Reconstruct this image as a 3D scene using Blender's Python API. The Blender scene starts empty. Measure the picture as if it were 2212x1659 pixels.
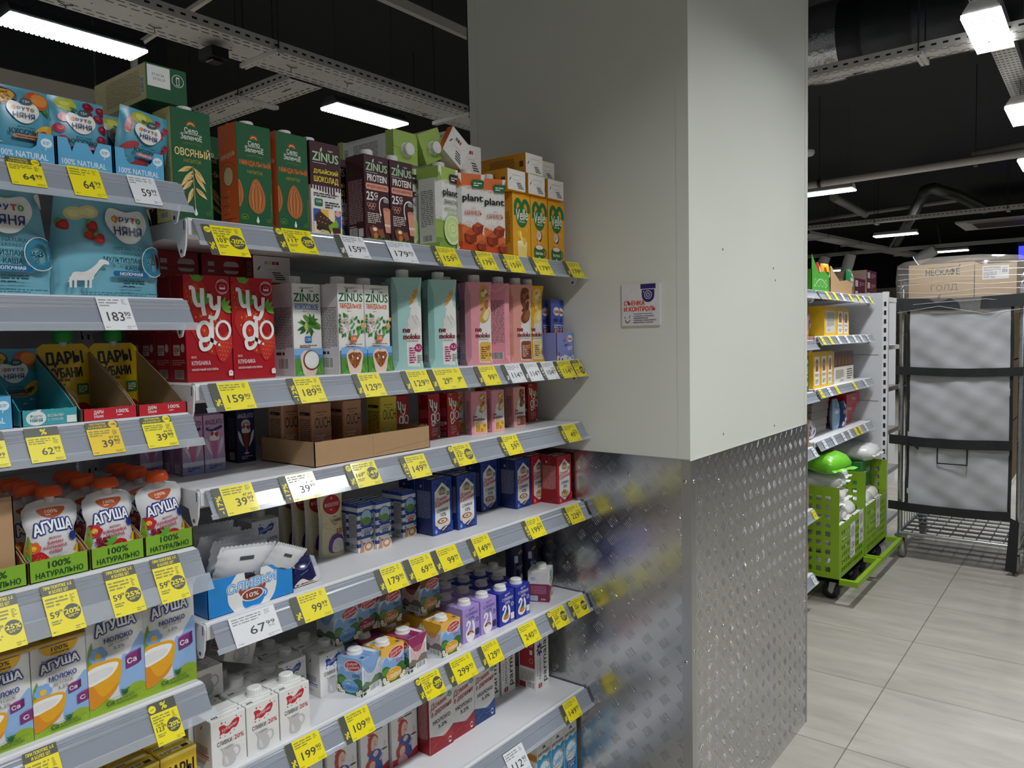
import bpy, math, random
from mathutils import Vector, Matrix, Euler
R = math.radians
SC = bpy.context.scene
COL = SC.collection

# ---------------------------------------------------------------- camera
cam = bpy.data.cameras.new('camera')
cam.sensor_width = 36.0
cam.lens = 1641.148 / 2212 * 36.0
cam.clip_start, cam.clip_end = 0.05, 100
camo = bpy.data.objects.new('camera', cam)
COL.objects.link(camo)
yaw, pit, rol = 0.902886375, -0.0605995, -0.020632274
fw = Vector((math.sin(yaw)*math.cos(pit), math.cos(yaw)*math.cos(pit), math.sin(pit)))
rt0 = Vector((math.cos(yaw), -math.sin(yaw), 0))
up0 = rt0.cross(fw)
rt = math.cos(rol)*rt0 + math.sin(rol)*up0
up = -math.sin(rol)*rt0 + math.cos(rol)*up0
mw = Matrix((rt, up, -fw)).transposed().to_4x4()
mw.translation = Vector((0, 0, 1.525))
camo.matrix_world = mw
SC.camera = camo

# ---------------------------------------------------------------- world, exposure
wd = bpy.data.worlds.new('world')
SC.world = wd
wd.use_nodes = True
wd.node_tree.nodes['Background'].inputs[0].default_value = (0.92, 0.96, 1.0, 1)
wd.node_tree.nodes['Background'].inputs[1].default_value = 0.11
SC.view_settings.view_transform = 'Standard'
SC.view_settings.look = 'None'
SC.view_settings.gamma = 1.0
SC.view_settings.use_curve_mapping = False
SC.view_settings.exposure = 0.0
LAMP_POWER = 30.0      # watts of each ceiling lamp
LAMP_SPREAD = 136.0     # lens cut-off, degrees
LAMP_Z = 3.0

# ---------------------------------------------------------------- materials
def lin(h):
    h = h.lstrip('#')
    o = []
    for i in (0, 2, 4):
        c = int(h[i:i+2], 16)/255
        o.append(c/12.92 if c <= .04045 else ((c+.055)/1.055)**2.4)
    return (*o, 1)
MATS = {}
def M(hexc, r=.42, metal=0, coat=0, var=.06, scale=60, bump=0, trans=None):
    key = (hexc, r, metal, coat, var, scale, bump, trans)
    if key in MATS: return MATS[key]
    m = bpy.data.materials.new('mat_'+hexc.strip('#'))
    m.use_nodes = True
    nt = m.node_tree; N = nt.nodes; L = nt.links
    b = N['Principled BSDF']
    c = lin(hexc)
    b.inputs['Metallic'].default_value = metal
    b.inputs['Coat Weight'].default_value = coat
    b.inputs['Coat Roughness'].default_value = .08
    tc = N.new('ShaderNodeTexCoord'); no = N.new('ShaderNodeTexNoise')
    no.inputs['Scale'].default_value = scale
    no.inputs['Detail'].default_value = 3
    L.new(tc.outputs['Object'], no.inputs['Vector'])
    mx = N.new('ShaderNodeMix'); mx.data_type = 'RGBA'
    mx.inputs[6].default_value = tuple(x*(1-var) for x in c[:3])+(1,)
    mx.inputs[7].default_value = tuple(min(1, x*(1+var)) for x in c[:3])+(1,)
    L.new(no.outputs['Fac'], mx.inputs[0])
    L.new(mx.outputs[2], b.inputs['Base Color'])
    mr = N.new('ShaderNodeMapRange')
    mr.inputs[3].default_value = max(.02, r-.06); mr.inputs[4].default_value = min(1, r+.06)
    L.new(no.outputs['Fac'], mr.inputs[0]); L.new(mr.outputs[0], b.inputs['Roughness'])
    if bump:
        bp = N.new('ShaderNodeBump'); bp.inputs['Strength'].default_value = bump
        bp.inputs['Distance'].default_value = .004
        L.new(no.outputs['Fac'], bp.inputs['Height']); L.new(bp.outputs[0], b.inputs['Normal'])
    if trans is not None:
        t = N.new('ShaderNodeBsdfTransparent'); ms = N.new('ShaderNodeMixShader')
        ms.inputs[0].default_value = trans
        L.new(b.outputs[0], ms.inputs[1]); L.new(t.outputs[0], ms.inputs[2])
        L.new(ms.outputs[0], N['Material Output'].inputs[0])
    MATS[key] = m
    return m
def EM(hexc, s):
    key = ('em', hexc, s)
    if key in MATS: return MATS[key]
    m = bpy.data.materials.new('lit_'+hexc.strip('#')); m.use_nodes = True
    nt = m.node_tree; N = nt.nodes; L = nt.links
    b = N['Principled BSDF']
    b.inputs['Base Color'].default_value = (.8, .8, .8, 1)
    b.inputs['Emission Color'].default_value = lin(hexc)
    tc = N.new('ShaderNodeTexCoord'); vo = N.new('ShaderNodeTexVoronoi'); vo.inputs['Scale'].default_value = 45
    L.new(tc.outputs['Object'], vo.inputs['Vector'])
    mr = N.new('ShaderNodeMapRange'); mr.inputs[2].default_value = .7
    mr.inputs[3].default_value = s*1.5; mr.inputs[4].default_value = s*.55
    L.new(vo.outputs['Distance'], mr.inputs[0]); L.new(mr.outputs[0], b.inputs['Emission Strength'])
    MATS[key] = m
    return m

# ---------------------------------------------------------------- mesh builder
class MB:
    def __init__(s):
        s.v = []; s.f = []; s.mi = []; s.sm = []; s.mats = []
    def m(s, mat):
        if isinstance(mat, str): mat = M(mat)
        if mat not in s.mats: s.mats.append(mat)
        return s.mats.index(mat)
    def add(s, vs, fs, mat, smooth=False):
        o = len(s.v); k = s.m(mat)
        s.v += [tuple(p) for p in vs]
        for f in fs:
            s.f.append([i+o for i in f]); s.mi.append(k); s.sm.append(smooth)
    def box(s, x0, x1, y0, y1, z0, z1, mat):
        v = [(x, y, z) for x in (x0, x1) for y in (y0, y1) for z in (z0, z1)]
        s.add(v, [(0, 1, 3, 2), (4, 6, 7, 5), (0, 4, 5, 1), (2, 3, 7, 6), (0, 2, 6, 4), (1, 5, 7, 3)], mat)
    def ext(s, poly, a0, a1, axis, mat):
        """extrude a 2D polygon along an axis (x: poly=(y,z), y: poly=(x,z), z: poly=(x,y))"""
        n = len(poly)
        def P(p, a):
            return {'x': (a, p[0], p[1]), 'y': (p[0], a, p[1]), 'z': (p[0], p[1], a)}[axis]
        vs = [P(p, a0) for p in poly]+[P(p, a1) for p in poly]
        fs = [(i, (i+1) % n, n+(i+1) % n, n+i) for i in range(n)]+[list(range(n))[::-1], list(range(n, 2*n))]
        s.add(vs, fs, mat)
    def rings(s, rings, mat, smooth=False, caps=True):
        n = len(rings[0]); vs = [p for r in rings for p in r]
        fs = []
        for k in range(len(rings)-1):
            for i in range(n):
                fs.append((k*n+i, k*n+(i+1) % n, (k+1)*n+(i+1) % n, (k+1)*n+i))
        s.add(vs, fs, mat, smooth)
        if caps:
            s.add(rings[0], [list(range(n))[::-1]], mat); s.add(rings[-1], [list(range(n))], mat)
    def tube(s, pts, r, mat, n=8, closed=False):
        pts = [Vector(p) for p in pts]; rings = []
        up = Vector((0, 0, 1))
        for i, p in enumerate(pts):
            a = pts[max(i-1, 0)]; b = pts[min(i+1, len(pts)-1)]
            t = (b-a).normalized()
            u = t.cross(up if abs(t.z) < .95 else Vector((1, 0, 0))).normalized(); w = t.cross(u)
            rr = r[i] if isinstance(r, (list, tuple)) else r
            rings.append([tuple(p+u*math.cos(2*math.pi*k/n)*rr+w*math.sin(2*math.pi*k/n)*rr) for k in range(n)])
        s.rings(rings, mat, True)
    def lathe(s, prof, mat, n=20, c=(0, 0, 0), axis='z', rib=0, smooth=True):
        rings = []
        for r, z in prof:
            rg = []
            for k in range(n):
                a = 2*math.pi*k/n; q = r*(1-(rib if k % 2 else 0))
                x, y = q*math.cos(a), q*math.sin(a)
                p = {'z': (x, y, z), 'y': (x, z, y), 'x': (z, x, y)}[axis]
                rg.append((p[0]+c[0], p[1]+c[1], p[2]+c[2]))
            rings.append(rg)
        s.rings(rings, mat, smooth)
    def mesh(s, name):
        me = bpy.data.meshes.new(name)
        me.from_pydata(s.v, [], s.f)
        for m in s.mats: me.materials.append(m)
        me.polygons.foreach_set('material_index', s.mi)
        me.polygons.foreach_set('use_smooth', s.sm)
        me.update()
        return me

# ---------------------------------------------------------------- lettering (the built-in font, as outlines)
TXT = {}
def glyphs(string, bold):
    key = (string, bold)
    if key in TXT: return TXT[key]
    c = bpy.data.curves.new('t', 'FONT'); c.body = string; c.resolution_u = 2; c.offset = bold
    o = bpy.data.objects.new('t', c); COL.objects.link(o)
    me = o.evaluated_get(bpy.context.evaluated_depsgraph_get()).to_mesh()
    vs = [(v.co.x, v.co.y) for v in me.vertices]; fs = [tuple(p.vertices) for p in me.polygons]
    o.evaluated_get(bpy.context.evaluated_depsgraph_get()).to_mesh_clear()
    bpy.data.objects.remove(o); bpy.data.curves.remove(c)
    xs = [v[0] for v in vs] or [0, 1]; ys = [v[1] for v in vs] or [0, 1]
    TXT[key] = (vs, fs, min(xs), max(xs), min(ys), max(ys))
    return TXT[key]

def smooth(pts, k=5, closed=True):
    n = len(pts); o = []
    for i in range(n if closed else n-1):
        g = lambda j: pts[j % n] if closed else pts[min(max(j, 0), n-1)]
        p0, p1, p2, p3 = g(i-1), g(i), g(i+1), g(i+2)
        for q in range(k):
            t = q/k
            o.append(tuple(.5*((2*p1[a])+(-p0[a]+p2[a])*t+(2*p0[a]-5*p1[a]+4*p2[a]-p3[a])*t*t+(-p0[a]+3*p1[a]-3*p2[a]+p3[a])*t**3) for a in (0, 1)))
    if not closed: o.append(pts[-1])
    return o

def cut(polys, cu, cv):
    for ax, cuts in ((0, cu), (1, cv)):
        for c in cuts:
            out = []
            for P in polys:
                lo = min(p[ax] for p in P); hi = max(p[ax] for p in P)
                if hi <= c or lo >= c: out.append(P); continue
                for sg in (1, -1):
                    o = []
                    for i, a in enumerate(P):
                        b = P[(i+1) % len(P)]; da, db = sg*(a[ax]-c), sg*(b[ax]-c)
                        if da >= 0: o.append(a)
                        if da*db < 0:
                            t = da/(da-db); o.append((a[0]+(b[0]-a[0])*t, a[1]+(b[1]-a[1])*t))
                    if len(o) > 2: out.append(o)
            polys = out
    return polys

class Face:
    """a printed face: everything in millimetres, u to the right and v up"""
    def __init__(s, mb, fn, w, h, r=.4, step=.00003):
        s.mb = mb; s.fn = fn; s.w = w; s.h = h; s.k = 1; s.r = r; s.step = step; s.cu = []; s.cv = []
    def col(s, c): return M(c, s.r) if isinstance(c, str) else c
    def put(s, vs, fs, c):
        d = s.k*s.step; s.k += 1
        vs = [(min(max(u, 0), s.w), min(max(v, 0), s.h)) for u, v in vs]      # nothing is printed past an edge
        if not (s.cu or s.cv):
            s.mb.add([s.fn(u, v, d) for u, v in vs], fs, s.col(c)); return
        for f in fs:                       # follow a curved or creased surface
            for q in cut([[vs[i] for i in f]], s.cu, s.cv):
                s.mb.add([s.fn(u, v, d) for u, v in q], [list(range(len(q)))], s.col(c))
    def p(s, pts, c): s.put(pts, [list(range(len(pts)))], c)
    def b(s, pts, c, k=5): s.p(smooth(pts, k), c)
    def r_(s, x, y, w, h, c): s.p([(x, y), (x+w, y), (x+w, y+h), (x, y+h)], c)
    def rr(s, x, y, w, h, q, c):
        pts = []
        for cx, cy, a in ((x+w-q, y+q, -90), (x+w-q, y+h-q, 0), (x+q, y+h-q, 90), (x+q, y+q, 180)):
            pts += [(cx+q*math.cos(R(a+t)), cy+q*math.sin(R(a+t))) for t in (0, 30, 60, 90)]
        s.p(pts, c)
    def e(s, cx, cy, rx, ry, c, rot=0, n=20, a0=0, a1=360):
        ca, sa = math.cos(R(rot)), math.sin(R(rot)); full = a1-a0 >= 360
        pts = []
        for i in range(n if full else n+1):
            a = R(a0+(a1-a0)*i/n); x, y = rx*math.cos(a), ry*math.sin(a)
            pts.append((cx+x*ca-y*sa, cy+x*sa+y*ca))
        s.p(pts, c)
    def ring(s, cx, cy, rx, ry, t, c, n=24, a0=0, a1=360):
        vs = []; fs = []
        for i in range(n+1):
            a = R(a0+(a1-a0)*i/n)
            vs += [(cx+rx*math.cos(a), cy+ry*math.sin(a)), (cx+(rx-t)*math.cos(a), cy+(ry-t)*math.sin(a))]
        for i in range(n): fs.append((2*i, 2*i+2, 2*i+3, 2*i+1))
        s.put(vs, fs, c)
    def s_(s, pts, wd, c, sm=True, closed=False):
        if sm and len(pts) > 2: pts = smooth(pts, 5, closed)
        vs = []; fs = []; n = len(pts)
        for i, p in enumerate(pts):
            a = pts[max(i-1, 0)]; b = pts[min(i+1, n-1)]
            dx, dy = b[0]-a[0], b[1]-a[1]; l = math.hypot(dx, dy) or 1
            nx, ny = -dy/l*wd/2, dx/l*wd/2
            vs += [(p[0]+nx, p[1]+ny), (p[0]-nx, p[1]-ny)]
        for i in range(n-1): fs.append((2*i, 2*i+2, 2*i+3, 2*i+1))
        s.put(vs, fs, c)
    def t(s, txt, cx, cy, w, h, c, b=0.0, sk=0, rot=0, out=None, arc=0):
        if out: 
            for oc, ob in (out if isinstance(out, list) else [out]): s._t(txt, cx, cy, w, h, oc, b, sk, rot, ob, arc)
        s._t(txt, cx, cy, w, h, c, b, sk, rot, 0, arc)
    def _t(s, txt, cx, cy, w, h, c, b, sk, rot, ob, arc):
        vs, fs, x0, x1, y0, y1 = glyphs(txt, min(b, 0))
        if w is None: w = h*(x1-x0)/max(1e-6, y1-y0)
        if h is None: h = w*(y1-y0)/max(1e-6, x1-x0)
        kx, ky = w/max(1e-6, x1-x0), h/max(1e-6, y1-y0); mx, my = (x0+x1)/2, (y0+y1)/2
        ca, sa = math.cos(R(rot)), math.sin(R(rot)); o = []
        for x, y in vs:
            X, Y = (x-mx)*kx, (y-my)*ky
            X += Y*sk
            if arc: Y += arc*(1-(2*X/w)**2)
            o.append((cx+X*ca-Y*sa, cy+X*sa+Y*ca))
        s.put(o, fs, c)
        e = (max(0, b)+ob)*min(kx, ky)
        if e > 0:                                       # heavier strokes: the same outline set again beside itself
            n = 10 if ob else 4
            for i in range(n):
                q = 2*math.pi*i/n; dx, dy = e*math.cos(q), e*math.sin(q)*(1 if ob else .7)
                s.put([(x+dx, y+dy) for x, y in o], fs, c)
    def ml(s, x, y, w, h, n, c, seed=1, fill=.5):
        """n rows of print too small to read: short dashes"""
        rd = random.Random(seed); vs = []; fs = []; lh = h/n
        for i in range(n):
            u = x; yy = y+h-(i+1)*lh
            end = x+w*(1 if i < n-1 else rd.uniform(.4, .9))
            while u < end-lh*.3:
                l = min(rd.uniform(.8, 3.6)*lh, end-u)
                k = len(vs); vs += [(u, yy), (u+l, yy), (u+l, yy+lh*fill), (u, yy+lh*fill)]
                fs.append((k, k+1, k+2, k+3)); u += l+lh*.45
        s.put(vs, fs, c)
    def bar(s, x, y, w, h, seed=3, bg='#e9e9e6'):
        s.r_(x, y, w, h, bg); rd = random.Random(seed); u = x+w*.07; vs = []; fs = []
        while u < x+w*.92:
            l = rd.choice((.012, .012, .024, .036))*w; k = len(vs)
            vs += [(u, y+h*.12), (u+l, y+h*.12), (u+l, y+h*.95), (u, y+h*.95)]; fs.append((k, k+1, k+2, k+3))
            u += l+rd.choice((.012, .02, .03))*w
        s.put(vs, fs, '#151515')
    def leaf(s, x0, y0, x1, y1, wd, c, rib=None):
        dx, dy = x1-x0, y1-y0; l = math.hypot(dx, dy); nx, ny = -dy/l*wd/2, dx/l*wd/2
        P = lambda t, k: (x0+dx*t+nx*k, y0+dy*t+ny*k)
        s.p([P(0, 0), P(.15, .6), P(.4, 1), P(.7, .7), P(1, 0), P(.7, -.7), P(.4, -1), P(.15, -.6)], c)
        if rib: s.s_([(x0, y0), (x1, y1)], wd*.09, rib, False)
    def straw(s, cx, cy, rx, ry, rot=0, c='#b81a1f', leaves=True, seeds=True):
        ca, sa = math.cos(R(rot)), math.sin(R(rot)); T = lambda x, y: (cx+x*rx*ca-y*ry*sa, cy+x*rx*sa+y*ry*ca)
        s.b([T(0, 1), T(.62, .9), T(.98, .45), T(.85, -.1), T(.5, -.68), T(0, -1), T(-.5, -.68), T(-.85, -.1), T(-.98, .45), T(-.62, .9)], c)
        s.b([T(-.1, .8), T(.35, .6), T(.5, .1), T(.1, -.5), T(-.3, -.2), T(-.45, .4)], '#c93528')
        if seeds:
            for j in range(-3, 4):
                for i in range(-3, 4):
                    x = (i+.5*(j % 2))*.27; y = j*.27
                    if abs(x) < .85-.55*max(0, -y)-.1 and y > -.85 and y < .75:
                        q = T(x, y); s.e(q[0], q[1], rx*.035, ry*.05, '#e6a04a', n=5)
        if leaves:
            for a in (40, 75, 110, 145):
                q = T(0, .92); s.leaf(q[0], q[1], q[0]+rx*.75*math.cos(R(a+rot)), q[1]+rx*.75*math.sin(R(a+rot)), rx*.32, '#5c9a35')
    def flower(s, cx, cy, r, c, cc, n=6):
        for i in range(n):
            a = 2*math.pi*i/n; s.e(cx+r*.58*math.cos(a), cy+r*.58*math.sin(a), r*.44, r*.44, c, n=12)
        s.e(cx, cy, r*.38, r*.38, cc, n=12)
    def cup(s, cx, cy, r, c='#e8e2d8', liq='#b98d6b', foam='#e6d2bd'):
        s.ring(cx+r*.95, cy-r*.35, r*.4, r*.38, r*.14, c)
        s.b([(cx-r, cy), (cx-r*.9, cy-r*.6), (cx-r*.5, cy-r*1.0), (cx+r*.5, cy-r*1.0), (cx+r*.9, cy-r*.6), (cx+r, cy)], c)
        s.e(cx, cy, r, r*.42, '#d8cfc2'); s.e(cx, cy, r*.9, r*.35, liq); s.e(cx+r*.05, cy, r*.62, r*.23, foam); s.e(cx, cy-r*.02, r*.25, r*.1, liq)

def plane(O, U, V, N):
    O, U, V, N = Vector(O), Vector(U), Vector(V), Vector(N)
    return lambda u, v, d: tuple(O+U*(u*.001)+V*(v*.001)+N*d)

# ---------------------------------------------------------------- things and parts
def tag(o, label=None, cat=None, group=None, kind=None):
    if label: o['label'] = label
    if cat: o['category'] = cat
    if group: o['group'] = group
    if kind: o['kind'] = kind
    return o
def link(name, mesh, parent=None, loc=(0, 0, 0), rot=(0, 0, 0)):
    o = bpy.data.objects.new(name, mesh); COL.objects.link(o)
    o.location = loc; o.rotation_euler = rot
    if parent: o.parent = parent
    return o
def obj(name, mb, parent=None, loc=(0, 0, 0), rot=(0, 0, 0)):
    return link(name, mb.mesh(name), parent, loc, rot)
def struct(name, mb):
    o = obj(name, mb); o['kind'] = 'structure'; return o
PROTO = {}
def put(kind, loc, label, group=None, rz=0, rot=None, name=None, cat=None):
    """one thing of a kind: its mesh, or an Empty with its parts; every copy shares the part meshes"""
    nm, c, parts = PROTO[kind]
    nm = name or nm
    e = rot if rot else (0, 0, R(rz))
    if len(parts) == 1: root = link(nm, parts[0][1], None, loc, e)
    else:
        root = bpy.data.objects.new(nm, None); COL.objects.link(root)
        root.empty_display_size = .02
        root.location = loc; root.rotation_euler = e
        made = {}
        for p in parts:
            o = link(p[0], p[1], made[p[2]] if len(p) > 2 else root)
            made.setdefault(p[0], o)
    return tag(root, label, cat or c, group)

# ---------------------------------------------------------------- carton shapes
def cap_mesh(x, y, z, r=.014, h=.014, c='#e4e4e0', tilt=0, base=True):
    mb = MB()
    if base: mb.lathe([(r*1.12, z), (r*1.12, z+.003)], c, 24, (x, y, 0))
    mb.lathe([(r, z+.003), (r, z+h-.0012), (r*.93, z+h)], M(c, .35), 36, (x, y, 0), rib=.035, smooth=False)
    mb.lathe([(r*.8, z+h), (r*.78, z+h+.0006)], M(c, .35), 20, (x, y, 0))
    return mb.mesh('cap')
def brik(w, d, h, fc, sc=None, tc=None, seam=True, chamf=.8, r=.4):
    """plain oblong drink carton standing on z=0, front at y=0; sizes in mm. Returns builder and its printed faces"""
    mb = MB(); sc = sc or fc; tc = tc or sc
    W, D, H, q = w/2000, d/1000, h/1000, chamf/1000
    pl = [(-W+q, 0), (W-q, 0), (W, q), (W, D-q), (W-q, D), (-W+q, D), (-W, D-q), (-W, q)]
    zs = [(0, q), (q, 0), (H-q, 0), (H, q)]
    rg = [[(x*(1-(i/W)), (y-D/2)*(1-(i/(D/2)))+D/2, z) for x, y in pl] for z, i in zs]
    n = 8
    for k in range(3):
        for i in range(n):
            f = [rg[k][i], rg[k][(i+1) % n], rg[k+1][(i+1) % n], rg[k+1][i]]
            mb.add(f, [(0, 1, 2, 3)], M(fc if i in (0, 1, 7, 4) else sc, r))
    mb.add(rg[0], [list(range(n))[::-1]], M('#dcdad6', .5)); mb.add(rg[3], [list(range(n))], M(tc, r))
    if seam:
        mb.box(-W, W, D*.5-.004, D*.5+.004, H, H+.0012, M(tc, r))
    F = dict(f=Face(mb, plane((-W, 0, 0), (1, 0, 0), (0, 0, 1), (0, -1, 0)), w, h, r),
             l=Face(mb, plane((-W, D, 0), (0, -1, 0), (0, 0, 1), (-1, 0, 0)), d, h, r),
             r=Face(mb, plane((W, 0, 0), (0, 1, 0), (0, 0, 1), (1, 0, 0)), d, h, r),
             t=Face(mb, plane((-W, 0, H+.0004), (1, 0, 0), (0, 1, 0), (0, 0, 1)), w, d, r),
             b=Face(mb, plane((-W, D, 0), (1, 0, 0), (0, -1, 0), (0, 0, -1)), w, d, r))
    return mb, F
def prisma(w, d, h, c, tc=None, r=.35, ch=.3, top=.1):
    """carton with bevelled corners between a square foot and a square top"""
    mb = MB(); W, D, H = w/2000, d/1000, h/1000; tc = tc or c
    def ring(z, k):
        q = max(.0006, k*w/2000)
        return [(-W+q, 0, z), (W-q, 0, z), (W, q, z), (W, D-q, z), (W-q, D, z), (-W+q, D, z), (-W, D-q, z), (-W, q, z)]
    rg = [ring(0, 0), ring(H*.1, ch), ring(H*(.97-top), ch), ring(H, .04)]
    for k in range(3):
        for i in range(8):
            mb.add([rg[k][i], rg[k][(i+1) % 8], rg[k+1][(i+1) % 8], rg[k+1][i]], [(0, 1, 2, 3)], M(c, r))
    mb.add(rg[0], [list(range(8))[::-1]], M('#dcdad6')); mb.add(rg[3], [list(range(8))], M(tc, r))
    mb.box(-W, W, D*.5-.003, D*.5+.003, H, H+.0012, M(tc, r))
    q = ch*w/2
    # the bevelled front: u runs over left bevel, front and right bevel unrolled
    bl = q*math.sqrt(2)
    def fn(u, v, dd):
        k = min(1, v/(h*.1)) if v < h*.1 else (1 if v < h*(.97-top) else max(.14, 1-(v-h*(.97-top))/(h*(.03+top))*.86))
        qq = q*k; x = u-w/2
        y = 0 if abs(x) <= w/2-qq else (abs(x)-(w/2-qq))
        nx = 0 if y == 0 else (.7 if x > 0 else -.7)
        return (x*.001+nx*dd, y*.001-dd*(1 if y == 0 else .7), v*.001)
    F = dict(f=Face(mb, fn, w, h, r),
             l=Face(mb, plane((-W, D, 0), (0, -1, 0), (0, 0, 1), (-1, 0, 0)), d, h, r),
             t=Face(mb, plane((-W, 0, H+.0004), (1, 0, 0), (0, 1, 0), (0, 0, 1)), w, d, r),
             b=Face(mb, plane((-W, D, 0), (1, 0, 0), (0, -1, 0), (0, 0, -1)), w, d, r))
    F['q'] = q; F['f'].cu = [q, w-q]; F['f'].cv = [h*.1, h*(.97-top)]
    return mb, F
def folds(F, w, h, c, k=1.0):
    """the folded corner triangle at the top of a carton's side"""
    F.s_([(w*.06, h*.99), (w*.5, h*.99-w*.47*k), (w*.94, h*.99)], .7, c, False)
def endprint(F, w, d, c='#e6e3dd', k='#141414', tone=None):
    """the white folded bottom of a carton with crossing folds and black bars"""
    F.r_(1.5, 1.5, w-3, d-3, c)
    F.s_([(1.5, 1.5), (w*.36, d*.5)], .5, '#b9b6b0', False); F.s_([(1.5, d-1.5), (w*.36, d*.5)], .5, '#b9b6b0', False)
    F.s_([(w-1.5, 1.5), (w*.64, d*.5)], .5, '#b9b6b0', False); F.s_([(w-1.5, d-1.5), (w*.64, d*.5)], .5, '#b9b6b0', False)
    F.s_([(w*.36, d*.5), (w*.64, d*.5)], .8, '#8f8c86', False)
    for i in range(4): F.p([(w*(.48+.03*i), d*(.40-.08*i)), (w*(.72+.05*i), d*(.40-.08*i)), (w*(.74+.05*i), d*(.36-.08*i)), (w*(.5+.03*i), d*(.36-.08*i))], k)
    F.p([(w*.1, d*.45), (w*.16, d*.6), (w*.2, d*.6), (w*.14, d*.45)], k)
    if tone:
        for i, t in enumerate(tone): F.r_(w*(.3+.1*i), d*.68, w*.08, d*.12, t)

def pouch(w, h, t, fn_w, mats, nx=10, ny=18, fn_t=None, r=.28):
    """a filled soft pack: outline half-width fn_w(t) 0..1 of w/2, thickness t, seen face toward -y"""
    mb = MB(); fn_t = fn_t or (lambda q: math.sin(math.pi*min(1, q*.9+.1))**.5)
    def P(sx, q, side):
        hw = w/2000*fn_w(q)
        y = t/2000*fn_t(q)*math.sqrt(max(0, 1-abs(sx)**2.2))
        return (sx*hw, side*y, q*h/1000)
    for side in (-1, 1):
        vs = []; fs = []
        for j in range(ny+1):
            for i in range(nx+1): vs.append(P(-1+2*i/nx, j/ny, side))
        for j in range(ny):
            for i in range(nx):
                a = j*(nx+1)+i; f = (a, a+1, a+nx+2, a+nx+1)
                fs.append(f if side < 0 else f[::-1])
        mb.add(vs, fs, mats, True)
    def fn(u, v, d):
        q = min(1, max(0, v/h)); hw = max(1e-6, w/2*fn_w(q)); sx = max(-1, min(1, (u-w/2)/hw))
        p = P(sx, q, -1); return (p[0], p[1]-d, p[2])
    F = Face(mb, fn, w, h, r, .00006); F.k = 6
    F.cu = [w*i/10 for i in range(1, 10)]; F.cv = [h*i/14 for i in range(1, 14)]
    return mb, F
# ================================================================ the goods: one prototype of every kind
def proto(key, name, cat, *parts): PROTO[key] = (name, cat, list(parts))
GRN, ORG, MAR = '#15552f', '#d9682a', '#3d1420'
WH = '#e4e3de'

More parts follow.
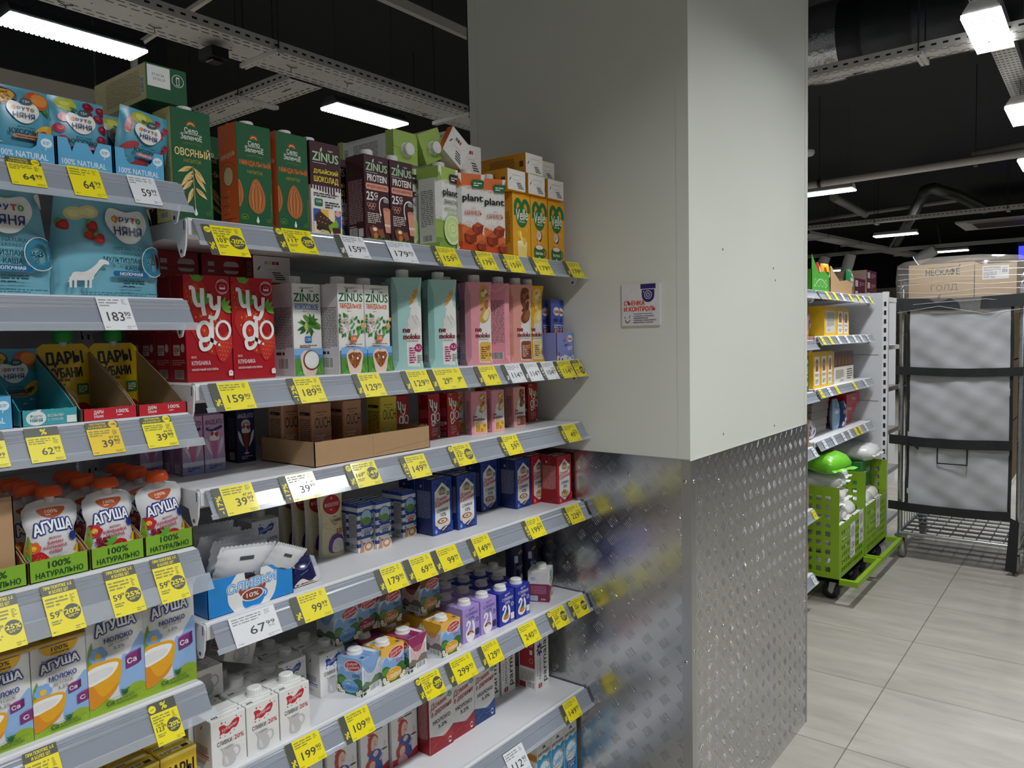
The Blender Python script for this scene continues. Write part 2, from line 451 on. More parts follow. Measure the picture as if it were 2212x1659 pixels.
# ---- tall green plant-drink cartons
def green_common(F, w):
    F.e(w/2, 168, 9, 8.5, '#c3242c', a0=0, a1=180); F.e(w/2, 168, 6.5, 6, '#e8b53a', a0=0, a1=180); F.e(w/2, 168, 5.6, 3.5, '#3b7d2c', a0=0, a1=180)
    F.t('Село', w/2, 160, 25, 9.5, '#eeeae0', .012); F.r_(w/2-20, 153.6, 40, .7, '#eeeae0')
    F.t('ЗеленоЕ', w/2, 148, 40, 9, '#eeeae0', .014)
    F.t('СИЛА РАСТЕНИЙ', w/2, 136.5, 34, 3.2, '#8a8b2c', 0, arc=1.5)
def green_carton(key, oat):
    w, d, h = 74, 62, 196
    side = '#e6d588' if oat else ORG
    mb, F = brik(w, d, h, GRN, side, GRN if oat else ORG)
    f, l, t = F['f'], F['l'], F['t']
    green_common(f, w)
    f.t('ОВСЯНЫЙ' if oat else 'МИНДАЛЬНЫЙ', w/2+1, 123, 66, 17 if oat else 14, '#f2d68c' if oat else '#e8722c', .02)
    f.t('НАПИТОК', w/2, 106.5, 33, 6.5, '#a9a23a', .008)
    if oat:
        f.s_([(37, 98), (38, 60), (39, 22)], 1.1, '#d8bd7c')
        for x0, y0, x1, y1 in ((35, 97, 9, 85), (36, 90, 12, 58), (36, 74, 14, 52), (36, 60, 24, 30), (39, 95, 60, 70), (40, 86, 60, 56), (41, 60, 62, 42), (37, 82, 18, 72)):
            f.leaf(x0, y0, x1, y1, 8.5, '#dcb877', '#f3e3bb'); f.leaf(x0+1, y0-1, (x0+x1*2)/3+2, (y0+y1*2)/3, 3, '#b98a4a')
    else:
        f.b([(38, 95), (48, 86), (57, 62), (54, 40), (44, 30), (33, 31), (23, 42), (21, 58), (28, 84)], '#b0642c')
        for i, x in enumerate((-11, -8, -4.5, -1, 3, 7, 11)):
            f.s_([(38+x*.35, 92-abs(x)*.9), (38.5+x*1.15, 64), (38+x*.8, 36+abs(x)*.3)], 1.2, ('#7a3c18', '#d8924f')[i % 2])
        f.b([(0, 88), (7, 80), (10, 62), (7, 48), (0, 40)], '#b0642c'); f.s_([(2, 84), (5, 64), (2, 46)], 1, '#6d3717')
    f.e(39, 15.5, 3.2, 4, '#eceae4'); f.p([(36.3, 17.6), (41.7, 17.6), (39, 25)], '#eceae4')
    f.s_([(5, 24), (5, 17), (17, 17), (17, 24), (10, 26), (5, 24)], .6, '#8fb02f'); f.ml(7, 18.5, 8, 4, 2, '#8fb02f')
    f.t('РАСТИТЕЛЬНЫЙ НАПИТОК', 69.5, 48, 42, 2.6, '#8fb02f', .0, rot=90)
    for i in range(5): f.s_([(60+i*2, 14), (59+i*2.4, 20+i)], .4, '#8fb02f', False)
    f.r_(37, 0, .25, 196, '#124e30')
    if oat:
        l.ml(8, 20, 46, 130, 38, '#9a8940'); l.bar(10, 6, 30, 12); folds(l, d, h, '#c0ad60', .8)
    else:
        folds(l, d, h, '#a8481a', .95)
        l.t('МИНДАЛЬ', d/2, 136, 48, 10, '#f0d8c4', .02, .3, 6)
        l.s_([(8, 118), (20, 125), (44, 122), (55, 112)], .7, '#8e3d17')
        l.e(d/2, 98, 17, 19, '#8e3d17'); l.e(d/2, 98, 15.5, 17.5, '#d9cfae')
        for y in (66, 50, 34): l.s_([(31, y), (31, y+5)], 1.2, '#f0d8c4', False); l.ml(12, y-7, 38, 4, 1, '#8e3d17')
        l.ml(12, 14, 40, 7, 2, '#8e3d17')
    b = F['b']; b.r_(0, 0, w, d, GRN); b.r_(3, d*.38, w*.55, d*.58, '#dfe0db')
    b.t('27.02.26', 22, d*.72, 22, 4, '#333333'); b.t('27.02.27', 24, d*.6, 22, 4, '#333333'); b.ring(58, d*.68, 11, 11, 1, '#dfe0db'); b.r_(55, d*.55, 6, 15, '#dfe0db'); b.r_(56.2, d*.57, 3.6, 11, GRN)
    proto(key, 'plant_drink_carton', 'carton', ('carton_body', mb.mesh('carton_body')), ('cap', cap_mesh(.004, .03, h/1000, .0135, .011)))
green_carton('oat', True); green_carton('almond', False)

# ---- maroon and white drinks cartons with screw caps
def zin_logo(f, x, y, w, c, o):
    f.t('ZINUS', x, y, w, w*.27, c, .03, out=(o, .02) if o else None)
    f.leaf(x-w*.19, y+w*.15, x-w*.13, y+w*.31, w*.08, c)
    f.t('vegan', x+w*.19, y+w*.21, w*.2, w*.06, '#d8d8d2' if o else '#2b3b2b', .01)
    f.ml(x-w*.5, y-w*.21, w*1.0, w*.035, 1, '#d8d8d2' if o else '#2c7a3c', 4)
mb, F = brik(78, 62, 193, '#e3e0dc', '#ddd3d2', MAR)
f = F['f']; f.r_(0, 104, 78, 89, MAR)
for i in range(11): 
    f.rr(i*7.1, 96-(i*37 % 9), 4.2, 14+(i*37 % 9), 2, MAR)
zin_logo(f, 39, 163, 66, '#a8cba0', '#14060a')
f.t('ДУБАЙСКИЙ', 39, 133, 62, 12, '#efd93c', .03); f.t('ШОКОЛАД', 39, 116, 62, 14, '#efd93c', .03)
f.ml(6, 82, 64, 9, 2, '#444444', 5); f.rr(8, 62, 20, 15, 2, '#1f6b45'); f.t('3,2%', 18, 71, 14, 5, '#e8e8e0', .02); f.ml(34, 60, 38, 15, 3, '#333333', 8)
f.r_(4, 4, 70, 52, '#f0d9b8'); f.r_(4, 30, 18, 26, '#3857a3'); f.r_(22, 38, 20, 18, '#e8b43a'); f.r_(58, 22, 16, 34, '#3857a3'); f.e(66, 50, 7, 6, '#e7a7a0')
f.p([(6, 42), (20, 52), (62, 26), (46, 12), (10, 26)], '#42251a'); f.p([(10, 26), (46, 12), (46, 4), (10, 14)], '#2b150e'); f.p([(40, 22), (62, 38), (68, 26), (46, 10)], '#7fae2f'); f.p([(50, 20), (72, 22), (72, 10), (52, 8)], '#42251a')
for i in range(12): f.e(12+i*4.3, 22+(i*29 % 20), 1.5, 1, '#d9c25f', n=6)
f.e(24, 9, 8, 5, '#e6cfa5', 20); f.e(36, 8, 8, 5, '#d8b98a', -20); f.leaf(20, 8, 30, 14, 4, '#8cb840')
F['l'].r_(0, 104, 62, 89, MAR); F['l'].ml(30, 20, 24, 74, 16, '#777777'); F['l'].r_(6, 8, 18, 18, '#dddddd'); folds(F['l'], 62, 193, '#5c2a38')
proto('dubai', 'plant_drink_carton', 'carton', ('carton_body', mb.mesh('carton_body')), ('cap', cap_mesh(-.02, .03, .193, .0135, .011)))

mb, F = brik(72, 62, 191, MAR)
f, l = F['f'], F['l']
zin_logo(f, 36, 165, 62, '#a8cba0', '#14060a')
f.t('PROTEIN', 36, 141, 56, 15, '#ece8e2', .035)
f.rr(3, 115, 66, 14, 4, '#e0977f'); f.t('ФУНДУК-ШОКОЛАД', 36, 122, 58, 7, MAR, .02)
f.t('25', 14, 101, 20, 18, '#ece8e2', .03); f.t('G', 31, 105, 10, 10, '#ece8e2', .03); f.ml(26, 93, 11, 6, 3, '#d8c8c0')
for x, y in ((8, 82), (17, 82), (26, 82), (12.5, 75), (21.5, 75)): f.e(x, y, 5, 4.4, '#e0977f', 30, 6); f.e(x, y, 3.8, 3.3, MAR, 30, 6)
f.ml(5, 42, 38, 24, 6, '#d8c8c0', 12)
f.s_([(44, 60), (40, 80), (44, 96), (56, 102), (66, 98)], 3, '#e8e4de'); f.rr(52, 90, 16, 9, 3, '#8b8f90')
f.p([(50, 76), (72, 76), (72, 24), (57, 24)], '#d39178'); f.e(61, 76, 11, 3.5, '#c07c62'); f.r_(54, 38, 18, 5, '#d8d0c6')
f.p([(8, 30), (20, 38), (46, 28), (34, 12), (14, 14)], '#7a452c'); f.p([(14, 14), (34, 12), (34, 6), (16, 7)], '#5b301c'); f.p([(34, 26), (48, 32), (54, 14), (42, 10)], '#8a5336')
f.e(25, 29, 7, 4.5, '#dbb984'); f.e(25, 29, 4.5, 3, '#f0e2bd'); f.e(27, 15, 6, 7, '#c4792c')
for i in range(24): f.leaf(i*3.1, 0, i*3.1+1.2, 9+(i*17 % 5), 3, ('#5c9c2b', '#477e22')[i % 2])
folds(l, 62, 191, '#57202f'); l.ml(8, 42, 46, 96, 26, '#b9969c'); l.bar(8, 10, 26, 22); l.r_(38, 12, 16, 18, '#ded8d8'); l.ml(8, 34, 46, 5, 1, '#c9b4b8')
for i in range(20): l.leaf(i*3.2, 0, i*3.2+1.2, 6+(i*17 % 4), 3, '#5c9c2b')
proto('protein', 'plant_drink_carton', 'carton', ('carton_body', mb.mesh('carton_body')), ('cap', cap_mesh(-.006, .026, .191, .0145, .015)))

def zin_white(key, coco):
    w, d, h = 73, 72, 197
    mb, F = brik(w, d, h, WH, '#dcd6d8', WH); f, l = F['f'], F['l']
    zin_logo(f, 36, 167, 66, '#23683a', None)
    f.ml(18, 186, 36, 4, 2, '#666666')
    f.t('КОКОСОВОЕ' if coco else 'МИНДАЛЬНОЕ', 36, 147, 60, 12, '#2b6fb4' if coco else '#d8642c', .03); f.ml(24, 136.5, 24, 2.5, 1, '#d8642c')
    if coco:
        rd = random.Random(5)
        for i in range(26):
            a = rd.uniform(0, 6.28); x, y = 40+rd.uniform(-8, 8), 108+rd.uniform(-6, 10)
            f.leaf(x, y, x+26*math.cos(a), y+20*math.sin(a), 8, ('#3f7a22', '#5c9230', '#2e5f1c')[i % 3])
        f.leaf(30, 98, 34, 116, 10, '#b7c36a')
    else:
        rd = random.Random(9)
        for i in range(46):
            x, y = rd.uniform(0, 73), rd.uniform(86, 132); y -= 10*math.cos((x-36)/12)
            f.leaf(x, y, x+rd.uniform(-9, 9), y-rd.uniform(6, 12), 6.5, ('#2f7a33', '#3f9440', '#57a647')[i % 3])
        for i in range(22):
            x, y = rd.uniform(4, 36), rd.uniform(88, 124); f.flower(x, y, 2.6, '#e7c3cb', '#8a2f4a', 5)
        for x, y in ((60, 106), (66, 104), (70, 120)): f.e(x, y, 3.6, 4.6, '#d8a04a')
    f.rr(28, 70, 17, 14, 2, '#2b6fb4' if coco else '#d8642c'); f.t('1,5%', 36.5, 77, 13, 7, WH, .02); f.ml(14, 60, 44, 7, 2, '#8a5a2c')
    f.r_(0, 38, w, 20, '#7db0de'); f.r_(0, 34, w, 10, '#4f86c8'); f.r_(0, 0, w, 37, '#4f8f36')
    rd = random.Random(2)
    for i in range(20): f.leaf(rd.uniform(0, w), 0, rd.uniform(0, w), rd.uniform(14, 34), 5, ('#3b7a2a', '#66a544')[i % 2])
    f.b([(24, 0), (16, 26), (14, 42), (22, 52), (30, 54), (36, 50), (42, 54), (52, 52), (60, 42), (58, 26), (50, 0)], '#e6c8b8')
    if coco:
        f.e(42, 32, 22, 22, '#6b3a22'); f.e(43, 33, 19, 19, '#e8e6e0'); f.e(43, 35, 15, 14, '#f2f1ec')
    else:
        rd = random.Random(4)
        f.b([(18, 40), (28, 46), (46, 46), (56, 40), (48, 22), (37, 12), (26, 22)], '#8a4a22')
        for i in range(34):
            x = rd.uniform(19, 54); y = rd.uniform(16, 45)
            if abs(x-37) < (y-8)*.62: f.e(x, y, 4.2, 2.6, ('#a5602c', '#8a4720', '#b9743a')[i % 3], rd.uniform(0, 180), 8)
        f.e(44, 34, 3, 3, '#f0e8da'); f.e(30, 38, 1.2, 4, '#f0e8da', 30)
    f.r_(36.4, 0, .3, h, '#d2d0ca')
    folds(l, d, h, '#bdb6b8', .8); l.ml(6, 58, 60, 90, 26, '#555555'); l.ml(8, 44, 58, 8, 1, '#333333', 3, .8); l.bar(12, 12, 40, 26)
    proto(key, 'plant_drink_carton', 'carton', ('carton_body', mb.mesh('carton_body')), ('cap', cap_mesh(-.004, .04, h/1000, .0155, .017)))
zin_white('coconut', True); zin_white('almondwhite', False)

# ---- bevelled cartons: pistachio, caramel, oat, almond, chocolate, banana
def plant(key, car):
    w, h = 80, 205; a, b = ('#e0713a', '#c94f1f') if car else ('#a3bf5b', '#7ea648')
    mb, F = prisma(w, 76, h, WH, a); f = F['f']
    f.r_(0, 175, w, 30, a); f.p([(0, 0), (w, 0), (w, 48), (60, 60), (30, 70), (0, 78)], a); f.p([(0, 0), (w, 0), (w, 20), (0, 34)], b)
    rd = random.Random(7)
    for i in range(70): f.e(rd.uniform(0, w), 175-rd.expovariate(.25), 1.1, 1, a, n=5)
    for i in range(60): f.e(rd.uniform(0, 60), 72+rd.expovariate(.25), 1.1, 1, a, n=5)
    f.rr(40, 168, 34, 22, 5, '#256b3c' if car else '#2f2a20'); f.ml(45, 174, 24, 11, 2, WH, 3)
    f.t('plant', 41, 141, 56, 22, '#17140f', .035)
    if car:
        f.t('ВКУС', 44, 117, 11, 4, '#c9442a'); f.t('КАРАМЕЛЬ', 42, 105, 48, 12, '#c9442a', .015)
        for x, y, s in ((34, 44, 17), (54, 66, 15), (66, 22, 14)):
            f.p([(x-s, y+s*.5), (x, y+s*1.1), (x+s, y+s*.6), (x+s*.9, y-s*.7), (x, y-s), (x-s*.9, y-s*.6)], '#8a2d12')
            f.p([(x-s, y+s*.5), (x, y+s*1.1), (x+s, y+s*.6), (x, y+s*.2)], '#c2562c'); f.p([(x-s*.8, y+s*.3), (x-s*.1, y), (x-s*.1, y-s*.8), (x-s*.75, y-s*.5)], '#a63d18')
        f.ml(20, 6, 44, 3, 1, WH)
    else:
        f.t('[BARISTA]', 42, 119, 50, 13, '#26331e', .012); f.t('ФИСТАШКА', 42, 103, 46, 10, '#7b9a46', .008); f.t('ПЛОМБИР', 46, 91, 36, 8, '#7b9a46')
        f.e(46, 52, 33, 36, '#dbe7b6'); f.e(46, 54, 29, 31, '#c3d78a'); f.e(47, 55, 19, 20, '#d3e29f', 20); f.ring(47, 55, 13, 12, 3, '#b3cb72')
        for i in range(9): f.e(40+i*2.2, 48+(i*23 % 17), 1.2, 2.4, '#e3e9bd', i*40, 6)
        f.e(68, 16, 6, 10, '#d9c79a', -30); f.leaf(66, 12, 70, 24, 6, '#94b34c')
    endprint(F['b'], w, 76, tone=('#4a6a9a', '#5a2a1a', '#c04a3a') if car else None)
    l = F['l']; l.r_(12, 34, 52, 130, '#dfe0d6' if not car else WH); l.ml(18, 60, 40, 90, 20, '#777777'); l.bar(20, 22, 34, 18); l.r_(0, 0, 76, 20, a); l.r_(0, 178, 76, 27, a)
    proto(key, 'plant_drink_carton', 'carton', ('carton_body', mb.mesh('carton_body')), ('cap', cap_mesh(0, .032, h/1000, .0155, .016)))
plant('pistachio', False); plant('caramel', True)

def moloko(key, c, pic, name, w=74, d=74, h=222, small=False, tone=None):
    mb, F = prisma(w, d, h, c, c, ch=.06 if small else .34, top=.02 if small else .12); f, l = F['f'], F['l']; k = w/74; q = h/222
    P = lambda pts: [(x*k, y*q) for x, y in pts]
    x0 = 12 if small else 30
    f.b(P([(x0+10, 8), (x0+4, 14), (x0+3, 70), (x0+6, 100), (x0+12, 128), (x0+18, 150), (72, 150), (73, 90), (72, 12), (66, 7)]), WH)
    if pic == 'oat':
        f.p(P([(42, 150), (46, 182), (58, 182), (66, 150)]), WH)
        for i in range(14):
            a = R(60+i*17); f.leaf((56)*k, 176*q, (56+17*math.cos(a))*k, (176+22*math.sin(a*1.3))*q, 5*k, ('#d59a3a', '#e3b964')[i % 2])
        f.b(P([(36, 118), (48, 130), (60, 128), (72, 108), (60, 100), (44, 96)]), '#d9d8d4'); f.s_(P([(46, 132), (58, 108)]), .8, '#8a5a2c', False); f.s_(P([(56, 132), (66, 112)]), .8, '#8a5a2c', False)
    elif pic == 'coco':
        for i in range(9): f.leaf((40+i*3)*k, 150*q, (34+i*5)*k, (190-i*7)*q, 6*k, ('#3c5a34', '#e8e8e4')[i % 2])
    else:
        cs = {'almond': ('#c79a4a', '#9a6a2c', '#e9d3a0'), 'choc': ('#7a4426', '#55301c', '#9c6440'), 'banana': ('#f0d27a', '#d9a92c', '#f6e6ae')}[pic]
        f.b(P([(38, 205), (48, 214), (62, 208), (66, 184), (52, 176), (60, 156), (70, 140), (58, 118), (44, 112), (36, 126), (44, 150), (36, 176)]), cs[0])
        f.b(P([(46, 128), (58, 150), (66, 140), (56, 120)]), cs[2]); f.b(P([(42, 190), (52, 204), (60, 196), (50, 182)]), cs[2]); f.b(P([(50, 160), (58, 176), (64, 168), (58, 150)]), cs[1])
        for x, y in ((48, 200), (58, 188), (44, 150)): f.e(x*k, y*q, 6*k, 3.5*q, cs[1], 40)
    tx = (34 if small else 45)*k; tw = 52 if small else 42
    f.t('ne', tx-(tw/2-9)*k, 94*q, 17*k, 9*q, '#7d1a22', .05); f.t('moloko', tx+1*k, 80*q, tw*k, 13*q, '#7d1a22', .05)
    f.t(name, tx+2*k, 69*q, 28*k, 4*q, '#5a4a44')
    if pic != 'oat':
        cc = {'almond': '#e3b250', 'choc': '#8a4a34', 'banana': '#f0d88c', 'coco': '#d5dce8'}[pic]
        f.rr((x0+6)*k, 10*q, (66-x0-2)*k, 52*q, 6*k, cc); f.ml((x0+9)*k, 18*q, 18*k, 34*q, 6, '#6b3a22' if pic != 'choc' else '#e0c4b4', 3); f.ml((x0+31)*k, 16*q, 10*k, 18*q, 4, '#7d1a22', 5); f.e(60*k, 46*q, 6*k, 8*q, '#b97a3c' if pic != 'banana' else '#f6eecb', -40)
    else:
        f.e(62*k, 52*q, 10*k, 10*q, '#b8175f'); f.t('3,2', 61*k, 52*q, 12*k, 7*q, WH, .03); f.ml(38*k, 16*q, 16*k, 40*q, 7, '#b8175f', 3); f.ml(58*k, 16*q, 12*k, 20*q, 5, '#777777', 4)
    l.ml(d*.2, h*.25, d*.6, h*.55, 30 if not small else 16, '#6a5c5c', 6); l.bar(d*.25, h*.05, d*.5, h*.1, 3, '#ccc6c2' if not small else '#e0dad6'); folds(l, d, h, '#ffffff' if not small else c, .6)
    parts = [('carton_body', mb.mesh('carton_body'))]
    if not small: parts.append(('cap', cap_mesh(-.004, .03, h/1000, .0155, .02)))
    proto(key, 'plant_drink_carton', 'carton', *parts)
moloko('mint', '#a5cdc6', 'oat', 'ОВСЯНОЕ'); moloko('blue', '#8f9fc4', 'coco', 'КОКОСОВОЕ'); moloko('pink', '#df95a0', 'almond', 'МИНДАЛЬНОЕ')
moloko('choc', '#e0a094', 'choc', 'ШОКОЛАДНОЕ'); moloko('banana', '#eaae16', 'banana', 'БАНАНОВОЕ')
moloko('pinksmall', '#e29aa6', 'almond', 'МИНДАЛЬНОЕ', 48, 38, 116, True); moloko('chocsmall', '#e0a098', 'choc', 'ШОКОЛАДНОЕ', 48, 38, 116, True)

def velle(key, coco):
    w, d, h = 80, 56, 180; Y = '#e6a315'; G = '#1f6e33'
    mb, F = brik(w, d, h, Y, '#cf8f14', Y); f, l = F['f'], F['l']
    f.s_([(12, 118), (12, 146), (22, 160), (34, 152), (38, 132)], 13, G); f.s_([(42, 132), (46, 152), (58, 160), (70, 148), (72, 128)], 13, G)
    f.e(40, 116, 26, 30, G); f.t('Velle', 41, 122, 54, 30, '#f0ede0', .02, .15, 6); f.t('barista' if coco else 'banana', 42, 103, 26, 5, '#f0ede0', .02)
    f.ring(60, 82, 5, 5, .8, '#f5e6c0')
    if coco:
        f.e(38, 70, 13, 16, '#4b2b1a'); f.e(36, 72, 11, 13, '#e9e2da'); f.e(35, 74, 8, 9, '#cdbcb0')
        f.s_([(33, 64), (36, 52), (37, 42)], 2.6, '#f0ece4'); f.ring(58, 24, 14, 13, 4, G)
        f.b([(14, 36), (13, 14), (22, 2), (52, 2), (60, 14), (60, 36), (38, 40)], G); f.e(37, 38, 21, 8, '#4b2b1a'); f.e(37, 38.5, 18.5, 6.5, '#e9ddd0')
        f.t('barista', 37, 22, 34, 9, '#f0ede0', .025); f.e(37, 9, 3, 3, '#f0ede0')
    else:
        for a in (0, 1, 2): f.s_([(22+a*5, 76), (28+a*5, 62-a*3), (44+a*4, 56-a*2)], 7, ('#f3d14a', '#e8bd34', '#f7e07a')[a])
        f.p([(22, 4), (58, 4), (62, 46), (18, 46)], '#f4e39a'); f.e(40, 46, 22, 5, '#f8efc4'); f.p([(24, 6), (56, 6), (58, 34), (22, 34)], '#efd673')
        f.e(50, 50, 8, 10, '#e8c243')
        f.ml(6, 2, 12, 8, 3, '#5a3a0a'); f.ml(62, 2, 12, 8, 3, '#5a3a0a')
    l.ml(14, 40, 32, 90, 20, '#6a4708', 3); l.r_(18, 8, 16, 14, '#5a3a0a'); folds(l, d, h, '#a86f0c', .8)
    endprint(F['b'], w, d, tone=None); 
    for i in range(8): F['b'].r_(20+i*5, d*.72, 4, 1.4, '#c9a12c')
    proto(key, 'plant_drink_carton', 'carton', ('carton', mb.mesh('carton')))
velle('vbanana', False); velle('vcoco', True)

# ---- red milkshake cartons, large and small
def chudo(key, choc, w=95, d=58, h=203, small=False):
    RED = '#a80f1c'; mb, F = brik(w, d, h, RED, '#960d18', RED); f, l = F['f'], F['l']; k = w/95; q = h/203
    T = lambda *a: f.t(*a)
    if choc:
        for x, y, a in ((30, 150, 20), (60, 90, -20), (76, 40, 10)):
            f.p([((x-24)*k, (y+10)*q), ((x+14)*k, (y+26)*q), ((x+28)*k, (y-10)*q), ((x-8)*k, (y-28)*q)], '#4a2416'); f.p([((x-16)*k, (y+8)*q), ((x+10)*k, (y+18)*q), ((x+20)*k, (y-6)*q), ((x-5)*k, (y-18)*q)], '#6a3620')
        if not small: f.e(50*k, 95*q, 38*k, 48*q, '#451d16')
    else:
        f.straw(20*k, 160*q, 24*k, 34*q, -10, '#b5241c', seeds=not small); f.straw(48*k, 100*q, 40*k, 52*q, 12, '#b5241c', seeds=not small)
        if not small: f.straw(76*k, 66*q, 21*k, 30*q, -8, '#c02c28', False)
        for a in (-20, 10, 45, 75): f.leaf(76*k, 140*q, (76+24*math.cos(R(a)))*k, (140+24*math.sin(R(a)))*q, 9*k, '#6fa53a')
    # the big white word
    def L1(pts, wd): f.s_([(x*k, y*q) for x, y in pts], wd*k, '#ece9e6')
    L1([(9, 178), (17, 176), (19, 158), (24, 146), (34, 147)], 8); L1([(35, 178), (35, 150), (38, 126)], 8.5)
    L1([(45, 164), (52, 162), (53, 146), (60, 140), (66, 146)], 8); L1([(70, 164), (68, 140), (60, 122), (46, 124)], 8)
    f.ring(37*k, 96*q, 17*k, 21*q, 8*k, '#ece9e6'); L1([(52, 118), (52, 84), (46, 66), (32, 62), (28, 76), (44, 82), (60, 72)], 7.5)
    f.ring(76*k, 98*q, 17*k, 20*q, 5.5*k, '#ece9e6'); f.b([(76*k, 88*q), (67*k, 101*q), (71*k, 107*q), (76*k, 103*q), (81*k, 107*q), (85*k, 101*q)], '#ece9e6' if False else RED)
    f.e(66*k, 70*q, 2.6*k, 2.6*q, '#ece9e6')
    if small:
        f.t('ГУСТОЙ' if choc else 'ВКУС', 50*k, 46*q, 46*k, 9*q, '#e3c9b4'); f.t('ДЕСЕРТ' if choc else 'КЛУБНИКА', 50*k, 34*q, 46*k, 9*q, '#e3c9b4'); f.ml(28*k, 16*q, 44*k, 10*q, 2, '#d9a9a0')
        f.e(80*k, 8*q, 6*k, 5*q, '#e3c9b4')
    else:
        f.ring(77, 182, 13.5, 14.5, .7, '#e8d8d4'); f.t('ВКУСНО ВЗБИТЬ', 77, 190.5, 20, 3.6, '#e8d8d4', .02, arc=3); f.t('С МОРОЖЕНЫМ', 77, 173, 18, 3.4, '#e8d8d4', .02, arc=-3); f.e(77, 182, 6, 4, '#e8d8d4'); f.e(77, 182.5, 5.2, 3.2, RED); f.r_(71, 177, 12, 3.6, '#e8d8d4')
        f.t('ВКУС', 13, 47, 10, 4.2, '#ece0dc', .01); f.t('ШОКОЛАД' if choc else 'КЛУБНИКА', 27, 36, 38, 8, '#ece0dc', .012); f.t('МОЛОЧНЫЙ КОКТЕЙЛЬ', 35, 24, 54, 5, '#ece0dc', .02)
        f.e(88, 15, 5, 5, '#ece0dc'); f.r_(85, 14, 6, 2, RED); f.r_(83.5, 9, 9, 6, '#ece0dc')
    l.ml(d*.12, h*.47, d*.76, h*.2, 14, '#c7696a', 3); l.rr(d*.18, h*.25, d*.42, h*.1, 2, '#d8c4c2'); l.ml(d*.24, h*.27, d*.3, h*.06, 3, RED, 3); l.ml(d*.1, h*.16, d*.8, h*.06, 3, '#c98a8a', 4); l.bar(d*.22, h*.03, d*.56, h*.085, 5, '#b9a5a3'); l.e(d*.78, h*.32, d*.12, h*.04, '#d8c4c2')
    l.s_([(d*.2, h*.8), (d*.2, h*.99), (d*.9, h*.99)], .8, '#d8b4b2')
    if not small:
        b = F['b']; endprint(b, w, d, '#d9d4d0', tone=('#7aa2c8', '#d8b93a', '#a52a2a', '#7a1f2a'))
        F['t'].rr(50, 18, 36, 26, 8, '#d8d4d0'); F['t'].ring(74, 31, 9, 9, .8, '#aaa6a2'); F['t'].r_(14, 20, 14, 22, '#d8d4d0')
    proto(key, 'milkshake_carton', 'carton', ('carton', mb.mesh('carton')))
chudo('chudo', False); chudo('chudochoc', True)
chudo('chudosmall', False, 44, 36, 118, True); chudo('chocdessert', True, 44, 36, 118, True)
# ---- small dessert and coffee drinks
def angelato(key, dark):
    w, d, h = 45, 40, 117; c = '#23254a' if dark else '#c99fc0'
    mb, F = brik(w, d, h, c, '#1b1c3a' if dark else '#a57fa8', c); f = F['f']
    if not dark:
        f.r_(0, 0, w, 32, '#8f9ac4'); f.r_(0, 22, w, 14, '#a9a4c8')
        for x in (6, 18, 30, 40): f.e(x, 22, 9, 5, '#dcd6e6', n=10)
    f.t('ANGELATO', w/2, 102, 38, 10, '#cfcfe0' if dark else '#2a2b6b', .02)
    if dark: f.e(w/2, 84, 11, 10, '#d8d4d0'); f.ml(15, 80, 15, 8, 3, '#333333')
    else: f.s_([(5, 90), (20, 86), (40, 92)], 6, '#2a2b6b'); f.ml(9, 88, 26, 2.4, 1, '#cfcfe0')
    for s in (-1, 1):
        f.b([(w/2+s*6, 34), (w/2+s*17, 52), (w/2+s*19, 70), (w/2+s*13, 62), (w/2+s*10, 50)], '#e0dce6')
    f.p([(w/2-8, 66), (w/2+8, 66), (w/2+3, 26), (w/2-3, 26)], '#7a3a26' if dark else '#cf6f9c'); f.r_(w/2-.8, 20, 1.6, 8, '#d8d4dc'); f.e(w/2, 20, 6, 2, '#d8d4dc')
    f.b([(w/2-10, 66), (w/2-9, 76), (w/2, 84), (w/2+9, 76), (w/2+10, 66), (w/2, 64)], '#ece8ea')
    f.straw(w/2+5, 76, 4, 5, 20, '#b3222a', False, False); f.straw(w/2-5, 78, 3.5, 4.5, -20, '#b3222a', False, False)
    f.ml(10, 8, 25, 8, 2, '#2a2b6b' if not dark else '#b9b9cc')
    F['l'].ml(8, 30, 24, 70, 22, '#6d6d8a' if dark else '#7d5f86'); F['l'].bar(10, 6, 18, 16)
    proto(key, 'dessert_carton', 'carton', ('carton', mb.mesh('carton')))
angelato('angelato', False); angelato('angelatodark', True)
def ouch(key, c):
    w, h = 52, 125; mb, F = prisma(w, 52, h, c, c, ch=.12, top=.04); f, l = F['f'], F['l']
    f.t('OUCH', w/2+1, 84, 40, 24, '#17130f', .005); f.ml(10, 106, 32, 3, 1, '#17130f', 2); f.ml(14, 100, 24, 2, 1, '#17130f', 5)
    f.t('Молочный', 19, 56, 26, 5, '#efe6dc', .02); f.t('напиток', 17, 49.5, 22, 5, '#efe6dc', .02)
    f.rr(5, 37, 19, 7, 3, '#17130f'); f.t('КОФЕ', 14.5, 40.5, 13, 4, c, .02); f.rr(12, 29, 32, 7.5, 3, '#17130f'); f.t('КАПУЧИНО', 28, 32.6, 26, 4, c, .02)
    for s in (l,):
        s.ml(7, 28, 38, 66, 16, '#4a3426', 3); s.rr(8, 100, 36, 7, 3, '#17130f'); s.ml(12, 102, 28, 3, 1, c, 3)
    proto(key, 'coffee_drink_carton', 'carton', ('carton', mb.mesh('carton')))
ouch('ouch', '#b98a68'); ouch('ouchyellow', '#d8c540')

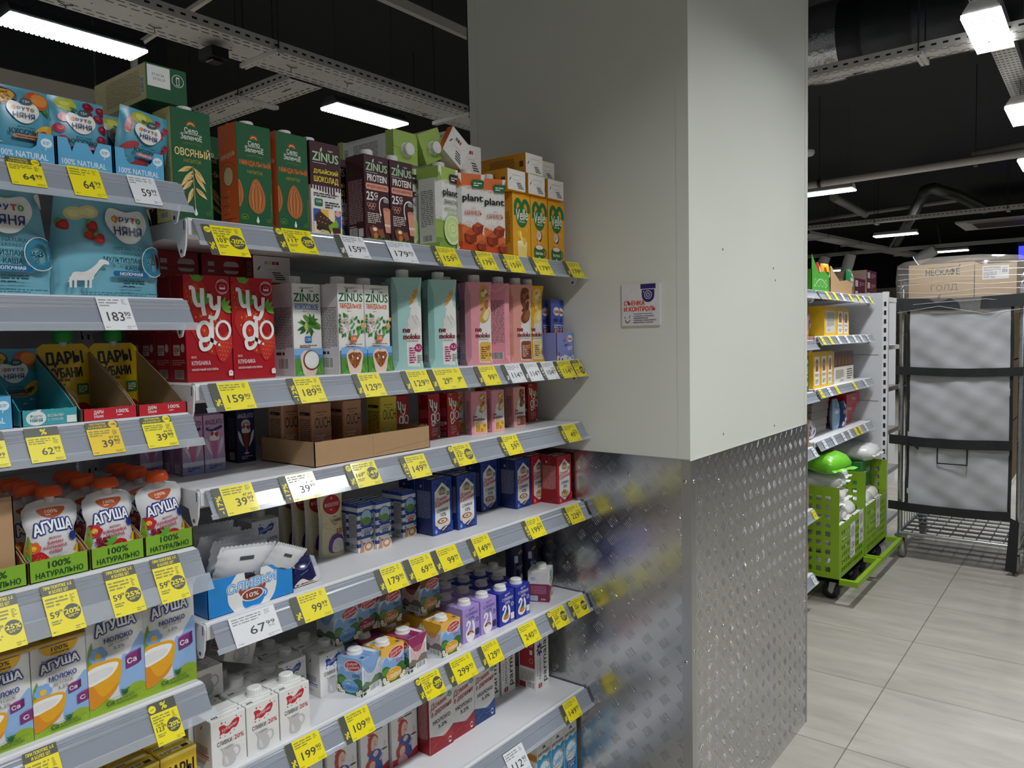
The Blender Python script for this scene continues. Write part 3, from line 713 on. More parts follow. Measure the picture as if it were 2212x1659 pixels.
# ---- cream in blue and in red cartons with a white house-shaped panel; tall milk cartons
def village(key, col, dark, fat, food):
    w, d, h = 74, 60, 144
    mb, F = brik(w, d, h, col, dark, dark); f, l, t = F['f'], F['l'], F['t']
    rd = random.Random(3)
    for i in range(16): f.leaf(rd.uniform(0, w), rd.uniform(112, 140), rd.uniform(0, w), rd.uniform(108, 144), 6, M(dark, .4))
    f.p([(9, 26), (w/2, 7), (w-9, 26), (w-9, 112), (w/2, 134), (9, 112)], WH)
    f.e(w/2, 112, 15, 10, '#b7a77f'); f.e(w/2, 115, 8, 9, '#5b6f8c'); f.p([(w/2-13, 105), (w/2+13, 105), (w/2+9, 102), (w/2-9, 102)], '#8a6a3c'); f.e(w/2, 111, 6, 5, '#c9a07c')
    f.e(58, 103, 6, 6, '#5d9a6a'); f.ml(54, 101, 8, 4, 2, WH)
    f.t('Домик', w/2-4, 91, 46, 14, '#c0202c', .015, .25, 9); f.t('в деревне', w/2+1, 79, 54, 11, '#c0202c', .015, .25, 9)
    f.t('СЛИВКИ', w/2, 62, 40, 8, '#2b2f45', .015, rot=3); f.t(fat, w/2+2, 50, 20, 9, '#2b2f45', .01)
    if food: 
        for i in range(46):
            a = rd.uniform(0, 6.28); q = rd.uniform(0, 1)**.5; f.e(w/2+18*q*math.cos(a), 28+11*q*math.sin(a), 3.6, 1.8, ('#d8b45c', '#e6cf8f', '#c98a3c', '#7fa04a', '#c05a3a')[i % 5], rd.uniform(0, 180), 8)
    else: f.cup(w/2-2, 34, 21, '#dccfbf', '#8a5f48', '#e0cbbb')
    f.p([(0, 0), (w, 0), (w, 30), (w/2, 4), (0, 24)], col); f.e(11, 10, 5, 7, '#4f74b8' if not food else '#d8605a'); f.ml(9, 6, 5, 7, 3, WH)
    for i in range(8): f.leaf(rd.uniform(20, w), rd.uniform(0, 10), rd.uniform(40, w), rd.uniform(0, 22), 5, M(dark, .4))
    l.ml(6, 44, 48, 72, 26, '#8f97b5' if not food else '#cf9a96', 3); l.s_([(3, 40), (3, 120)], .5, '#8f97b5' if not food else '#cf9a96', False); l.e(20, 126, 4, 4, '#8f97b5' if not food else '#cf9a96')
    l.s_([(d*.5, 118), (d*.5, 142)], .6, '#8f97b5' if not food else '#cf9a96', False)
    t.r_(6, 12, 26, 30, '#c9ccd2'); t.rr(42, 16, 24, 26, 8, '#d4d4d2')
    proto(key, 'cream_carton', 'carton', ('carton', mb.mesh('carton')))
village('cream10', '#23439a', '#172a5c', '10%', False); village('cream20', '#c3222b', '#8d1820', '20%', True)
def village_milk(key, col, dark, fat):
    w, d, h = 90, 62, 180
    mb, F = brik(w, d, h, WH, dark, WH); f, l = F['f'], F['l']; f0 = f.fn; f.fn = lambda u, v, dd: f0(u, v*.84, dd)
    f.p([(0, 0), (w, 0), (w, 62), (w*.62, 40), (0, 60)], col); f.p([(0, 0), (w, 0), (w, 24), (0, 40)], dark)
    rd = random.Random(8)
    for i in range(14): f.leaf(rd.uniform(4, w), rd.uniform(2, 34), rd.uniform(4, w), rd.uniform(8, 50), 6, M(dark if i % 2 else col, .4))
    f.e(76, 18, 6, 10, '#d8dce4'); f.p([(70, 14), (82, 14), (80, 24), (72, 24)], dark)
    f.t('Домик', 36, 154, 62, 22, '#b31f2b', .012, .25, 9); f.t('в деревне', 46, 130, 78, 18, '#b31f2b', .012, .25, 9)
    f.t('МОЛОКО', 46, 100, 66, 12, '#1d2233', .02, rot=4); f.t(fat, 48, 80, 34, 13, '#1d2233', .012, rot=3)
    f.e(w/2, 184, 18, 12, '#b7a77f'); f.e(w/2, 186, 9, 10, '#5b6f8c'); f.e(78, 166, 8, 8, '#6d9a7a'); f.ml(73, 163, 10, 6, 3, WH)
    l.ml(8, 40, 46, 120, 34, '#b79a9c' if col[1] in 'abc' else '#9aa4c4', 3)
    proto(key, 'milk_carton', 'carton', ('carton', mb.mesh('carton')))
village_milk('milkred', '#a51f28', '#8c1820', '3,2%'); village_milk('milkblue', '#2a4d92', '#1d3468', '2,5%')
def stripes(key, fat, fc):
    w, d, h = 48, 36, 116
    mb, F = brik(w, d, h, WH, '#d4d6da', '#1f3f8f'); f, l = F['f'], F['l']
    for z in range(6): 
        for s, ww in ((f, w), (l, d)): s.r_(0, 108-z*19, ww, 9, '#23489c')
    f.e(w/2+3, 82, 18, 20, '#23489c'); f.e(w/2+3, 82, 16, 18, '#a9c9dd'); f.e(w/2+3, 74, 14, 9, '#6f9a3c'); f.leaf(14, 84, 8, 72, 7, '#6f9a3c'); f.s_([(9, 68), (20, 60), (34, 60), (46, 68)], 6, '#23489c')
    f.r_(10, 38, 34, 18, WH); f.t('СЛИВКИ', w/2+3, 50, 32, 8, fc, .02); f.rr(18, 38, 19, 8, 2, fc); f.t(fat, 27.5, 42, 14, 5.4, WH, .02)
    f.b([(4, 0), (8, 16), (6, 30), (14, 24), (18, 10), (16, 0)], '#b98a6a'); f.e(31, 11, 15, 13, '#e2d6c8'); f.e(31, 11, 13, 11, '#b9835e' if fat == '10%' else '#b07a2a'); f.e(31, 12, 8, 6, '#e6cfb4')
    f.e(42, 30, 5, 4, '#7f9a4a')
    l.r_(4, 30, 28, 62, '#c9ccd2'); l.ml(5, 34, 26, 56, 20, '#555555', 3); l.bar(5, 6, 24, 16)
    F['t'].r_(0, 8, w, 8, WH); F['t'].r_(0, 24, w, 6, WH); F['t'].r_(6, 10, 10, 6, '#8a8a8a')
    proto(key, 'cream_carton', 'carton', ('carton', mb.mesh('carton')))
stripes('strip10', '10%', '#2468b0'); stripes('strip20', '20%', '#b3262c')

# ---- standing cream pouch with a purple ring
mb, f = pouch(76, 158, 34, lambda q: 1-.12*math.sin(math.pi*q), M('#d8d3c6', .3), fn_t=lambda q: .15+.85*(1-q)**.7)
f.b([(8, 8), (10, 80), (8, 150), (68, 150), (66, 80), (68, 8)], '#d9cba0')
f.e(38, 122, 25, 23, '#a81a26'); f.e(38, 122, 23, 21, '#b72430'); f.t('ВКУСНОТЕЕВО', 38, 122, 40, 8.5, '#efe3d6', .02); f.r_(36, 134, 3, 6, '#efe3d6'); f.ml(30, 110, 16, 3, 1, '#efe3d6')
f.t('СЛИВКИ', 48, 84, 30, 7, '#5a3a2a', .015, .2, 3); f.ml(38, 92, 20, 3, 1, '#5a3a2a'); f.ml(38, 75, 20, 3, 1, '#5a3a2a'); f.t('33%', 54, 58, 19, 12, '#a81a26', .01)
f.s_([(12, 112), (40, 70), (66, 100)], .4, '#8a7a5a', False); f.s_([(8, 74), (60, 50)], .4, '#8a7a5a', False)
f.b([(22, 12), (24, 40), (40, 52), (60, 46), (66, 26), (60, 10)], '#5d3a86'); f.b([(30, 12), (32, 34), (44, 42), (60, 36), (64, 20), (60, 11)], '#d8d6cc'); f.b([(33, 14), (35, 32), (45, 38), (58, 33), (61, 20), (58, 13)], '#cfcdc0')
mb.add([(-.038, -.006, .158), (.038, -.006, .158), (.038, .004, .16), (-.038, .004, .16)], [(0, 1, 2, 3)], '#d8d3c6')
proto('creampouch', 'cream_pouch', 'pouch', ('pouch', mb.mesh('pouch')))

# ---- portion-cream packets, their blue box, the dark packet
mb, f = pouch(122, 112, 26, lambda q: 1-.06*math.sin(math.pi*q)+.03*math.sin(q*37), M('#dcdde0', .22), fn_t=lambda q: (math.sin(math.pi*min(1, max(0, q))))**.6)
f.e(66, 46, 26, 18, '#7a4a38'); f.ring(66, 36, 24, 14, 5, '#3f86b8'); f.e(66, 38, 15, 8, '#4b2b1f'); f.t('10%', 66, 38, 16, 5, WH, .02); f.t('СЛИВКИ', 58, 58, 50, 8, '#2f78b4', .02, 0, 8); f.r_(44, 92, 30, 7, '#3f444c'); f.ml(10, 14, 20, 20, 5, '#5a86b0')
def zig(mb, x0, x1, z, y, c):
    n = 26; vs = []; 
    for i in range(n+1): vs += [(x0+(x1-x0)*i/n, y, z), (x0+(x1-x0)*i/n, y+.001*(i % 2), z+.009+(.002 if i % 2 else 0))]
    mb.add(vs, [(2*i, 2*i+2, 2*i+3, 2*i+1) for i in range(n)], c)
zig(mb, -.06, .06, .109, 0, M('#e2e3e6', .2))
proto('creampacket', 'cream_packet', 'packet', ('packet', mb.mesh('packet')))
mb, f = pouch(62, 58, 22, lambda q: 1, M('#1d1f4a', .18), fn_t=lambda q: math.sin(math.pi*q)**.5)
f.b([(4, 0), (20, 12), (40, 4), (58, 10), (60, 0)], '#d9cfc4'); f.s_([(8, 40), (30, 30), (56, 44)], 1.2, '#55608f'); f.s_([(20, 20), (40, 26)], .8, '#8890b5')
mb.add([(.03, 0, 0), (.038, -.004, .006), (.038, -.004, .052), (.03, 0, .058)], [(0, 1, 2, 3)], M('#cfd1dc', .15, trans=.4))
proto('darkpacket', 'cream_packet', 'packet', ('packet', mb.mesh('packet')))
BL = '#1f86d0'
mb = MB(); w, d, h, e = .184, .2, .074, .0012
mb.box(-w/2, w/2, 0, d, 0, e, BL)
mb.ext([(-w/2, 0), (w/2, 0), (w/2, h-.006), (.02, h-.004), (.018, h*.78), (-.014, h*.74), (-.016, h-.006), (-w/2, h-.004)], 0, e, 'y', BL)
mb.box(-w/2, w/2, d-e, d, 0, h*1.15, BL); mb.box(-w/2, -w/2+e, 0, d, 0, h, BL); mb.box(w/2-e, w/2, 0, d, 0, h, BL)
f = Face(mb, plane((-w/2, 0, 0), (1, 0, 0), (0, 0, 1), (0, -1, 0)), 184, 74)
f.p(smooth([(52, 0), (42, 16), (40, 34), (46, 52), (60, 69.5)], 5, False)+[(76, 69), (78, 55), (110, 58), (112, 70)]+smooth([(126, 70), (142, 56), (146, 36), (140, 14), (128, 0)], 5, False), WH)
f.p([(78, 55), (110, 58), (118, 50), (116, 40), (68, 38), (72, 50)], '#9a4a34'); f.b([(66, 40), (68, 24), (78, 10), (106, 10), (116, 24), (118, 40)], '#9a4a34')
f.b([(70, 12), (76, -0), (90, 1), (108, 0), (118, 14), (116, 26), (94, 30), (74, 26)], BL); f.ring(116, 20, 9, 9, 3, BL); f.e(92, 23, 25, 12, WH); f.e(92, 23, 22, 10, '#8a3a26'); f.t('10%', 92, 23, 26, 8.5, WH, .025)
f.t('СЛИВКИ', 92, 46, 104, 16, '#cfe6f4', .0, .12, 2, out=[(WH, .12), (BL, .07)])
proto('bluebox', 'display_box', 'box', ('display_box', mb.mesh('display_box')))

# ---- small white cream cartons with a jug
def jug(f, cx, cy, k, c='#c3bfbf'):
    P = lambda pts: [(cx+x*k, cy+y*k) for x, y in pts]
    f.ring(cx+15*k, cy+3*k, 9*k, 11*k, 2.6*k, c)
    f.b(P([(-15, 15), (-12, 6), (-14, -6), (-12, -16), (-4, -20), (6, -20), (13, -14), (13, -2), (9, 8), (11, 17), (2, 19), (-8, 17), (-18, 20)]), c)
    f.e(cx-1*k, cy+16.5*k, 10*k, 2.6*k, '#a5a1a2', 4); f.b(P([(-9, 2), (-8, -12), (-2, -16), (-4, -4)]), '#d6d3d2')
def splash(f, cx, cy, k, c):
    P = lambda pts: [(cx+x*k, cy+y*k) for x, y in pts]
    f.b(P([(-22, 8), (-12, 9), (-5, 4), (2, 6), (10, 12), (20, 13), (22, 7), (19, 0), (14, -5), (6, -4), (0, -9), (-8, -10), (-14, -7), (-21, -9), (-20, -2)]), c)
    for x, y, r in ((-16, 14, 2), (-8, 13, 1.3), (-20, -13, 1.6), (-10, -14, 1.2), (2, -13, 1.4), (16, 17, 1.5), (26, 12, 1.3), (10, -9, 1.2)): f.e(cx+x*k, cy+y*k, r*k, r*k, c, n=8)
    f.t('Кубарово', cx, cy+1*k, 33*k, 8*k, WH, .008, .25, 12)
def cream(key, col, fat, capped):
    w, d, h = 71, 60, 97
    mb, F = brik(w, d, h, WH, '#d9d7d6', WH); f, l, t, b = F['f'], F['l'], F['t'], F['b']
    splash(f, 37, 74, .95, col); f.t('СЛИВКИ', 26, 50, 30, 8.5, '#26242a', .012); f.r_(44, 45, .5, 10, '#9a9a9a'); f.t(fat, 56, 51, 20, 8.5, col, .008); jug(f, 34, 22, .98)
    l.s_([(6, 96), (d*.62, 62), (d-2, 92)], .6, '#a9a6a5', False); l.p([(24, 74), (27, 82), (30, 82), (27, 74)], '#222222'); l.ml(6, 30, 40, 16, 5, '#444444', 3); l.r_(6, 26, 44, 2.4, col); l.r_(6, 22, 44, 1.4, col); l.ml(6, 8, 30, 8, 3, '#999999')
    for i in range(3): t.r_(8+i*4.4, 8, 2.6, 7, '#333333')
    t.s_([(0, 18), (w, 18)], .5, '#b5b2b0', False); t.e(62, 10, 2, 1.4, '#333333')
    b.r_(0, 0, w, d, WH); jug(b, 36, 28, 1.1, '#a9a6a5')
    mb.box(-w/2000, w/2000, .014, .018, h/1000, h/1000+.0016, M(WH, .4))
    parts = [('carton_body', mb.mesh('carton_body'))]
    if capped: parts.append(('cap', cap_mesh(.006, .036, h/1000, .0145, .016)))
    proto(key, 'cream_carton', 'carton', *parts)
cream('kred', '#c01a2b', '20%', True); cream('kredflat', '#c01a2b', '20%', False); cream('kblue', '#2747a0', '10%', True)

# ---- farm cream cartons with daisies, lilac and deep blue ones, the white and burgundy one
def farm(key, col, top, fat, blob, dark=None):
    w, d, h = 70, 66, 84
    mb, F = brik(w, d, h, '#a9c8e2', WH, top); f, l, t = F['f'], F['l'], F['t']
    f.r_(0, 64, w, 20, col); f.b([(0, 46), (14, 62), (26, 50), (40, 60), (56, 48), (70, 58), (72, 30), (0, 26)], '#7ca7d4' if dark is None else dark); f.b([(-0, 0), (0, 36), (14, 42), (34, 30), (56, 40), (70, 34), (70, 0)], '#2f6a33')
    f.b([(0, 30), (14, 37), (30, 28), (10, 20)], '#4f8a3c'); f.e(35, 30, 15, 3, '#e8e6da')
    f.e(44, 67, 24, 13, WH, 8); f.e(44, 67, 22.5, 11.6, '#bf2028', 8); f.t('Добрая', 42, 70.5, 32, 7, WH, .015, .2, 12); f.t('Бурёнка', 45, 63, 36, 7, WH, .015, .2, 12)
    f.t(fat, 54, 46, 20, 8, '#263a8a' if top != '#e2a51c' else '#c8456a', .015, .1, 4)
    f.b([(12, 22), (22, 30), (36, 32), (52, 30), (60, 20), (54, 10), (36, 4), (18, 8)], blob); f.t('СЛИВКИ', 36, 15, 44, 9.5, '#f0ecd8' if top != '#7fa6d2' else '#2f5fa8', .02, .1, 4); f.ml(26, 24, 22, 3, 1, '#f0ecd8')
    for x, y in ((8, 7), (16, 3), (58, 6), (66, 12), (62, 2), (4, 14)): f.flower(x, y, 5.2, '#ecebe6', '#e0ad2a', 8)
    for l in (F['l'], F['r']):
        l.p([(0, h), (d, h), (d, h-8), (d*.66, 46), (d*.5, 44), (d*.3, 48), (0, h-12)], top); l.s_([(3, h-6), (d*.55, 44), (d-3, h-8)], .5, '#555555', False)
        l.ml(5, 26, 56, 34, 10, '#7f95c0' if top == '#7fa6d2' else '#c9707a', 3); l.b([(0, 24), (14, 30), (30, 24), (46, 34), (66, 30), (66, 14), (0, 12)], '#7a7266' if top != '#7fa6d2' else '#5d7a52'); l.bar(24, 2, 38, 15); l.ml(3, 2, 18, 16, 2, '#333333', 4, .75)
    t.r_(4, 48, 62, 12, WH); t.ml(8, 50, 40, 8, 1, '#8a8a8a', 3); t.e(14, 12, 6, 3.4, '#bf2028'); t.r_(56, 8, 9, 9, '#3f5a8a')
    proto(key, 'cream_carton', 'carton', ('carton_body', mb.mesh('carton_body')), ('cap', cap_mesh(-.008, .028, h/1000, .0165, .011)))
farm('farmblue', '#8fb4da', '#7fa6d2', '10%', '#6fa3d8'); farm('farmyellow', '#e9b64a', '#e2a51c', '33%', '#e0a21c'); farm('farmred', '#a5406a', '#93265a', '20%', '#8e2040'); farm('farmbrown', '#6a3a22', '#5a3220', '30%', '#b9791f', '#5f86b0')
def swan(key, col, fat, food):
    w, d, h = 66, 66, 92; ink = '#3a2f7a' if food == 'coffee' else WH
    mb, F = brik(w, d, h, col, col, col); f, l, t = F['f'], F['l'], F['t']
    f.t('ВКУСА', 36, 84, 22, 4.5, ink, .02, .2, 5); f.ml(26, 79.5, 20, 1.8, 1, ink); f.t('СЛИВКИ', 35, 72, 46, 8, ink, .012); f.t(fat, 35, 61, 22, 8, ink, .01); f.ring(56, 52, 6, 6, 1.2, ink); f.ring(56, 52, 3, 3.4, .8, ink)
    f.s_([(14, 44), (20, 54), (28, 48), (22, 36), (14, 26), (14, 16), (26, 10)], 6.5, '#ece9ea'); f.b([(40, 54), (46, 40), (45, 22), (36, 10), (22, 8), (16, 14), (30, 20), (38, 32), (36, 50)], '#ece9ea')
    if food == 'coffee': f.e(28, 20, 15, 10, '#ece9ea'); f.e(28, 21, 13, 8, '#7a3b22'); f.e(30, 21, 7, 4, '#d8b394'); f.b([(13, 18), (16, 4), (28, 0), (40, 4), (43, 18)], '#ece9ea')
    else: f.e(28, 22, 12, 7, '#d8862c'); f.leaf(24, 24, 38, 34, 6, '#3f7a3a'); f.leaf(20, 24, 30, 36, 6, '#5c8f4a'); f.e(24, 20, 4, 3, '#b5521c')
    f.rr(48, 10, 15, 18, 2, ink if food != 'coffee' else '#2a2350'); f.t('ГОСТ', 55, 5, 14, 4, ink, .01)
    l.ml(8, 14, 50, 52, 14, '#8a80b5' if food == 'coffee' else '#5f6cb0', 3); t.r_(38, 44, 24, 16, '#b9bac6'); t.r_(4, 46, 18, 12, '#cfd0d8'); t.ml(40, 46, 20, 12, 3, '#555555')
    proto(key, 'cream_carton', 'carton', ('carton_body', mb.mesh('carton_body')), ('cap', cap_mesh(.002, .026, h/1000, .0165, .013)))
swan('lilac', '#a58fd0', '10%', 'coffee'); swan('deepblue', '#1f2d9c', '20%', 'soup')
mb, F = brik(74, 64, 92, WH, '#d4d0d0', WH); f, l = F['f'], F['l']
f.p([(0, 0), (74, 0), (74, 52), (50, 44), (37, 36), (24, 44), (0, 52)], '#7d2145'); f.e(38, 78, 11, 10, '#2f7fb0', 20); f.leaf(36, 70, 52, 86, 9, '#4f9a3a'); f.ml(30, 76, 16, 4, 1, WH); f.t('СЛИВКИ', 42, 60, 36, 7.5, '#333340', .015, .15, 5); f.t('33%', 50, 42, 20, 9, WH, .01)
f.e(44, 12, 26, 20, '#d8cfca'); f.e(44, 12, 22, 16, '#e8e0da'); f.b([(30, 12), (38, 20), (44, 26), (52, 18), (58, 10), (44, 6)], '#b5563c')
l.r_(0, 0, 64, 54, '#7d2145'); l.ml(8, 24, 48, 26, 9, '#b0798f', 3); l.r_(6, 3, 24, 16, '#a9c0d8'); l.t('500', 46, 8, 14, 5, WH, .01); l.s_([(4, 91), (32, 58), (60, 91)], .6, '#a5a2a2', False); l.r_(8, 66, 14, 9, '#9fb6d2')
proto('burgundy', 'cream_carton', 'carton', ('carton_body', mb.mesh('carton_body')), ('cap', cap_mesh(.006, .03, .092, .0155, .014)))
mb, F = brik(60, 60, 92, WH, '#d4d0d0', WH); F['f'].e(30, 70, 12, 10, '#3f8a4a'); F['f'].t('СЛИВКИ', 30, 50, 40, 8, '#333340', .015); F['f'].r_(0, 0, 60, 34, '#cfcac8')
proto('plaincream', 'cream_carton', 'carton', ('carton_body', mb.mesh('carton_body')), ('cap', cap_mesh(.004, .028, .092, .0145, .015)))
mb = MB(); mb.lathe([(.026, 0), (.027, .002), (.027, .146), (.0255, .15)], M('#232650', .3), 32); mb.lathe([(.0262, .15), (.0262, .155), (.022, .156)], M('#b9bcc2', .25, .8), 32)
def cyl(u, v, d):
    a = (u-30)/27; return ((.027+d)*math.sin(a), -(.027+d)*math.cos(a), v/1000)
f = Face(mb, cyl, 60, 150); f.cu = [5*i for i in range(1, 12)]; f.k = 6
f.t('Кухня', 34, 82, 36, 14, '#d8d9e4', .01, .25, 10); f.e(34, 122, 13, 11, '#c9a23a', a0=0, a1=180); f.e(34, 122, 8, 6, '#7a4a22', a0=0, a1=180); f.r_(8, 96, 12, 22, '#d8d9e4'); f.b([(26, 20), (24, 40), (32, 60), (42, 52), (46, 34), (40, 18)], '#e4e4ea'); f.ml(30, 70, 22, 3, 1, '#b9bccd')
proto('can', 'whipped_cream_can', 'can', ('can_body', mb.mesh('can_body')), ('nozzle', cap_mesh(0, 0, .156, .012, .022, '#d8d8d6')))

# ---- tall milk cartons
w, d, h = 90, 60, 178
mb, F = brik(w, d, h, WH, '#dedbd8', WH); f, l = F['f'], F['l']; wf0 = f.fn; f.fn = lambda u, v, dd: wf0(u, v*.9, dd)
f.p([(0, 0), (w, 0), (w, 26), (60, 14), (0, 20)], '#b5202c')
f.ml(44, 128, 42, 24, 3, '#2a2a30', 5, .45); f.rr(22, 122, 20, 11, 5, '#b5202c'); f.t('3,2%', 32, 127.5, 15, 6, WH, .02)
f.b([(20, 70), (26, 96), (24, 116), (40, 124), (54, 112), (54, 96), (46, 80), (40, 60)], '#b53a2c'); f.b([(34, 78), (34, 104), (44, 116), (53, 106), (54, 90), (46, 80)], '#e6bfa4')
f.b([(24, 84), (32, 100), (36, 118), (30, 118), (22, 100)], '#b53a2c'); f.s_([(42, 101), (48, 100)], .8, '#4a2a20'); f.e(46, 92, 4, 2.4, '#d98f80'); f.s_([(47, 87), (51, 89)], .9, '#a8362c')
f.b([(20, 24), (24, 60), (36, 76), (56, 74), (72, 58), (76, 66), (66, 40), (68, 14), (40, 10)], '#2a57a8'); f.b([(38, 66), (46, 56), (56, 66), (48, 74)], '#e6bfa4'); f.s_([(60, 40), (72, 56), (76, 66)], 7, '#e6bfa4')
f.b([(66, 66), (68, 56), (82, 54), (86, 66)], '#e8e4dc'); f.e(76, 66, 10, 2.6, '#6b3a22'); f.s_([(74, 74), (78, 82), (74, 90)], .8, '#555555')
f.b([(16, 20), (14, 44), (28, 56), (44, 48), (46, 26), (36, 12)], '#b53a2c'); f.b([(26, 24), (26, 40), (36, 48), (44, 40), (42, 26), (34, 20)], '#e6bfa4'); f.b([(20, 0), (22, 18), (40, 22), (50, 10), (50, 0)], '#d8a2a2'); f.s_([(30, 35), (34, 35)], .8, '#33221c'); f.s_([(39, 34), (43, 34)], .8, '#33221c'); f.s_([(32, 27), (37, 25), (41, 28)], .9, '#a8362c')
l.ml(8, 40, 44, 110, 26, '#8a8886', 3); l.bar(10, 8, 34, 20)
proto('womanmilk', 'milk_carton', 'carton', ('carton', mb.mesh('carton')))
w, d, h = 68, 66, 198
mb, F = brik(w, d, h, WH, WH, WH); f, l = F['f'], F['l']
f.t('parmalat', 48, 92, 148, 26, '#17181c', .02, rot=90); f.t('МОЛОКО', 22, 66, 66, 10, '#17181c', .01, rot=90); f.ml(6, 40, 4, 60, 10, '#777777')
for i in range(8): 
    a = i*math.pi/4; f.leaf(20+4*math.cos(a), 128+4*math.sin(a), 20+17*math.cos(a), 128+25*math.sin(a), 8, '#1f3f7a')
f.e(20, 128, 5, 6, '#e8922a'); f.rr(12, 6, 18, 14, 3, '#a81f2c'); f.t('3,5%', 21, 13, 9, 7, WH, .02, rot=90)
l.r_(4, 70, 58, 110, '#a81f2c'); l.r_(10, 130, 26, 30, '#d8d0d0'); l.e(48, 144, 7, 8, WH); l.e(48, 144, 5.6, 6.6, '#a81f2c'); l.r_(43, 112, 10, 14, WH); l.ring(48, 92, 7, 8, 1, WH); l.ml(6, 28, 54, 34, 8, '#9a8f8f', 3); l.r_(2, 4, 24, 18, '#a81f2c'); l.bar(30, 4, 32, 22)
proto('parmalat', 'milk_carton', 'carton', ('carton', mb.mesh('carton')))
w, d, h = 68, 66, 198; CB = '#2f8fc0'
mb, F = brik(w, d, h, WH, WH, WH); f, l = F['f'], F['l']
f.p([(0, 0), (w, 0), (w, 158)]+[(w-i*w/12, 156+4*math.sin(i*1.2)) for i in range(1, 12)]+[(0, 152)], CB); f.t('parmalat', 34, 168, 58, 17, '#17181c', .02)
for i in range(5): 
    a = math.pi*(i+.5)/5; f.leaf(34+3*math.cos(a), 180+2*math.sin(a), 34+9*math.cos(a), 180+12*math.sin(a), 4, '#1f3f7a')
f.ring(34, 110, 30, 34, 1.2, WH); f.e(34, 110, 27, 30, '#d9e6ec'); f.t('Comfort', 34, 112, 50, 22, CB, .02, .2, 6); f.s_([(14, 94), (34, 92), (56, 98)], 3, '#d88f2c'); f.leaf(48, 130, 60, 142, 8, '#e0a03a')
f.rr(12, 56, 46, 24, 2, '#1f4f98'); f.t('МОЛОКО', 35, 73, 36, 7, WH, .02); f.t('1,8%', 35, 63, 30, 10, WH, .025); f.b([(10, 0), (16, 34), (34, 46), (56, 34), (62, 0)], WH)
for i in range(2):
    for j in range(3): l.rr(4+i*31, 8+j*48, 27, 42, 3, WH); l.ring(17.5+i*31, 30+j*48, 9, 10, 1.2, '#22303a')
l.r_(0, 150, 66, 20, '#d88f2c')
proto('comfort', 'milk_carton', 'carton', ('carton', mb.mesh('carton')))

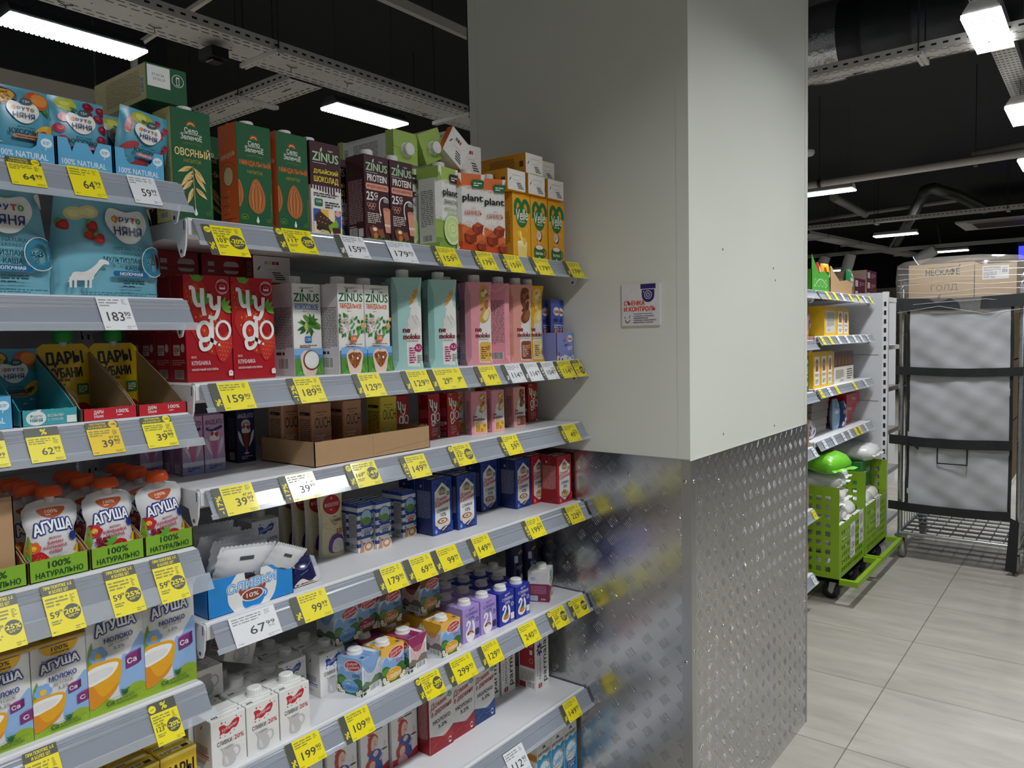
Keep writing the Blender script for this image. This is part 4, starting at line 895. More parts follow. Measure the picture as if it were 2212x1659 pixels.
# ---- children's milk: two sizes
NAVY = '#1d2f7d'
def bubble(f, x, y, w, h, rot=6):
    f.t('АГУША', x, y, w, h, '#efeee9', .045, .0, rot, out=[(NAVY, .115)], arc=h*.22)
def kidsmilk(key, small):
    w, d, h = (80, 60, 146) if small else (92, 60, 186); k = w/92; q = .72 if small else 1
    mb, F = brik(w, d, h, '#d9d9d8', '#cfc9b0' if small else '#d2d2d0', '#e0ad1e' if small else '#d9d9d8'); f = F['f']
    P = lambda pts: [(x*k, y*q) for x, y in pts]
    f.b(P([(50, 20), (54, 84), (66, 88), (78, 106), (92, 112), (92, 10)]), '#8fb2de')
    f.b(P([(0, 0), (0, 22), (20, 26), (46, 16), (70, 34), (92, 28), (92, 0)]), '#8fae2a')
    for i in range(26): f.e((i*37 % 90)*k, (2+(i*23 % 22))*q, .6, .6, '#d6dc8f', n=5)
    f.leaf(1*k, 74*q, 8*k, 124*q, 12*k, '#6d9a2c'); f.s_(P([(8, 70), (14, 92)]), 1.6, '#6d9a2c', False); f.flower(17*k, 98*q, 15*k, '#7fa9e0', '#e8bd22', 6)
    f.b(P([(-2, 82), (30, 88), (52, 82), (52, 60), (44, 36), (26, 22), (-2, 18)]), '#e3a41a'); f.b(P([(-2, 70), (-2, 18), (26, 22), (42, 34), (46, 44), (20, 30)]), '#d98a1e')
    f.b(P([(-1, 78), (28, 83), (48, 78), (38, 62), (18, 55), (-1, 54)]), '#ecebe8'); f.b(P([(-1, 72), (24, 76), (40, 72), (30, 62), (-1, 58)]), '#e0dfdc')
    for x, y, s, t in (((60, 62, 1, 'Са'),) if not small else ((58, 76, .85, 'Са'), (72, 46, .95, 'С'))):
        f.p([(x*k, y*q), ((x+20*s)*k, (y+4)*q), ((x+20*s)*k, (y+26*s)*q), (x*k, (y+22*s)*q)], '#7d2f74'); f.p([((x+20*s)*k, (y+4)*q), ((x+26*s)*k, (y+8)*q), ((x+26*s)*k, (y+29*s)*q), ((x+20*s)*k, (y+26*s)*q)], '#62205c'); f.p([(x*k, (y+22*s)*q), ((x+20*s)*k, (y+26*s)*q), ((x+26*s)*k, (y+29*s)*q), ((x+7*s)*k, (y+26*s)*q)], '#944a8a'); f.t(t, (x+10*s)*k, (y+13*s)*q, 15*k*s if len(t) > 1 else 9*k, 9*q, WH, .03, 0, 8)
    top = 100 if small else 158
    bubble(f, 46*k, 108 if small else 143, 64*k, 18*q)
    f.t('МОЛОКО', 50*k, 88 if small else 121, 46*k, 8, NAVY, .03, rot=3); f.r_(30*k, 82 if small else 118.5, 38*k, .6, '#333333'); f.t('ДЕТСКОЕ', 50*k, 77.5 if small else 113, 34*k, 5.5, '#444444', 0, rot=3); f.t('3,2%', 50*k, 70 if small else 104.5, 18*k, 6, '#444444', 0, rot=3)
    if small: f.e(40, 140, 28, 18, '#e0ad1e', a0=180, a1=360); f.t('100%', 41, 134, 24, 6.5, '#2a2a2a', .03); f.t('отборное', 41, 127, 26, 5, '#2a2a2a', .02); f.t('ВИТАМИНЫ ДЛЯ РОСТА', 40, 119, 52, 3, '#2a3a7a', .01, arc=-4); f.r_(0, 142, w, 4, '#e0ad1e')
    f.t('Са', 32*k, 15*q, 12*k, 7, '#1d5a2c', .03); f.t('ДЛЯ КРЕПКИХ', 56*k, 17*q, 30*k, 3.2, '#1d5a2c', .02, rot=3); f.t('ЗУБОВ И КОСТОЧЕК', 58*k, 12*q, 36*k, 3.2, '#1d5a2c', .02, rot=3); f.s_([(26*k, 10*q), (80*k, 10*q)], .4, '#1d5a2c', False); f.s_([(30*k, 22*q), (84*k, 22*q)], .4, '#1d5a2c', False); f.e(56*k, 26*q, 5*k, 4, '#1d5a2c'); f.leaf(56*k, 27*q, 48*k, 32*q, 3, '#2f7a3a'); f.leaf(56*k, 27*q, 64*k, 32*q, 3, '#2f7a3a')
    F['t'].ml(20, 10, 30, 12, 3, '#8a6a12' if small else '#888888'); F['l'].ml(10, 30, 40, 90, 24, '#999999')
    proto(key, 'milk_carton', 'carton', ('carton', mb.mesh('carton')))
kidsmilk('kids', False); kidsmilk('kidssmall', True)

# ---- fruit puree pouches with orange mushroom caps
def wfun(q):
    for a, b, va, vb in ((0, .12, .9, .96), (.12, .3, .96, .92), (.3, .55, .92, .8), (.55, .72, .8, .93), (.72, .86, .93, .95), (.86, .95, .95, .78), (.95, 1.01, .78, .3)):
        if q <= b: 
            t = (q-a)/(b-a); t = t*t*(3-2*t); return va+(vb-va)*t
    return .3
def puree(key, kiwi):
    mb, f = pouch(86, 118, 34, wfun, M('#cfcfd0', .22), ny=24, fn_t=lambda q: max(.05, min(1, (1-q)*1.9))*min(1, .45+q*3))
    f.b([(24, 103), (62, 104), (56, 92), (43, 88), (30, 92)], '#b5562f'); f.t('100%', 43, 98.5, 18, 5, '#eedfd2', .02); f.ml(34, 93, 19, 2.4, 1, '#eedfd2'); f.ml(26, 84.5, 34, 2.4, 1, '#3a3a4a', 4, .8)
    bubble(f, 43, 73, 56, 17)
    if kiwi:
        for i, t in enumerate(('ЯБЛОКО', 'БАНАН', 'КЛУБНИКА', 'КИВИ')): f.t(t, 43, 58-i*7, (18, 22, 34, 18)[i], 3.2 if i == 0 else 4.6, '#9a4a4a' if i == 0 else '#c23a4a', .03, rot=4)
        f.s_([(26, 31), (60, 33)], .4, '#999999', False); f.t('ПЮРЕ', 43, 28, 15, 3.4, '#888888')
        f.flower(13, 44, 10, '#d8622c', '#eac23a'); f.e(71, 57, 7, 7, NAVY)
    else:
        for i, t in enumerate(('ЯБЛОКО', 'КЛУБНИКА', 'МАЛИНА')): f.t(t, 46, 58-i*7, (18, 38, 30)[i], 3.2 if i == 0 else 5, '#9a4a4a' if i == 0 else '#c02a50', .03, rot=4)
        f.s_([(28, 39), (62, 41)], .4, '#c02a50', False); f.t('ПЮРЕ', 46, 35, 15, 3.6, '#a06a7a')
        f.flower(15, 54, 11, '#bb2038', '#eac23a'); f.e(72, 62, 6, 7, NAVY)
    f.leaf(5, 20, 9, 64, 9, '#7aa22c'); f.b([(70, 2), (72, 34), (80, 44), (84, 30), (83, 2)], '#e3b022'); f.e(70, 22, 8, 10, '#d9d8a8')
    if kiwi:
        f.straw(22, 20, 17, 15, 70, '#b8202a', True); f.e(14, 4, 20, 15, '#6b8f2c'); f.e(14, 4, 14, 10, '#9fc04a'); f.e(14, 4, 5, 3.5, '#dfe6b5'); f.b([(34, 2), (40, 12), (56, 14), (62, 4), (48, -0)], '#e0c67c')
    else:
        for i in range(46): f.e(19+(i*29 % 22)-4+(i % 3), 12+(i*17 % 30), 2.9, 2.9, ('#8f1f3a', '#a82c48', '#7a1830')[i % 3], n=8)
        f.straw(48, 16, 20, 19, 30, '#b3202a', True)
    cp = MB(); cp.lathe([(.0075, .112), (.0075, .122)], M('#d8d8d8', .3), 16); cp.lathe([(.0185, .122), (.0192, .126), (.0175, .134), (.0145, .1385), (.0125, .139), (.012, .1365), (.004, .1365), (.004, .139), (.0015, .139)], M('#e0551a', .38), 28)
    proto(key, 'puree_pouch', 'pouch', ('pouch', mb.mesh('pouch')), ('cap', cp.mesh('cap')))
puree('pureekiwi', True); puree('pureeberry', False)
KR = '#b08e68'
def tray(key, w, d, h, hb, col, art, name='display_tray', side=None, slope=1.0):
    """open-fronted cardboard tray: low front, sides rising to the back"""
    mb = MB(); e = .0016; w, d, h, hb = w/1000, d/1000, h/1000, hb/1000; side = side or KR
    mb.box(-w/2, w/2, 0, d, 0, e, side); rd = random.Random(len(key)); n = 24
    top = [(-w/2+w*i/n, h+rd.uniform(-.0007, .0007)) for i in range(n+1)][::-1]
    mb.ext([(-w/2, 0), (w/2, 0)]+top, e*.4, e, 'y', side); mb.ext([(-w/2, 0), (w/2, 0)]+top, 0, e*.4, 'y', col)
    mb.box(-w/2, w/2, d-e, d, 0, hb, side)
    sd = [(0, 0), (0, h)]+[(d*(.05+.8*slope*(i/14)), h+(hb-h)*(i/14)**.9+rd.uniform(-.0008, .0008)) for i in range(15)]+[(d, hb), (d, 0)]
    mb.ext(sd, -w/2, -w/2+e, 'x', side); mb.ext(sd, w/2-e, w/2, 'x', side)
    art(Face(mb, plane((-w/2, 0, 0), (1, 0, 0), (0, 0, 1), (0, -1, 0)), w*1000, h*1000))
    proto(key, name, 'tray', (name, mb.mesh(name)))
def a_green(f):
    f.t('100%', 43, 24, 32, 10, '#15401c', .04); f.t('НАТУРАЛЬНО', 43, 10, 68, 9, '#15401c', .04)
tray('greentray', 86, 200, 34, 96, '#7fae2c', a_green)
def a_red(f):
    f.t('ДАРЫ', 24, 14, 15, 7, WH, .04, 0, 2); f.t('КУБАНИ', 24, 7.5, 14, 4, WH, .04); f.t('100%', 62, 14, 20, 6, WH, .03); f.ml(53, 7, 20, 2.6, 1, WH)
tray('redtray', 86, 220, 21, 118, '#c3222f', a_red, side='#9a8466')
def a_teal(f):
    f.e(20, 13, 14, 11, WH); f.t('Фруто', 20, 16, 17, 5, '#2f8a94', .02); f.t('НЯНЯ', 20, 10, 17, 5.5, '#2f8a94', .03); f.leaf(20, 22, 28, 27, 5, WH); f.t('ВОЗЬМИ', 47, 16, 22, 4.4, WH, .01); f.t('С СОБОЙ!', 47, 10, 22, 4.4, WH, .01); f.r_(63, 3, 14, 11, WH)
tray('tealtray', 80, 220, 26, 120, '#3fa0a8', a_teal, side='#3f9aa2')
def a_sky(f):
    f.t('100% NATURAL', 40, 14, 66, 9, '#e6eef2', .02); f.e(72, 36, 8, 7, '#dcebf2'); f.ml(67, 34, 10, 5, 2, '#4f9cc0'); f.s_([(72, 30), (70, 25)], 1, '#dcebf2')
def skytray(key, variant):
    mb = MB(); w, d, h, e = .084, .2, .05, .0016; c = '#58a9d2'
    mb.box(-w/2, w/2, 0, d, 0, e, c)
    if variant == 0: pr = [(-w/2, 0), (w/2, 0), (w/2, h), (w/2-.022, h), (w/2-.026, .03), (w/2-.034, .024), (-w/2, .024)]
    elif variant == 1: pr = [(-w/2, 0), (w/2, 0), (w/2, h), (w/2-.022, h), (w/2-.03, .03), (.012, .03), (.004, .046), (-.014, .046), (-.02, .03), (-.026, h), (-w/2, h)]
    else: pr = [(-w/2, 0), (w/2, 0), (w/2, h), (w/2-.018, h), (w/2-.022, .034), (w/2-.03, .026), (-w/2+.024, .026), (-w/2+.018, .034), (-w/2+.016, h), (-w/2, h)]
    mb.ext(pr, 0, e, 'y', c); mb.box(-w/2, w/2, d-e, d, 0, .075, c); mb.box(-w/2, -w/2+e, 0, d, 0, h, c); mb.box(w/2-e, w/2, 0, d, 0, h, c)
    a_sky(Face(mb, plane((-w/2, 0, 0), (1, 0, 0), (0, 0, 1), (0, -1, 0)), 84, 50))
    proto(key, 'display_tray', 'tray', ('display_tray', mb.mesh('display_tray')))
for i in range(3): skytray('skytray%d' % i, i)

# ---- dried fruit pouches, the big cereal bag, yellow puree pouches
def nyanya(f, x, y, k):
    f.b([(x-24*k, y+4*k), (x-18*k, y+20*k), (x, y+17*k), (x+18*k, y+20*k), (x+24*k, y+4*k), (x+12*k, y-14*k), (x, y-19*k), (x-12*k, y-14*k)], WH)
    for i, (ch, cc) in enumerate(zip('Фруто', ('#d9862c', '#2a4a94', '#2a4a94', '#c2404a', '#5c9a3a'))): f.t(ch, x-13*k+i*6.6*k, y+8*k, (8 if i == 0 else 5)*k, (9 if i == 0 else 6)*k, cc, .03)
    f.t('НЯНЯ', x, y-5*k, 32*k, 10*k, '#27366f', .012)
def dried(key, fr, name):
    mb, f = pouch(86, 118, 26, lambda q: 1-.02*math.sin(9*q), M('#4d98b0', .3), fn_t=lambda q: .2+.8*math.sin(math.pi*min(1, q*1.05))**.6)
    rd = random.Random(3); f0 = f.fn; f.fn = lambda u, v, d: f0(u, min(117, 12+v*.9), d)
    if fr == 'peach':
        f.e(16, 98, 24, 16, '#5b2a4a', 10); f.e(16, 99, 21, 13, '#d8a93a', 10)
        for i in range(30): f.e(4+rd.uniform(0, 26), 92+rd.uniform(0, 14), 1.8, 1.4, '#a87a1f', n=6)
        f.e(66, 98, 18, 16, '#c05a2a'); f.e(70, 100, 12, 11, '#d98a3a'); f.b([(52, 30), (66, 52), (84, 58), (82, 40), (66, 28)], '#e6b23a'); f.e(70, 42, 7, 4, '#a83a22', 35); f.e(4, 78, 8, 8, '#a83038')
        f.leaf(72, 86, 84, 74, 8, '#4f7a2c')
    elif fr == 'cherry':
        f.e(26, 106, 16, 13, '#b5bb3c'); f.e(24, 108, 8, 6, '#d6d86a'); f.leaf(30, 100, 44, 96, 6, '#4f7a2c')
        for x, y in ((56, 94), (74, 88), (80, 104), (60, 108), (80, 70), (76, 50)): f.e(x, y, 8.5, 8, '#82152f'); f.e(x-2, y+2, 3, 2.4, '#b5405a')
        for x, y in ((20, 80), (12, 60), (16, 40)): f.e(x, y, 9, 8, '#b0264a'); f.e(x+2, y+1, 4, 4, '#c9506a')
        f.s_([(60, 100), (70, 92)], .8, '#4f7a2c')
    else:
        f.e(36, 102, 18, 13, '#aab03a'); f.e(34, 104, 9, 7, '#cdd06a'); f.leaf(38, 98, 56, 92, 6, '#4f7a2c')
        f.b([(8, 74), (12, 96), (20, 100), (22, 84), (16, 68)], '#a83a40'); f.b([(4, 38), (16, 52), (30, 56), (32, 48), (16, 38)], '#a83a40'); f.b([(24, 10), (34, 24), (46, 26), (52, 10)], '#a83a40')
        for x, y in ((62, 100), (76, 92), (68, 78), (78, 58), (72, 44)): 
            for i in range(12): f.e(x+5*math.cos(i*.9)*(i % 3)/2, y+5*math.sin(i*.9)*(i % 3)/2, 2.6, 2.6, ('#9c1f3a', '#b8304a')[i % 2], n=7)
    nyanya(f, 45, 72, .92); f.leaf(38, 92, 32, 98, 6, '#1d4f54'); f.b([(42, 88), (44, 97), (54, 98), (58, 90), (50, 87)], '#1d4f54'); f.t('12+', 50, 92.5, 9, 4.4, WH, .03)
    f.t('ФРУКТОВЫЕ', 46, 47, 24, 3.6, '#17343a', .01); f.t('КУСОЧКИ', 46, 39, 46, 8, '#17343a', .03); f.rr(27, 28, 40, 6.5, 3, {'peach': '#c78a6a', 'cherry': '#c2486a', 'apple': '#c77a86'}[fr]); f.t(name, 47, 31.2, 32, 3.8, WH if fr != 'peach' else '#4a2a1a', .02)
    for x, y in ((70, 22), (12, 18), (60, 14)): f.p([(x-5, y), (x-2, y+3), (x+1, y+1), (x+5, y)], '#d5e2e4')
    proto(key, 'dried_fruit_pouch', 'pouch', ('pouch', mb.mesh('pouch')))
dried('dpeach', 'peach', 'Персик маракуйя'); dried('dcherry', 'cherry', 'Яблоко вишня'); dried('dapple', 'apple', 'Яблоко малина')
mb, f = pouch(190, 185, 60, lambda q: (.84+.16*min(1, (1-q)*1.6)) if q > .2 else .98+.02*q, M('#77b3c4', .24), nx=16, ny=22, fn_t=lambda q: .25+.75*math.sin(math.pi*min(1, .12+q*.85))**.8)
f.cu = [190*i/16 for i in range(1, 16)]
for x, y in ((40, 150), (62, 154)): f.e(x, y, 17, 12, '#d9cf8a', 10); f.e(x, y, 11, 7, '#e8dfa5', 10)
for x, y in ((22, 128), (66, 128), (60, 112), (74, 106)): f.straw(x, y, 10, 9, 40, '#ab2030', True)
f.b([(168, 170), (176, 150), (188, 140), (190, 172)], '#d0cdbf')
nyanya(f, 124, 132, 1.6); f.t('100% NATURAL', 124, 92, 60, 6.5, '#22545c', .012); f.t('CEREALS', 124, 84, 34, 5, '#22545c', .012); f.t('МУЛЬТИЗЛАКОВАЯ', 122, 71, 92, 9, '#1c434c', .025, rot=-1); f.t('КАША', 128, 58, 28, 8.5, '#1c434c', .025)
f.rr(92, 42, 66, 10, 4, '#1f6a9c'); f.t('МОЛОЧНАЯ', 125, 47, 42, 5.6, WH, .04); f.ml(110, 24, 40, 15, 3, '#1c434c', 3, .42); f.ml(40, 8, 140, 7, 2, '#35707c', 4)
f.b([(22, 30), (28, 46), (46, 48), (62, 60), (70, 70), (82, 68), (84, 62), (76, 62), (70, 56), (60, 42), (56, 34), (24, 32)], WH); 
for x in (24, 31, 47, 54): f.s_([(x, 38), (x, 20)], 4, WH, False)
f.ring(170, 72, 25, 27, 9, '#2f7a96'); f.ring(170, 72, 15, 17, 1, '#2f7a96'); f.t('3', 170, 72, 7, 11, '#1c434c', .03); f.ring(170, 72, 26, 28, 1.4, WH)
proto('cerealbag', 'cereal_bag', 'bag', ('bag', mb.mesh('bag')))
mb, f = pouch(88, 125, 30, lambda q: 1 if q < .9 else 1-.25*((q-.9)*10)**2, M('#d9b81f', .3), fn_t=lambda q: max(.06, min(1, (1-q)*1.6)))
f.t('ДАРЫ', 43, 98, 62, 26, '#1b1a14', .05, 0, 3); f.t('КУБАНИ', 43, 74, 54, 17, '#1b1a14', .05, 0, 2); f.ml(14, 59, 66, 5, 1, '#7a3a22', 3, .9); f.ml(20, 52, 40, 3, 1, '#333333', 4, .9); f.e(36, 24, 24, 22, '#e0cf9a'); f.e(28, 28, 2.4, 2.8, '#222222'); f.e(44, 26, 2.4, 2.8, '#222222'); f.s_([(28, 18), (36, 14), (44, 18)], 1.6, '#8a2a22'); f.e(66, 6, 16, 14, '#a81f2a'); f.rr(58, 34, 22, 20, 3, '#3f7a3a'); f.ml(61, 38, 16, 13, 4, WH)
cp = MB(); cp.lathe([(.007, .12), (.007, .13)], M('#d0d0c8', .3), 14); cp.lathe([(.015, .128), (.016, .14), (.013, .15), (.003, .151)], M('#1f9a3a', .35), 24, rib=.04)
proto('yellowpouch', 'puree_pouch', 'pouch', ('pouch', mb.mesh('pouch')), ('cap', cp.mesh('cap')))
mb, F = brik(66, 58, 132, '#e0bb1c', '#d8b21a', '#d8b21a'); f, t = F['f'], F['t']
f.t('ДАРЫ', 33, 96, 54, 30, '#241a10', .05); f.t('КУБАНИ', 33, 66, 52, 16, '#241a10', .05); f.e(33, 28, 22, 20, '#b5302a'); f.r_(0, 126, 66, 6, '#f0d86a'); t.r_(4, 8, 58, 14, '#e9dca0'); t.ml(6, 10, 36, 10, 2, '#333333'); t.r_(46, 10, 12, 10, '#333333'); t.r_(4, 34, 58, 10, '#efe6b8'); t.ml(6, 36, 50, 6, 1, '#333333')
proto('juicebox', 'juice_box', 'carton', ('carton', mb.mesh('carton')))
# ---- blue sachets in their little box
mb, f = pouch(46, 150, 10, lambda q: 1, M('#4c5cae', .25), fn_t=lambda q: .3+.7*math.sin(math.pi*q))
f.r_(0, 140, 46, 10, '#3d4c9a'); f.b([(8, 118), (14, 128), (30, 130), (40, 122), (36, 112), (20, 110)], WH); f.t('Квики', 24, 120, 26, 9, '#b8243a', .04); f.t('MIX', 20, 98, 20, 9, '#1b2150', .02, rot=10); f.ml(10, 80, 30, 10, 2, '#dfe3f2', 3)
for i in range(5): f.r_(8+i*6.5, 58, 4.4, 20, ('#c04a5a', '#e0d0a0', '#c98aa0', '#e8e8e8', '#b8243a')[i])
f.e(34, 72, 5, 5, '#b8243a'); f.b([(4, 34), (14, 46), (30, 44), (42, 30), (40, 10), (6, 8)], '#a8552c'); f.b([(8, 28), (22, 34), (36, 24), (22, 14)], '#e6d8c4')
proto('sachet', 'straw_sachet', 'sachet', ('sachet', mb.mesh('sachet')))
mb = MB(); w, d, h, e = .088, .1, .084, .0014
mb.box(-w/2, w/2, 0, d, 0, e, '#8790cc'); mb.box(-w/2, w/2, 0, e, 0, h, '#8790cc'); mb.box(-w/2, w/2, d-e, d, 0, h, '#8790cc'); mb.box(-w/2, -w/2+e, 0, d, 0, h, '#8790cc'); mb.box(w/2-e, w/2, 0, d, 0, h, '#8790cc')
f = Face(mb, plane((-w/2, 0, 0), (1, 0, 0), (0, 0, 1), (0, -1, 0)), 88, 84)
f.b([(0, 0), (0, 16), (20, 12), (44, 18), (70, 10), (88, 16), (88, 0)], WH); f.b([(56, 66), (62, 76), (78, 74), (84, 64), (74, 56), (60, 58)], WH); f.t('Квики', 70, 66, 22, 9, '#b8243a', .04); f.t('MIX', 58, 48, 12, 6, '#1b2150', .02, rot=20); f.ml(58, 32, 24, 12, 3, '#e6e8f4')
for x, y, c in ((40, 60, '#b8243a'), (46, 46, '#2a3a8a'), (12, 22, '#b8243a'), (70, 20, '#3f9ab0'), (56, 8, '#d88a3a'), (12, 6, '#b8243a'), (28, 4, '#2a2f55'), (80, 8, '#3f9ad0')): f.e(x, y, 3.6, 4.4, c, n=12)
proto('sachetbox', 'display_box', 'box', ('display_box', mb.mesh('display_box')))
# ---- kraft tray for the coffee drinks
mb = MB(); w, d, h, e = .338, .19, .053, .002
mb.box(-w/2, w/2, 0, d, 0, e, KR); mb.box(-w/2, w/2, 0, e, 0, h, KR); mb.box(-w/2, w/2, d-e, d, 0, h, KR); mb.box(-w/2, -w/2+e, 0, d, 0, h, KR); mb.box(w/2-e, w/2, 0, d, 0, h, KR)
f = Face(mb, plane((-w/2, 0, 0), (1, 0, 0), (0, 0, 1), (0, -1, 0)), 338, 53); f.r_(158, 0, .8, 53, '#7a5f42'); f.s_([(166, 8), (337, 20)], .7, '#7a5f42', False); f.s_([(337, 20), (337, 0)], .7, '#7a5f42', False)
proto('krafttray', 'cardboard_tray', 'tray', ('cardboard_tray', mb.mesh('cardboard_tray')))
# ================================================================ shell of the shop
def floor_mat():
    m = bpy.data.materials.new('floor_tiles'); m.use_nodes = True
    nt = m.node_tree; N = nt.nodes; L = nt.links; b = N['Principled BSDF']
    ge = N.new('ShaderNodeNewGeometry'); mp = N.new('ShaderNodeMapping')
    L.new(ge.outputs['Position'], mp.inputs[0])
    br = N.new('ShaderNodeTexBrick'); br.offset = 0; br.squash = 1
    for k, v in (('Scale', 1), ('Brick Width', .599), ('Row Height', .599), ('Mortar Size', .0022), ('Bias', 0)): br.inputs[k].default_value = v
    mp.inputs['Location'].default_value = (-3.4505+.599*10, -.7295+.599*20, 0)
    L.new(mp.outputs[0], br.inputs['Vector'])
    br.inputs['Color1'].default_value = lin('#aaa59d'); br.inputs['Color2'].default_value = lin('#a29d94'); br.inputs['Mortar'].default_value = lin('#6e655a')
    no = N.new('ShaderNodeTexNoise'); no.inputs['Scale'].default_value = 3.2; no.inputs['Detail'].default_value = 8; no.inputs['Roughness'].default_value = .6
    st = N.new('ShaderNodeMapping'); st.inputs['Scale'].default_value = (3, .7, 1); L.new(ge.outputs['Position'], st.inputs[0]); L.new(st.outputs[0], no.inputs['Vector'])
    rp = N.new('ShaderNodeValToRGB'); rp.color_ramp.elements[0].position = .3; rp.color_ramp.elements[0].color = (.74, .73, .71, 1); rp.color_ramp.elements[1].position = .7; rp.color_ramp.elements[1].color = (1.06, 1.05, 1.03, 1)
    L.new(no.outputs['Fac'], rp.inputs[0])
    mx = N.new('ShaderNodeMix'); mx.data_type = 'RGBA'; mx.blend_type = 'MULTIPLY'; mx.inputs[0].default_value = 1
    L.new(br.outputs['Color'], mx.inputs[6]); L.new(rp.outputs[0], mx.inputs[7]); L.new(mx.outputs[2], b.inputs['Base Color'])
    b.inputs['Roughness'].default_value = .38
    bp = N.new('ShaderNodeBump'); bp.inputs['Strength'].default_value = .12; bp.inputs['Distance'].default_value = .002
    L.new(no.outputs['Fac'], bp.inputs['Height']); L.new(bp.outputs[0], b.inputs['Normal'])
    return m
mb = MB(); mb.box(-4, 24, -6, 8, -.1, 0, floor_mat()); struct('floor', mb)
CZ = 3.85
DARK = M('#1c1e20', .8, var=.25, scale=2.2)
mb = MB(); mb.box(-4, 24, -6, 8, CZ, CZ+.1, DARK); struct('ceiling', mb)
def wall_mat(zt, lo, hi):
    m = bpy.data.materials.new('wall_paint'); m.use_nodes = True
    nt = m.node_tree; N = nt.nodes; L = nt.links; b = N['Principled BSDF']
    ge = N.new('ShaderNodeNewGeometry'); sx = N.new('ShaderNodeSeparateXYZ'); L.new(ge.outputs['Position'], sx.inputs[0])
    no = N.new('ShaderNodeTexNoise'); no.inputs['Scale'].default_value = 1.3; L.new(ge.outputs['Position'], no.inputs['Vector'])
    ad = N.new('ShaderNodeMath'); ad.operation = 'MULTIPLY_ADD'; ad.inputs[1].default_value = .03; L.new(no.outputs['Fac'], ad.inputs[0]); L.new(sx.outputs['Z'], ad.inputs[2])
    gt = N.new('ShaderNodeMath'); gt.operation = 'GREATER_THAN'; gt.inputs[1].default_value = zt; L.new(ad.outputs[0], gt.inputs[0])
    mx = N.new('ShaderNodeMix'); mx.data_type = 'RGBA'; mx.inputs[6].default_value = lin(lo); mx.inputs[7].default_value = lin(hi)
    L.new(gt.outputs[0], mx.inputs[0]); L.new(mx.outputs[2], b.inputs['Base Color']); b.inputs['Roughness'].default_value = .7
    return m
mb = MB(); mb.box(-4, 24, 8, 8.1, 0, CZ, wall_mat(3.98-.0, '#c9c2b4', '#101214')); struct('wall_back', mb)
mb = MB(); mb.box(24, 24.1, -6, 8, 0, CZ, wall_mat(2.75, '#cfc4b4', '#101214')); struct('wall_right', mb)
# painted beam across the far aisle: light below, black soffit above
mb = MB(); mb.box(-4, 3.0, 5.6, 5.9, 0, 3.31, M('#c4bdae', .75, var=.05, scale=3)); mb.box(-4, 3.0, 5.58, 5.9, 3.311, CZ, DARK); struct('wall_left', mb)

# ---------------------------------------------------------------- column with tread-plate cladding
PX0, PX1, PY0, PY1, PZ = 1.942, 2.968, .909, 1.685, 1.178
PAINT = M('#d6d7cd', .5, var=.025, scale=5)
mb = MB(); g = .004
mb.box(PX0, PX1, PY0, PY1, .0, CZ, PAINT)
for x0, x1 in ((PX0-.0012, PX0+.002),):           # corner strips of the painted panels
    mb.box(x0, x1, PY0-.001, PY0+.036, PZ, CZ, PAINT); mb.box(x0, x1, PY1-.03, PY1+.001, PZ, CZ, PAINT)
mb.box(PX1-.03, PX1+.001, PY0-.0012, PY0+.002, PZ, CZ, PAINT)
rd = random.Random(6)
for x, z in ((2.17, 1.77), (2.60, 1.74), (2.61, 1.20), (2.17, 1.22), (2.62, 1.70)):     # pinholes and chips
    mb.box(x, x+.005, PY0-.0008, PY0, z, z+.007, '#5b5a52')
struct('column', mb)
ALU = M('#c3c4c4', .22, 1.0, var=.05, scale=9)
ALUR = M('#d6d7d7', .2, 1.0, var=.03, scale=30)
def tread(mb, P, w, h, rise):
    """raised bars in groups of five, alternately turned, on a sheet w x h; P maps (u, v, out)"""
    p = .0555; nU, nV = int(w/p)+2, int(h/p)+2; vs = []; fs = []
    for j in range(-1, 2*nV):
        for i in range(-1, nU+1):
            cx = (i+.5*(j % 2))*p; cy = j*p/2; s = 1 if j % 2 else -1
            for k in range(-2, 3):
                ox, oy = k*.0062*.72*s, k*.0062*.72
                # long axis at 45 degrees, alternating
                ax, ay = .72*s*-1, .72
                a = [(-.0145, 0), (-.008, .001), (0, .0014), (.008, .001), (.0145, 0), (.008, -.001), (0, -.0014), (-.008, -.001)]
                bx, by = cx+k*.0064*.72*s, cy+k*.0064*.72
                bow = .0016
                base = []
                for l, q in a:
                    q2 = q+bow*(1-(l/.0145)**2)
                    base.append((bx+l*-.72*s-q2*.72*s, by+l*.72+q2*.72))
                if any(u < .002 or u > w-.002 or v < .002 or v > h-.002 for u, v in base): continue
                n = len(vs); vs += [P(u, v, .0001) for u, v in base]
                rl = [(-.0095, 0), (0, 0), (.0095, 0)]
                for l, q in rl:
                    q2 = bow*(1-(l/.0145)**2)
                    vs.append(P(bx+l*-.72*s-q2*.72*s, by+l*.72+q2*.72, rise))
                r0, r1, r2 = n+8, n+9, n+10
                fs += [(n, n+1, r0), (n+1, n+2, r1, r0), (n+2, n+3, r2, r1), (n+3, n+4, r2), (n+4, n+5, r2), (n+5, n+6, r1, r2), (n+6, n+7, r0, r1), (n+7, n, r0)]
    mb.add(vs, fs, ALUR, True)
t = .0025; tps = []
mb = MB(); mb.box(PX0-t, PX0, PY0, PY1, 0, PZ, ALU); tread(mb, lambda u, v, d: (PX0-t-d, PY1-u, v), PY1-PY0, PZ, .0014)
tps.append(tag(obj('tread_plate', mb), 'tread plate sheet on the shelf side of the column, mirroring the price cards', 'tread plate'))
mb = MB(); mb.box(PX0, PX1, PY0-t, PY0, 0, PZ-.004, ALU); tread(mb, lambda u, v, d: (PX0+u, PY0-t-d, v), PX1-PX0, PZ-.004, .0008)
